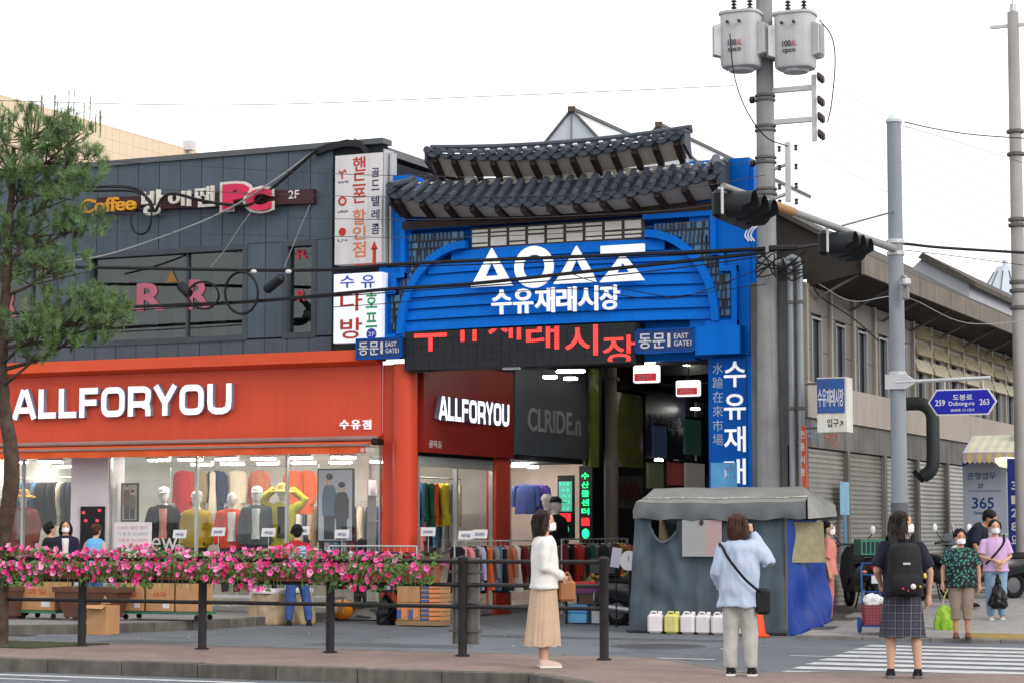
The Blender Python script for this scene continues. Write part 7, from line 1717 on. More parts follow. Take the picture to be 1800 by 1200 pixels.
# ================================================================== GOODS BY THE SHOP
mCard = M('cardboard', (192, 146, 104), rough=.85, var=.10, scale=5, bump=.04, bscale=40, rand=.08); mTapeB = M('tape', (206, 176, 130), rough=.4)
mPot = M('pot_brown', (104, 70, 58), rough=.7, var=.12, scale=4)
def carton(u0, u1, v0, v1, y, z, lab, dep=.4, mat=None, tape=True, text=None, rz=0.0, grp='cartons by the shop'):
    p, q = onY(u0, v1, y), onY(u1, v0, y); w, h = q.x - p.x, q.z - p.z; z = p.z if z is None else z
    t = thing('carton', lab, 'box', ((p.x + q.x) / 2, y + dep / 2, z), grp)
    MB().cbox(((p.x + q.x) / 2, y + dep / 2, z + h / 2), (w, dep, h), rz, .006).build('box', mat or mCard, t)
    if tape: B((p.x + q.x) / 2 - .025, (p.x + q.x) / 2 + .025, y - .003, y + dep, z + h + .0005, z + h + .002).build('tape', mTapeB, t); B((p.x + q.x) / 2 - .022, (p.x + q.x) / 2 + .022, y - .004, y - .001, z + h * .75, z + h).build('tape', mTapeB, t)
    if text:
        m = MB(); letters(m, text, (p.x + w * .25, y - .001, z + h * .45), w * .5, h * .18, depth=.002, bold=.01); m.build('print', M('print_red', (196, 80, 60)), t)
        B(p.x + w * .62, p.x + w * .86, y - .003, y - .001, z + h * .1, z + h * .3).build('shipping_label', mWhite, t)
    return t
def dolly(u0, u1, y, lab):
    a, b = onY(u0, 1080, y).x, onY(u1, 1080, y).x; t = thing('dolly', lab, 'dolly', ((a + b) / 2, y + .25, .15), 'platform dollies by the kerb')
    B(a, b, y, y + .5, .25, .29).build('deck', M('dolly_green', (64, 116, 92), rough=.5), t)
    for x in (a + .08, b - .08):
        for yy in (y + .06, y + .44): MB().lathe([(.01, -.015), (.045, -.015), (.045, .015), (.01, .015)], (x, yy, .20), 12, 'Y').build('wheel', mBlack, t)
YD = -4.5
dolly(30, 97, YD - .3, 'green dolly at the far left under one carton'); dolly(210, 350, YD + .1, 'long green dolly under the three cartons')
carton(33, 97, 1016, 1076, YD - .28, .295, 'large carton with red print on the left dolly', .45, text='과일')
carton(211, 252, 1022, 1076, YD + .12, .295, 'carton on the long dolly, left of three', text='귤')
carton(256, 305, 1022, 1076, YD + .12, .295, 'carton on the long dolly, middle of three', text='사과')
carton(308, 350, 1022, 1076, YD + .12, .295, 'carton on the long dolly, right of three')
for k, (u0, u1, lab) in enumerate(((-12, 31, 'dark brown planter pot at the left edge'), (92, 208, 'broad dark brown planter pot between the cartons'))):
    y = -4.95; a, b = onY(u0, 1080, y).x, onY(u1, 1080, y).x; xc, hw = (a + b) / 2, (b - a) / 2; t = thing('planter_pot', lab, 'planter', (xc, y, .15), 'brown planter pots')
    MB().rings([[(xc + sx * hw * s, y + .22 + sy * .22 * s, z) for sx, sy in ((-1, -1), (1, -1), (1, 1), (-1, 1))] for s, z in ((.72, .2), (.74, .28), (.96, .60), (1.02, .60), (1.02, .68), (.9, .68), (.9, .62))]).build('pot', mPot, t); B(xc - hw * .5, xc + hw * .5, y + .1, y + .34, .15, .21).build('foot', mPot, t)
    m = MB()
    for q in range(260):
        x, yy = xc + random.uniform(-.9, .9) * hw, y + .22 + random.uniform(-.18, .18); l_ = random.uniform(.05, .13); d = Vector((random.uniform(-.6, .6), random.uniform(-.6, .6), 1)).normalized() * l_; m.add([(x - .006, yy, .62), (x + .006, yy, .62), Vector((x, yy, .62)) + d], [(0, 1, 2)])
    m.build('plants', M('grass_green', (92, 124, 60), rough=.7, var=.3, scale=10), t, kind='stuff')
# open box on the road
p, q = onZ(152, 1114, 0), onZ(209, 1113, 0); t = thing('open_carton', 'torn open cardboard box standing on the asphalt at the kerb', 'box', (p.x, p.y, 0)); w = q.x - p.x; y = p.y
m = MB(); h = .44; m.box(p.x, q.x, y, y + .012, 0, h); m.box(p.x, q.x, y + .36, y + .372, 0, h); m.box(p.x, p.x + .012, y + .012, y + .36, 0, h); m.box(q.x - .012, q.x, y + .012, y + .36, 0, h); m.build('box', mCard, t)
MB().prism([(p.x, y + .36, h), (p.x + w * .2, y + .36, h + .14), (p.x + w * .5, y + .36, h + .02)], (0, .01, 0)).build('flap', mCard, t); MB().prism([(p.x, y, h), (q.x, y, h), (q.x, y - .1, h - .05), (p.x, y - .1, h - .04)], (0, 0, .008)).build('flap', mCard, t)
# covered drums
mDr = M('burlap', (176, 156, 128), rough=.9, var=.2, scale=6, bump=.2, bscale=14)
for k, (u, r, lab) in enumerate(((475, .38, 'larger tan covered drum with a white lid beside the worker'), (525, .3, 'smaller tan covered drum behind the worker in jeans'))):
    c = onZ(u, 1097 - k * 2, 0); t = thing('covered_drum', lab, 'drum', c, 'covered drums'); m = MB(); m.loft([(c.x, c.y, z, r * s, r * s * .8) for z, s in ((0, 1.02), (.1, 1.04), (.3, .98), (.5, .88), (.54, .84), (.55, .3))], 24); remesh(m, .025, 1, .03, 8).build('cover', mDr, t, smooth=True)
    MB().lathe([(.02, .60), (r * .8, .60), (r * .82, .56), (r * .8, .53)], (c.x, c.y, 0), 24).build('lid', mWht, t)
# orange ball, green hose, folding table, crates
c = onZ(602, 1090, 0); t = thing('orange_ball', 'round orange ball with a white printed patch behind the railing', 'ball', (c.x, c.y, 0)); MB().ball((c.x, c.y, .19), .185, 20, 14).build('ball', M('ball_orange', (240, 140, 30), rough=.4), t, smooth=True); MB().cbox((c.x - .04, c.y - .172, .2), (.1, .03, .1), 0, .02).build('patch', mWhite, t)
m = MB(); rr = random.Random(2)
for k in range(9): a = [(c.x - .15 + rr.uniform(0, 1.2), c.y + .2 + rr.uniform(-.15, .2), .03 + .03 * k + rr.uniform(0, .05)) for q in range(6)]; m.tube(smooth_path(a, 6), .014, 6)
m.solo('hose', M('hose_green', (60, 96, 84), rough=.5), 'tangled dull green hose piled behind the orange ball', 'hose', smooth=True)
tb = onZ(690, 1098, 0); t = thing('folding_table', 'black folding table with crossed legs near the stacked crates', 'table', (tb.x, tb.y, 0))
B(tb.x - .3, tb.x + .45, tb.y - .1, tb.y + .35, .55, .59).build('top', mBlack, t)
for yy in (tb.y - .05, tb.y + .3):
    for s in (-1, 1): MB().tube([(tb.x + .1 - s * .3, yy, 0), (tb.x + .1 + s * .22, yy, .55)], .015, 6).build('leg', mBlack, t)
m = MB(); m.loft([(tb.x - .18, tb.y + .1, z, .16 * s, .14 * s) for z, s in ((0, 1), (.2, 1.15), (.42, .7), (.5, .15))], 14); remesh(m, .02, 1, .04, 9).solo('rubbish_bag', M('bag_blackplastic', (30, 29, 33), rough=.3), 'shiny black rubbish bag under the folding table', 'bag', smooth=True)
mCrB = M('crate_blue', (72, 100, 160), rough=.7, var=.1); mCrO = M('crate_orange', (226, 140, 90), rough=.7, var=.1)
for col_ in range(3):
    u0, u1 = ((697, 718), (718, 738), (739, 776))[col_]
    n = (2, 2, 8)[col_]
    for k in range(n):
        z0 = .1 + k * (.60 / n); a, b = onY(u0, 1060, -1.6).x, onY(u1, 1060, -1.6).x
        t = thing('fruit_carton', '%s carton from the bottom in the %s column of the fruit stack' % (ORD[k], ('left', 'middle', 'striped right')[col_]), 'box', ((a + b) / 2, -1.4, z0), 'stacked fruit cartons')
        hgt = .60 / n - .006; MB().cbox(((a + b) / 2, -1.42, z0 + hgt / 2), (b - a - .008, .34, hgt), random.uniform(-.02, .02), .004).build('box', mCard, t)
        if col_ == 2 or k == 0: 
            w = b - a; B(a + .01, a + w * .42, -1.605, -1.594, z0 + hgt * .1, z0 + hgt * .6).build('blue_print', mCrB, t); MB().prism([(a + w * .42, -1.6, z0 + hgt * .05), (b - .03, -1.6, z0 + hgt * .25), (b - .03, -1.6, z0 + hgt * .7), (a + w * .42, -1.6, z0 + hgt * .95)], (0, -.004, 0)).build('orange_print', mCrO, t)
B(onY(697, 1060, -1.6).x, onY(776, 1060, -1.6).x, -1.62, -1.25, .02, .095).solo('pallet', M('pallet_wood', (150, 122, 92), rough=.9), 'low wooden pallet under the fruit cartons', 'pallet')

# ------------------------------------------------------------------ clothes
def garment_mesh(kind, rnd):
    m = MB()
    if kind == 'coat': rows = [(.0, .05, .025), (-.02, .15, .045), (-.06, .20, .055), (-.25, .20, .06), (-.55, .21, .065), (-.78, .22, .07)]
    elif kind == 'dress': rows = [(0, .05, .02), (-.02, .13, .04), (-.08, .17, .05), (-.3, .16, .05), (-.6, .21, .07), (-.85, .24, .08)]
    else: rows = [(0, .13, .03), (-.03, .15, .035), (-.3, .15, .04), (-.6, .14, .045), (-.85, .13, .045)]
    rs = []
    n = 22
    for k, (z, rx, ry) in enumerate(rows): rs.append([(math.cos(2 * PI * q / n) * rx, math.sin(2 * PI * q / n) * ry * (1 + .35 * math.sin(q * 2.1 + k) * (k / len(rows))), z + (.012 * math.sin(q * 1.3) if k == len(rows) - 1 else 0)) for q in range(n)])
    m.rings(rs)
    if kind == 'coat':
        for s in (-1, 1): m.tube([(s * .16, 0, -.05), (s * .215, .01, -.12), (s * .245, .015, -.35), (s * .24, -.01, -.6)], [.055, .06, .052, .045], 10)
    return m
GM = {k: garment_mesh(k, 0) for k in ('coat', 'dress', 'pants')}
hgm = MB(); hgm.tube([(-.2, 0, -.06), (-.1, 0, -.02), (0, 0, 0), (.1, 0, -.02), (.2, 0, -.06)], .008, 5); hgm.tube([(0, 0, 0), (0, 0, .05), (.02, 0, .07), (0, 0, .09), (-.02, 0, .08)], .004, 5)
HGM = hgm.mesh('hanger', mGal)
_gm = {}
def garment(kind, rgb, loc, rz, label, group, scl=(1, 1, 1)):
    key = (kind, rgb)
    if key not in _gm: _gm[key] = GM[kind].mesh('cloth', M('cloth_%d_%d_%d' % rgb, rgb, rough=.85, var=.12, scale=5, bump=.06, bscale=60), smooth=True)
    t = thing('hanging_garment', label, 'garment', loc, group); t.rotation_euler = (0, 0, rz); t.scale = scl
    link_mesh('cloth', _gm[key], t); link_mesh('hanger', HGM, t); return t
CN = {'navy': (44, 54, 84), 'black': (32, 32, 36), 'tan': (186, 160, 126), 'cream': (226, 210, 184), 'rust': (190, 110, 84), 'olive': (150, 132, 92), 'denim': (84, 116, 150), 'charcoal': (62, 62, 68), 'yellow': (232, 208, 60), 'green': (36, 96, 72), 'orange': (228, 100, 50), 'purple': (112, 84, 178), 'blue': (70, 84, 140), 'white': (228, 224, 222), 'maroon': (110, 34, 46), 'pink': (214, 130, 140), 'grey': (128, 130, 138), 'lilac': (170, 160, 190), 'red': (196, 48, 48), 'teal': (60, 110, 120), 'brown': (96, 66, 54), 'mustard': (190, 158, 60)}
def rack(p0, p1, z, cols_, lab, gl_, kind='coat', posts=True, low=0.0, sc_=1.0, yaw=0.0, mixk=None):
    p0, p1 = Vector(p0), Vector(p1); d = (p1 - p0); mid = (p0 + p1) / 2
    t = thing('clothes_rail', lab, 'clothes rail', (mid.x, mid.y, low), 'clothes rails')
    MB().tube([(p0.x, p0.y, z), (p1.x, p1.y, z)], .014, 8).build('rail', mGal, t)
    if posts:
        for p in (p0, p1): MB().tube([(p.x, p.y, low), (p.x, p.y, z)], .016, 8).build('post', mGal, t); MB().tube([(p.x - .2, p.y + .2, low + .02), (p.x + .2, p.y - .2, low + .02)], .014, 6).build('foot', mGal, t)
    ang = math.atan2(d.y, d.x)
    for i, cn_ in enumerate(cols_):
        q = p0 + d * ((i + .5) / len(cols_)); k = (mixk[i % len(mixk)] if mixk else kind)
        garment(k, CN[cn_], (q.x, q.y, z - .09), ang + PI / 2 + yaw + random.uniform(-.25, .25), '%s %s garment from the %s end of %s' % (ORD[i], cn_, 'left', gl_), 'garments on ' + gl_, (sc_, sc_, sc_ * random.uniform(.92, 1.05)))
# back row displayed frontally in the main window
row = [('red', 323), ('olive', 346), ('navy', 380), ('cream', 416), ('rust', 455), ('orange', 515), ('orange', 538)]
for i, (cn_, u) in enumerate(row):
    p = onY(u, 826, 2.0); garment('coat', CN[cn_], (p.x, 2.0, p.z), -.3 + random.uniform(-.2, .2), '%s coat hung facing the street on the rear rail, %s from the left' % (cn_, ORD[i]), 'coats on the rear window rail', (1.05, 1.2, 1.05))
    if cn_ == 'navy': garment('dress', CN['cream'], (p.x, 1.88, p.z - .02), -.2, 'cream shirt inside the open navy coat on the rear rail', 'coats on the rear window rail', (.45, .6, .95))
a, b = onY(300, 815, 2.0), onY(560, 815, 2.0); t = thing('clothes_rail', 'long rail carrying coats behind the mannequins', 'clothes rail', (a.x, 2.0, 2.5), 'clothes rails'); MB().tube([(a.x, 2.0, 2.82), (b.x, 2.0, 2.82)], .014, 8).build('rail', mGal, t)
for x in (a.x, b.x): MB().tube([(x, 2.0, .15), (x, 2.0, 2.82)], .016, 8).build('post', mGal, t)
rack((-9.35, 1.2, 0), (-7.35, 1.2, 0), 2.62, ['denim', 'denim', 'teal', 'navy', 'charcoal', 'denim', 'black', 'black', 'black', 'black', 'cream', 'charcoal', 'navy', 'black', 'charcoal', 'black', 'navy', 'charcoal'], 'rail of dark jackets in the left window', 'the left window rail', low=.15, sc_=1.15, yaw=.5)
rack((-6.0, 3.7, 0), (-.9, 3.7, 0), 2.15, ['navy', 'white', 'teal', 'black', 'grey', 'olive', 'cream', 'denim', 'charcoal', 'rust', 'white', 'navy', 'tan', 'black', 'lilac', 'denim', 'grey', 'maroon', 'cream', 'black', 'blue', 'tan', 'charcoal', 'white', 'olive', 'navy', 'pink', 'black', 'denim', 'grey'], 'long rail of clothes along the rear wall of the shop', 'the rear wall rail', low=.15, sc_=1.1, yaw=.3, mixk=('coat', 'dress'))
# alley side window and racks
rack((-.45, .5, 0), (-.45, 3.2, 0), 2.55, ['grey', 'denim', 'denim', 'navy', 'denim', 'green', 'green', 'orange', 'yellow', 'yellow', 'grey', 'cream'], 'rail of bright clothes in the corner shop side window', 'the side window rail', low=.15, sc_=1.0, yaw=-1.1)
for i, (cn_, u) in enumerate((('blue', 925), ('purple', 938))): p = onY(u, 850, 5.3); garment('coat', CN[cn_], (p.x, 5.3 + .1 * i, p.z), .1, '%s sweatshirt hung at the CLRIDE.n shop' % cn_, 'sweatshirts at the lane shop', (1.1, 1, .75))
P8 = ['navy', 'black', 'maroon', 'white', 'navy', 'blue', 'black', 'grey', 'black', 'lilac', 'navy', 'pink', 'maroon', 'black']
rack((-.95, -.95, 0), (.75, -.95, 0), 1.32, P8, 'clothes rail in front of the red column', 'the rail before the red column', low=0, sc_=.8, yaw=.6, mixk=('coat', 'dress'))
P9 = ['black', 'pink', 'navy', 'charcoal', 'lilac', 'black', 'orange', 'grey', 'denim', 'black', 'rust', 'navy', 'white', 'maroon', 'olive', 'charcoal', 'black', 'teal']
rack((1.0, .0, 0), (1.0, 3.6, 0), 1.40, P9, 'long clothes rail along the mouth of the market lane', 'the lane mouth rail', low=0, sc_=.95, yaw=-.35, mixk=('dress', 'coat', 'pants'))
P10 = ['maroon', 'black', 'red', 'olive', 'maroon', 'green', 'grey', 'grey', 'charcoal', 'lilac', 'grey', 'brown', 'black', 'mustard', 'rust', 'black']
rack((1.3, 4.0, 0), (1.3, 7.4, 0), 1.42, P10, 'clothes rail deeper in the market lane', 'the deeper lane rail', low=0, sc_=1.0, yaw=-.35, mixk=('dress', 'pants', 'coat'))
rack((2.0, 7.5, 0), (2.6, 11, 0), 2.1, ['black', 'charcoal', 'navy', 'black', 'brown', 'black', 'navy', 'charcoal'], 'dim clothes rail beyond the grey lane column', 'the dim lane rail', low=0, sc_=1.15, yaw=-.3)
# display tables along the shop front with folded clothes and price cards
tabs = [(-6.2, -4.4, 'left'), (-4.2, -2.5, 'middle'), (-2.3, -.9, 'right')]
for xa, xb_, nm in tabs:
    t = thing('display_table', '%s display table with a wooden edge along the shop front' % nm, 'table', ((xa + xb_) / 2, -.7, .15), 'display tables'); zt_ = 1.02
    B(xa, xb_, -.95, -.4, zt_ - .05, zt_).build('top', M('table_wood', (206, 150, 96), rough=.6), t)
    for x in (xa + .05, xb_ - .05):
        for y in (-.9, -.45): MB().tube([(x, y, .15), (x, y, zt_ - .05)], .02, 6).build('leg', mGal, t)
    B(xa + .02, xb_ - .02, -.93, -.42, .4, .44).build('shelf', mGal, t)
    k = 0; x = xa + .14
    cs = list(CN)
    while x < xb_ - .1:
        hh_ = random.uniform(.03, .09); cn_ = cs[(k * 7 + len(nm)) % len(cs)]
        MB().cbox((x, -.68, zt_ + hh_ / 2 + .002), (.22, .34, hh_), random.uniform(-.1, .1), .012).solo('folded_clothes', M('cloth_%d_%d_%d' % CN[cn_], CN[cn_]), '%s folded pile from the left on the %s display table, %s' % (ORD[k], nm, cn_), 'clothes', 'folded clothes on tables'); x += .25; k += 1
for k, (u, v) in enumerate(((315, 938), (383, 934), (471, 935), (531, 932), (600, 938), (752, 934), (818, 940), (843, 938))):
    y = -.75 if k < 5 else -.2; p = onY(u, v, y); x = p.x
    t = thing('price_card', 'white price card on a stand, %s from the left along the shop front' % ORD[k], 'card', (x, y, p.z - .15), 'white price cards')
    MB().prism([(x - .14, y, p.z - .07), (x + .14, y, p.z - .07), (x + .14, y + .03, p.z + .08), (x - .14, y + .03, p.z + .08)], (0, .004, 0)).build('card', mWhite, t); MB().tube([(x, y + .02, max(.15, p.z - .35)), (x, y + .02, p.z)], .006, 5).build('stem', mGal, t)
    m = MB(); letters(m, '20,000' if k % 2 else '세일', (x - .09, y - .002, p.z - .03), .18, .06, up=(0, .2, 1), depth=.001, bold=.005); m.build('print', M('print_blue', (80, 90, 150)), t)
# posters
def poster(u0, u1, v0, v1, y, lab, bg, fig):
    a, b = onY(u0, v1, y), onY(u1, v0, y); t = thing('framed_poster', lab, 'poster', (a.x, y, a.z)); w, h = b.x - a.x, b.z - a.z
    B(a.x, b.x, y, y + .04, a.z, b.z).build('frame', mBlack, t); B(a.x + .03, b.x - .03, y - .004, y - .001, a.z + .03, b.z - .03).build('print', bg, t)
    for k, (fx, s, cm, hm_) in enumerate(fig):
        X = a.x + w * fx; Z = a.z + .05; H_ = h * s; yy = y - .008 - .004 * k
        def E(cx, cz, rx, rz_, mt, nm='print_figure', n=14): MB().prism([(X + cx + math.cos(2 * PI * q / n) * rx, yy, Z + cz + math.sin(2 * PI * q / n) * rz_) for q in range(n)], (0, .002, 0)).build(nm, mt, t)
        MB().prism([(X - w * .14, yy, Z), (X + w * .14, yy, Z), (X + w * .15, yy, Z + H_ * .4), (X - w * .15, yy, Z + H_ * .4)], (0, .002, 0)).build('print_legs', M('print_dark', (52, 54, 62)), t)
        MB().prism([(X - w * .19, yy - .002, Z + H_ * .35), (X + w * .19, yy - .002, Z + H_ * .35), (X + w * .20, yy - .002, Z + H_ * .66), (X + w * .14, yy - .002, Z + H_ * .78), (X, yy - .002, Z + H_ * .82), (X - w * .14, yy - .002, Z + H_ * .78), (X - w * .20, yy - .002, Z + H_ * .66)], (0, .002, 0)).build('print_jacket', cm, t)
        yy -= .004; E(0, H_ * .87, w * .085, H_ * .075, M('print_skin', (214, 176, 156))); yy -= .002; E(0, H_ * .925, w * .095, H_ * .05, hm_)
    return t
poster(557, 622, 822, 952, .35, 'large framed poster of two dark haired models in jackets', M('poster_bg', (190, 192, 206), rough=.4, var=.05), [(.34, .92, M('print_denim', (84, 104, 128)), M('print_hair', (44, 36, 36))), (.68, .80, M('print_blackj', (54, 50, 56)), M('print_hair', (44, 36, 36)))])
poster(212, 243, 848, 916, .35, 'small framed poster of two models in brown coats', M('poster_bg2', (176, 160, 150), rough=.4, var=.08), [(.36, .95, M('print_brown', (116, 78, 66)), M('print_hairb', (96, 62, 50))), (.70, .78, M('print_olive', (110, 100, 84)), M('print_hair', (44, 36, 36)))])
a, b = onY(200, 965, -.35), onY(266, 917, -.35); t = thing('notice_board', 'white notice board with faint pink handwriting in front of the window', 'sign', (a.x, -.35, a.z)); B(a.x, b.x, -.35, -.33, a.z - .1, b.z).build('board', mWhite, t); MB().tube([((a.x + b.x) / 2, -.32, .15), ((a.x + b.x) / 2, -.32, a.z)], .015, 6).build('stand', mGal, t)
for k, (tx, mt) in enumerate((('CARD 할인 행사', M('ink_pink', (216, 140, 160))), ('여 름 옷 20,000원', M('ink_grey', (170, 170, 186))), ('겨울옷 30,000원', M('ink_pink', (216, 140, 160))), ('교환 환불 가능', M('ink_grey', (170, 170, 186))))):
    m = MB(); letters(m, tx, (a.x + .08, -.351, b.z - .13 - k * .115), b.x - a.x - .16, .065, depth=.001, bold=.0); m.build('print', mt, t)
m = MB(); p, q = onY(268, 965, .09), onY(312, 945, .09); letters(m, 'new', (p.x - .25, .088, p.z - .02), q.x - p.x + .25, .24, depth=.002, bold=.0); m.solo('window_word', mWhite, 'large white word new stuck on the shop window', 'lettering')
# orange shopping bag on a white shelf beside the poster
sh_ = thing('display_shelf', 'thin white shelf unit beside the large framed poster', 'shelf', (-.9, .9, .15))
for z in (1.3, 1.75, 2.2): B(-1.15, -.55, .8, 1.1, z, z + .02).build('shelf', mWhite, sh_)
for x in (-1.15, -.57): B(x, x + .02, .8, 1.1, .15, 2.5).build('side', mWhite, sh_)
MB().cbox((-.85, .95, 2.37), (.26, .12, .28), 0, .01).solo('paper_bag', M('bag_orange', (226, 96, 54)), 'orange paper bag on the white shelf', 'bag'); MB().cbox((-.82, .95, 1.88), (.22, .1, .22), 0, .03).solo('handbag', mBlk, 'black handbag on the white shelf under the orange bag', 'bag')
# ------------------------------------------------------------------ stall goods in the lane mouth
gt_ = thing('goods_table', 'low table of boxed goods at the mouth of the market lane', 'table', (3.6, .6, 0))
B(2.9, 4.35, .3, .9, .48, .52).build('top', M('table_dark', (70, 60, 58)), gt_)
for x in (2.95, 4.3):
    for y in (.35, .85): MB().tube([(x, y, 0), (x, y, .48)], .02, 6).build('leg', mBlack, gt_)
items = [(3.0, .4, .52, .5, .1, (112, 60, 110), 'purple flat box'), (3.05, .4, .63, .42, .08, (206, 60, 60), 'red flat box'), (3.6, .4, .52, .36, .14, (226, 196, 50), 'yellow carton'), (4.0, .4, .52, .3, .2, (190, 60, 90), 'crimson carton'), (2.95, .35, .02, .36, .16, (110, 176, 220), 'light blue carton'), (2.95, .35, .19, .36, .14, (90, 160, 214), 'sky blue carton'), (3.4, .35, .02, .34, .3, (196, 200, 206), 'white carton'), (3.8, .35, .02, .4, .12, (206, 90, 120), 'pink carton'), (3.62, .45, .67, .3, .05, (60, 150, 80), 'green packet')]
for x, y, z, w, h, c_, nm in items: MB().cbox((x + w / 2, y + .18, z + h / 2), (w, .3, h), random.uniform(-.05, .05), .006).solo('goods_box', M('goods_%d%d%d' % c_, c_, rough=.5), '%s at the goods table in the lane mouth' % nm, 'box', 'boxed goods')
fr = thing('fruit_stand', 'sloping stand heaped with orange and green packets beside the tent', 'stand', (3.3, 2.4, 0))
MB().prism([(2.5, 1.9, .5), (2.5, 2.7, .9), (2.5, 2.7, 0), (2.5, 1.9, 0)], (1.3, 0, 0)).build('rack', M('stand_wood', (96, 76, 60)), fr)
rr = random.Random(9)
for k in range(70):
    x, s = 2.55 + rr.random() * 1.2, rr.random(); c_ = ((206, 120, 50), (190, 70, 50), (170, 150, 70), (90, 130, 70))[rr.randrange(4)]
    MB().ball((x, 1.95 + .7 * s, .57 + .38 * s), (.05, .05, .05), 8, 6).build('packet', M('fruit_%d' % c_[0], c_, rough=.5), fr, smooth=True)
wc_ = thing('round_scale', 'white round dial of a scale on a motorcycle beside the tent', 'scale', (4.2, -.6, .8)); c = onY(1106, 985, -.9)
MB().lathe([(.005, -.03), (.155, -.03), (.165, 0), (.15, .06), (.01, .07)], (c.x, -.9, c.z), 24, 'Y').build('dial', mWhite, wc_, smooth=True); MB().tube([(c.x, -.86, .0), (c.x, -.86, c.z)], .03, 8).build('stem', mBlack, wc_); MB().box(c.x - .004, c.x + .004, -.934, -.931, c.z, c.z + .09).build('needle', mDark, wc_)
c = onY(1082, 978, -.5); t = thing('paper_notice', 'tilted lilac paper notice clipped near the round scale', 'notice', (c.x, -.5, c.z - .2)); MB().prism([(c.x - .1, -.5, c.z - .16), (c.x + .06, -.5, c.z - .18), (c.x + .12, -.5, c.z + .14), (c.x - .05, -.5, c.z + .16)], (0, .005, 0)).build('paper', M('paper_lilac', (206, 200, 222)), t); MB().tube([(c.x, -.48, 0), (c.x, -.48, c.z)], .012, 6).build('rod', mBlack, t)
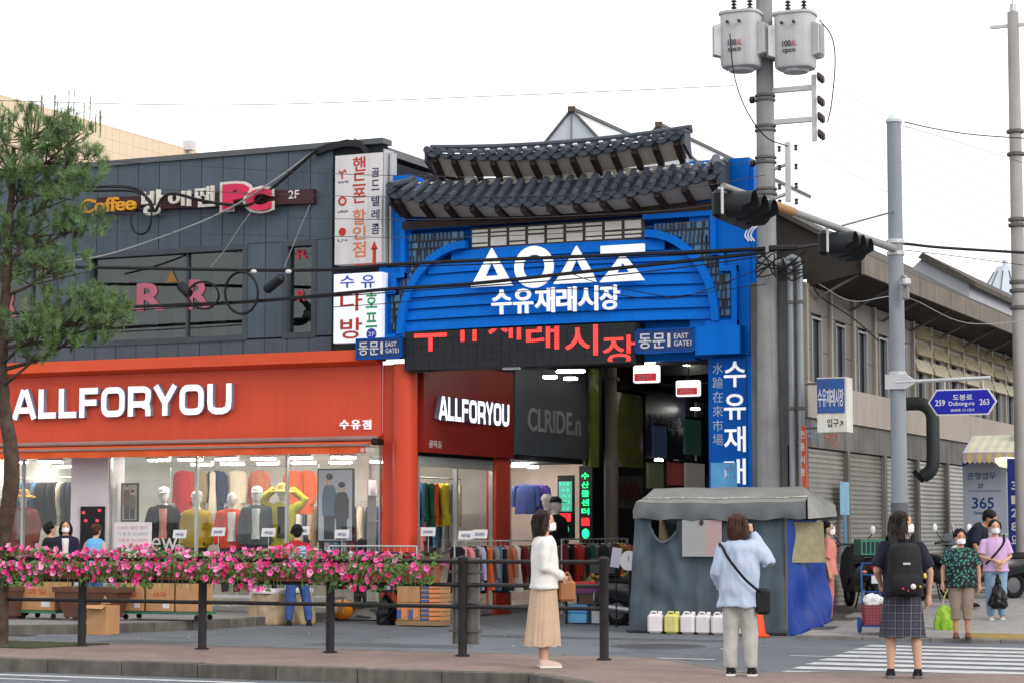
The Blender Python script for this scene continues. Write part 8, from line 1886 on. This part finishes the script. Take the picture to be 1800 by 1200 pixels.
# ================================================================== SCOOTERS, CART
mTy = M('tyre', (30, 30, 32), rough=.9); mSc = M('scooter_black', (34, 35, 40), rough=.25, spec=.5); mScG = M('scooter_grey', (90, 92, 98), rough=.3, spec=.5)
def wheel(t, c, r, w, X):
    m = MB(); m.xf = X
    rs = []
    for q in range(24):
        a = 2 * PI * q / 24; rs.append([(c[0] + math.cos(b) * w, c[1] + math.cos(a) * (r - w + math.sin(b) * w), c[2] + math.sin(a) * (r - w + math.sin(b) * w)) for b in [2 * PI * k / 8 for k in range(8)]])
    m.rings(rs + [rs[0]], cap=False); o = m.build('wheel', mTy, t, smooth=True)
    m = MB(); m.xf = X; m.lathe([(.02, -.03), (r * .62, -.02), (r * .62, .02), (.02, .03)], c, 18, 'X'); m.build('rim', mScG, o)
def scooter(loc, rz, lab, crate=None, screen=False, body=None, plate=True):
    t = thing('motor_scooter', lab, 'scooter', loc, 'parked scooters'); X = Matrix.Translation(Vector(loc)) @ Matrix.Rotation(rz, 4, 'Z'); body = body or mSc
    # local: front at +Y, rear at -Y
    wheel(t, (0, -.62, .24), .24, .055, X); wheel(t, (0, .64, .24), .24, .05, X)
    def part(nm, fn, mat, smooth=True):
        m = MB(); m.xf = X; fn(m); return m.build(nm, mat, t, smooth=smooth)
    part('body', lambda m: m.rings([[(sx * w_, y, z + sz * h_) for sx, sz in ((-.7, -1), (.7, -1), (1, -.3), (1, .4), (.6, 1), (-.6, 1), (-1, .4), (-1, -.3))] for y, w_, z, h_ in ((-.95, .07, .66, .07), (-.85, .14, .62, .13), (-.5, .17, .58, .17), (-.1, .16, .52, .17), (.05, .13, .42, .12), (.3, .15, .30, .06))]), body)
    part('front_shield', lambda m: m.rings([[(sx * w_, y + sy * .05, z) for sx, sy in ((-1, -.6), (-.5, .6), (0, 1), (.5, .6), (1, -.6), (0, -.8))] for y, w_, z in ((.52, .16, .28), (.50, .22, .55), (.46, .2, .85), (.42, .12, 1.0))]), body)
    part('front_mudguard', lambda m: m.tube([(0, .42, .40), (0, .56, .50), (0, .72, .50), (0, .86, .40)], [.06, .085, .085, .05], 10), body)
    part('seat', lambda m: m.rings([[(sx * w_, y, z + sz) for sx, sz in ((-1, 0), (1, 0), (1, .06), (.6, .09), (-.6, .09), (-1, .06))] for y, w_, z in ((-.85, .12, .74), (-.5, .16, .73), (-.1, .14, .70), (.05, .08, .66))]), mBlack)
    part('handlebar', lambda m: (m.tube([(-.33, .36, 1.0), (-.15, .44, 1.03), (.15, .44, 1.03), (.33, .36, 1.0)], .018, 8), m.tube([(0, .62, .3), (0, .43, 1.02)], .03, 8)), mBlack)
    for s in (-1, 1):
        part('mirror', lambda m: m.ball((s * .34, .40, 1.27), (.045, .018, .07), 12, 8), M('mirror_pale', (226, 230, 234), rough=.1, spec=.5)); part('mirror_stem', lambda m: m.tube([(s * .2, .43, 1.03), (s * .33, .41, 1.2)], .01, 6), mBlack)
        part('indicator', lambda m: m.ball((s * .17, -.86, .60), (.05, .03, .03), 8, 6), M('lamp_amber', (206, 140, 110), rough=.2)); part('fork', lambda m: m.tube([(s * .06, .62, .26), (s * .06, .50, .7)], .025, 8), mScG)
    part('tail_lamp', lambda m: m.cbox((0, -.95, .66), (.2, .06, .08), 0, .02), M('lamp_red', (170, 30, 36), rough=.2)); part('head_lamp', lambda m: m.ball((0, .52, .90), (.10, .06, .07), 12, 8), M('lamp_clear', (214, 216, 220), rough=.1))
    part('rear_mudguard', lambda m: m.tube([(0, -.72, .50), (0, -.9, .42), (0, -1.0, .28)], [.09, .08, .07], 8), mBlack)
    if plate: part('number_plate', lambda m: m.cbox((0, -1.0, .48), (.21, .012, .13), 0, .005), M('plate_white', (206, 214, 226), rough=.4), False)
    part('exhaust', lambda m: m.tube([(.17, .0, .26), (.19, -.4, .26), (.2, -.85, .32)], [.03, .055, .055], 10), M('exhaust_steel', (170, 172, 176), rough=.3, metal=.6))
    part('stand', lambda m: (m.tube([(-.1, -.3, .3), (-.17, -.3, .0)], .015, 6), m.tube([(.1, -.3, .3), (.17, -.3, .0)], .015, 6)), mBlack)
    if crate:
        part('rear_rack', lambda m: m.cbox((0, -.78, .85), (.3, .4, .03)), mBlack, False)
        c_ = part('crate', lambda m: (m.box(-.27, .27, -1.02, -1.0, .87, 1.12), m.box(-.27, .27, -.62, -.60, .87, 1.12), m.box(-.27, -.25, -1.0, -.62, .87, 1.12), m.box(.25, .27, -1.0, -.62, .87, 1.12), m.box(-.25, .25, -1.0, -.62, .87, .89)), crate, False)
        m = MB(); m.xf = X
        for k in range(7): m.box(-.24 + k * .07, -.20 + k * .07, -1.026, -1.021, .9, 1.08)
        m.build('crate_slots', M('crate_dark', (22, 50, 46)), c_)
    if screen: part('windscreen', lambda m: m.rings([[(sx * w_, y + abs(sx) * -.05, z) for sx in (-1, -.5, 0, .5, 1)] for y, w_, z in ((.50, .17, .98), (.44, .17, 1.08), (.40, .11, 1.18))], cap=False, close=False), M('screen_dark', (60, 66, 72), rough=.1, spec=.5))
    return t
yaw0 = math.atan2(.415, .91)
scooter((7.92, .95, swz(.95)), yaw0 + .12, 'scooter seen from behind with a green crate and number plate', M('crate_green', (70, 130, 112), rough=.6), False)
scooter((8.62, 3.6, ZS), yaw0 + PI + .35, 'glossy black scooter facing the road behind the backpack woman', None, True, plate=False)
scooter((9.0, 5.2, ZS), yaw0 + PI * .6, 'dark scooter parked further back by the shutters', None, False)
scooter((4.55, .3, .0), -PI * .45, 'black delivery motorbike in shade beside the tent, next to the round scale', M('crate_grey', (60, 62, 64)), False)
c = onZ(1533, 1112, .085); t = thing('hand_cart', 'blue two wheeled hand cart holding a red basket and white bags', 'cart', (c.x, c.y, c.z)); mCb = M('cart_blue', (40, 84, 150), rough=.5)
X = Matrix.Translation(c) @ Matrix.Rotation(yaw0, 4, 'Z')
for s in (-1, 1):
    m = MB(); m.xf = X; m.tube([(s * .13, .0, .12), (s * .13, .05, .5), (s * .13, .12, .95), (s * .10, .14, 1.02)], .014, 8); m.build('upright', mCb, t)
    m = MB(); m.xf = X; m.lathe([(.01, -.02), (.11, -.02), (.12, 0), (.11, .02), (.01, .02)], (s * .18, .02, .12), 18, 'X'); w = m.build('wheel', mCb, t)
for z in (.35, .6, .85, 1.02):
    m = MB(); m.xf = X; m.tube([(-.13, .03 + z * .1, z), (.13, .03 + z * .1, z)], .01, 6); m.build('rung', mCb, t)
m = MB(); m.xf = X; m.box(-.16, .2, -.3, .0, .1, .12); m.build('platform', mCb, t)
t2 = thing('wire_basket', 'red plaid basket standing on the blue hand cart', 'basket', (c.x, c.y, c.z + .15)); m = MB(); m.xf = X; m.rings([[(-.14, -.28, .13), (.2, -.28, .13), (.2, .0, .13), (-.14, .0, .13)], [(-.16, -.3, .42), (.22, -.3, .42), (.22, .02, .42), (-.16, .02, .42)]]); m.build('basket', plaid('basket_red', (150, 50, 56), (60, 30, 40), (210, 200, 206), 24), t2)
m = MB(); m.xf = X; m.ball((.0, -.14, .48), (.15, .12, .1), 14, 8); remesh(m, .015, 1, .03, 14).solo('carrier_bag', M('bag_white', (226, 230, 232), rough=.4), 'white plastic bag heaped in the basket of the blue cart', 'bag', smooth=True)
# ================================================================== PINE TREE
pt = onZ(8, 1131, .15); YP = pt.y
pine = thing('pine_tree', 'pine tree with a leaning bare trunk and bushy green crown at the left edge', 'tree', (pt.x, YP, .15))
mBark = M('pine_bark', (82, 68, 60), rough=.95, var=.35, scale=9, bump=.5, bscale=26)
tr_px = [(0, 1134, 15), (2, 1060, 13), (4, 980, 12.5), (13, 900, 13.5), (21, 840, 14.5), (18, 780, 13), (9, 720, 11), (3, 650, 10), (5, 600, 9.5), (10, 520, 9), (13, 440, 8), (17, 380, 6.5), (22, 320, 5), (24, 260, 3.5)]
tp = [onY(u, v, YP + .05 * math.sin(i)) for i, (u, v, w) in enumerate(tr_px)]; tp[0].z = .12
tw = [w * 1.0 / FPX * 27.5 for u, v, w in tr_px]
sp = smooth_path(tp, 5); sw2 = []
for i in range(len(tw) - 1): sw2 += [tw[i] + (tw[i + 1] - tw[i]) * k / 5 for k in range(5)]
sw2.append(tw[-1])
m = MB(); m.tube(sp, sw2, 14); m.v = [tuple(Vector(p) + Vector((noise.noise(Vector(p) * 9), noise.noise(Vector(p) * 9 + Vector((5, 0, 0))), 0)) * .018) for p in m.v]; m.build('trunk', mBark, pine, smooth=True)
lim = MB(); ndl = MB(); rp_ = random.Random(21)
# foliage pads: (centre px, half-size px, density)
pads = [(60, 235, 75, 40, 34), (120, 255, 60, 42, 30), (20, 280, 60, 45, 30), (150, 300, 40, 40, 20), (40, 330, 70, 35, 26), (100, 335, 60, 36, 22), (140, 400, 55, 30, 24), (60, 410, 70, 40, 28), (30, 470, 60, 40, 22), (100, 470, 60, 30, 20), (110, 545, 60, 34, 26), (180, 545, 50, 30, 24), (50, 580, 55, 38, 26), (140, 590, 60, 30, 22), (205, 560, 30, 26, 12), (70, 625, 40, 18, 10), (-40, 260, 60, 60, 26), (-40, 400, 60, 60, 26), (-40, 560, 60, 50, 26)]
def trunk_at(v):
    best = min(range(len(sp)), key=lambda i: abs(sp[i].z - onY(10, v, YP).z)); return sp[best], sw2[best]
for u, v, du_, dv, cnt in pads:
    yb_ = YP + rp_.uniform(-.35, .35); c = onY(u, v, yb_); b0, r0 = trunk_at(v + 55)
    midp = b0.lerp(c, .5) + Vector((0, rp_.uniform(-.1, .1), -.06))
    lim.tube(smooth_path([b0, midp, c], 6), [r0 * .42 * (1 - .06 * k) for k in range(13)], 7)
    for k in range(int(cnt * 2.0)):
        a = rp_.uniform(0, 2 * PI); rr_ = math.sqrt(rp_.random()); p = onY(u + math.cos(a) * rr_ * du_, v + math.sin(a) * rr_ * dv, yb_ + rp_.uniform(-.3, .3))
        if rp_.random() < .25: lim.tube([midp.lerp(c, rp_.random()), p], [.012, .006], 5)
        # shoot: upright candle with long needles round it
        ax = (Vector((rp_.uniform(-.55, .55), rp_.uniform(-.55, .55), rp_.uniform(.35, 1.1)))).normalized(); L_ = rp_.uniform(.10, .20)
        ndl.tube([p, p + ax * L_], [.006, .003], 4)
        for q in range(74):
            tpos = rp_.random(); o = p + ax * (L_ * tpos); th = rp_.uniform(0, 2 * PI); e1v = ax.orthogonal().normalized(); e2v = ax.cross(e1v)
            d = (ax * rp_.uniform(.35, 1.0) + (e1v * math.cos(th) + e2v * math.sin(th)) * rp_.uniform(.6, 1.0)).normalized(); l_ = rp_.uniform(.07, .12); sdv = d.cross(Vector((rp_.uniform(-1, 1), rp_.uniform(-1, 1), rp_.uniform(-1, 1)))).normalized() * .0034
            ndl.add([o - sdv, o + sdv, o + d * l_], [(0, 1, 2)])
# candles on top
for k in range(26):
    u = rp_.choice((20, 50, 60, 78, 95, 120, 135, 150, 170, 182)) + rp_.uniform(-8, 8); v = 235 - 25 * math.sin(u / 60) + rp_.uniform(-15, 20); p = onY(u, v, YP + rp_.uniform(-.3, .3)); h_ = rp_.uniform(.14, .30)
    ndl.tube([p, p + Vector((rp_.uniform(-.02, .02), 0, h_))], [.008, .004], 5)
    for q in range(40):
        o = p + Vector((0, 0, h_ * rp_.random())); d = Vector((rp_.uniform(-.35, .35), rp_.uniform(-.35, .35), 1)).normalized(); sdv = Vector((.004, 0, 0)); ndl.add([o - sdv, o + sdv, o + d * .055], [(0, 1, 2)])
lim.build('limbs', mBark, pine, smooth=True)
mNd = M('pine_needle', (98, 122, 76), rough=.6, var=.55, scale=2.6, bump=0, k=1.0)
ndl.build('crown', mNd, pine)
bpy.data.scenes.remove(_tmp)
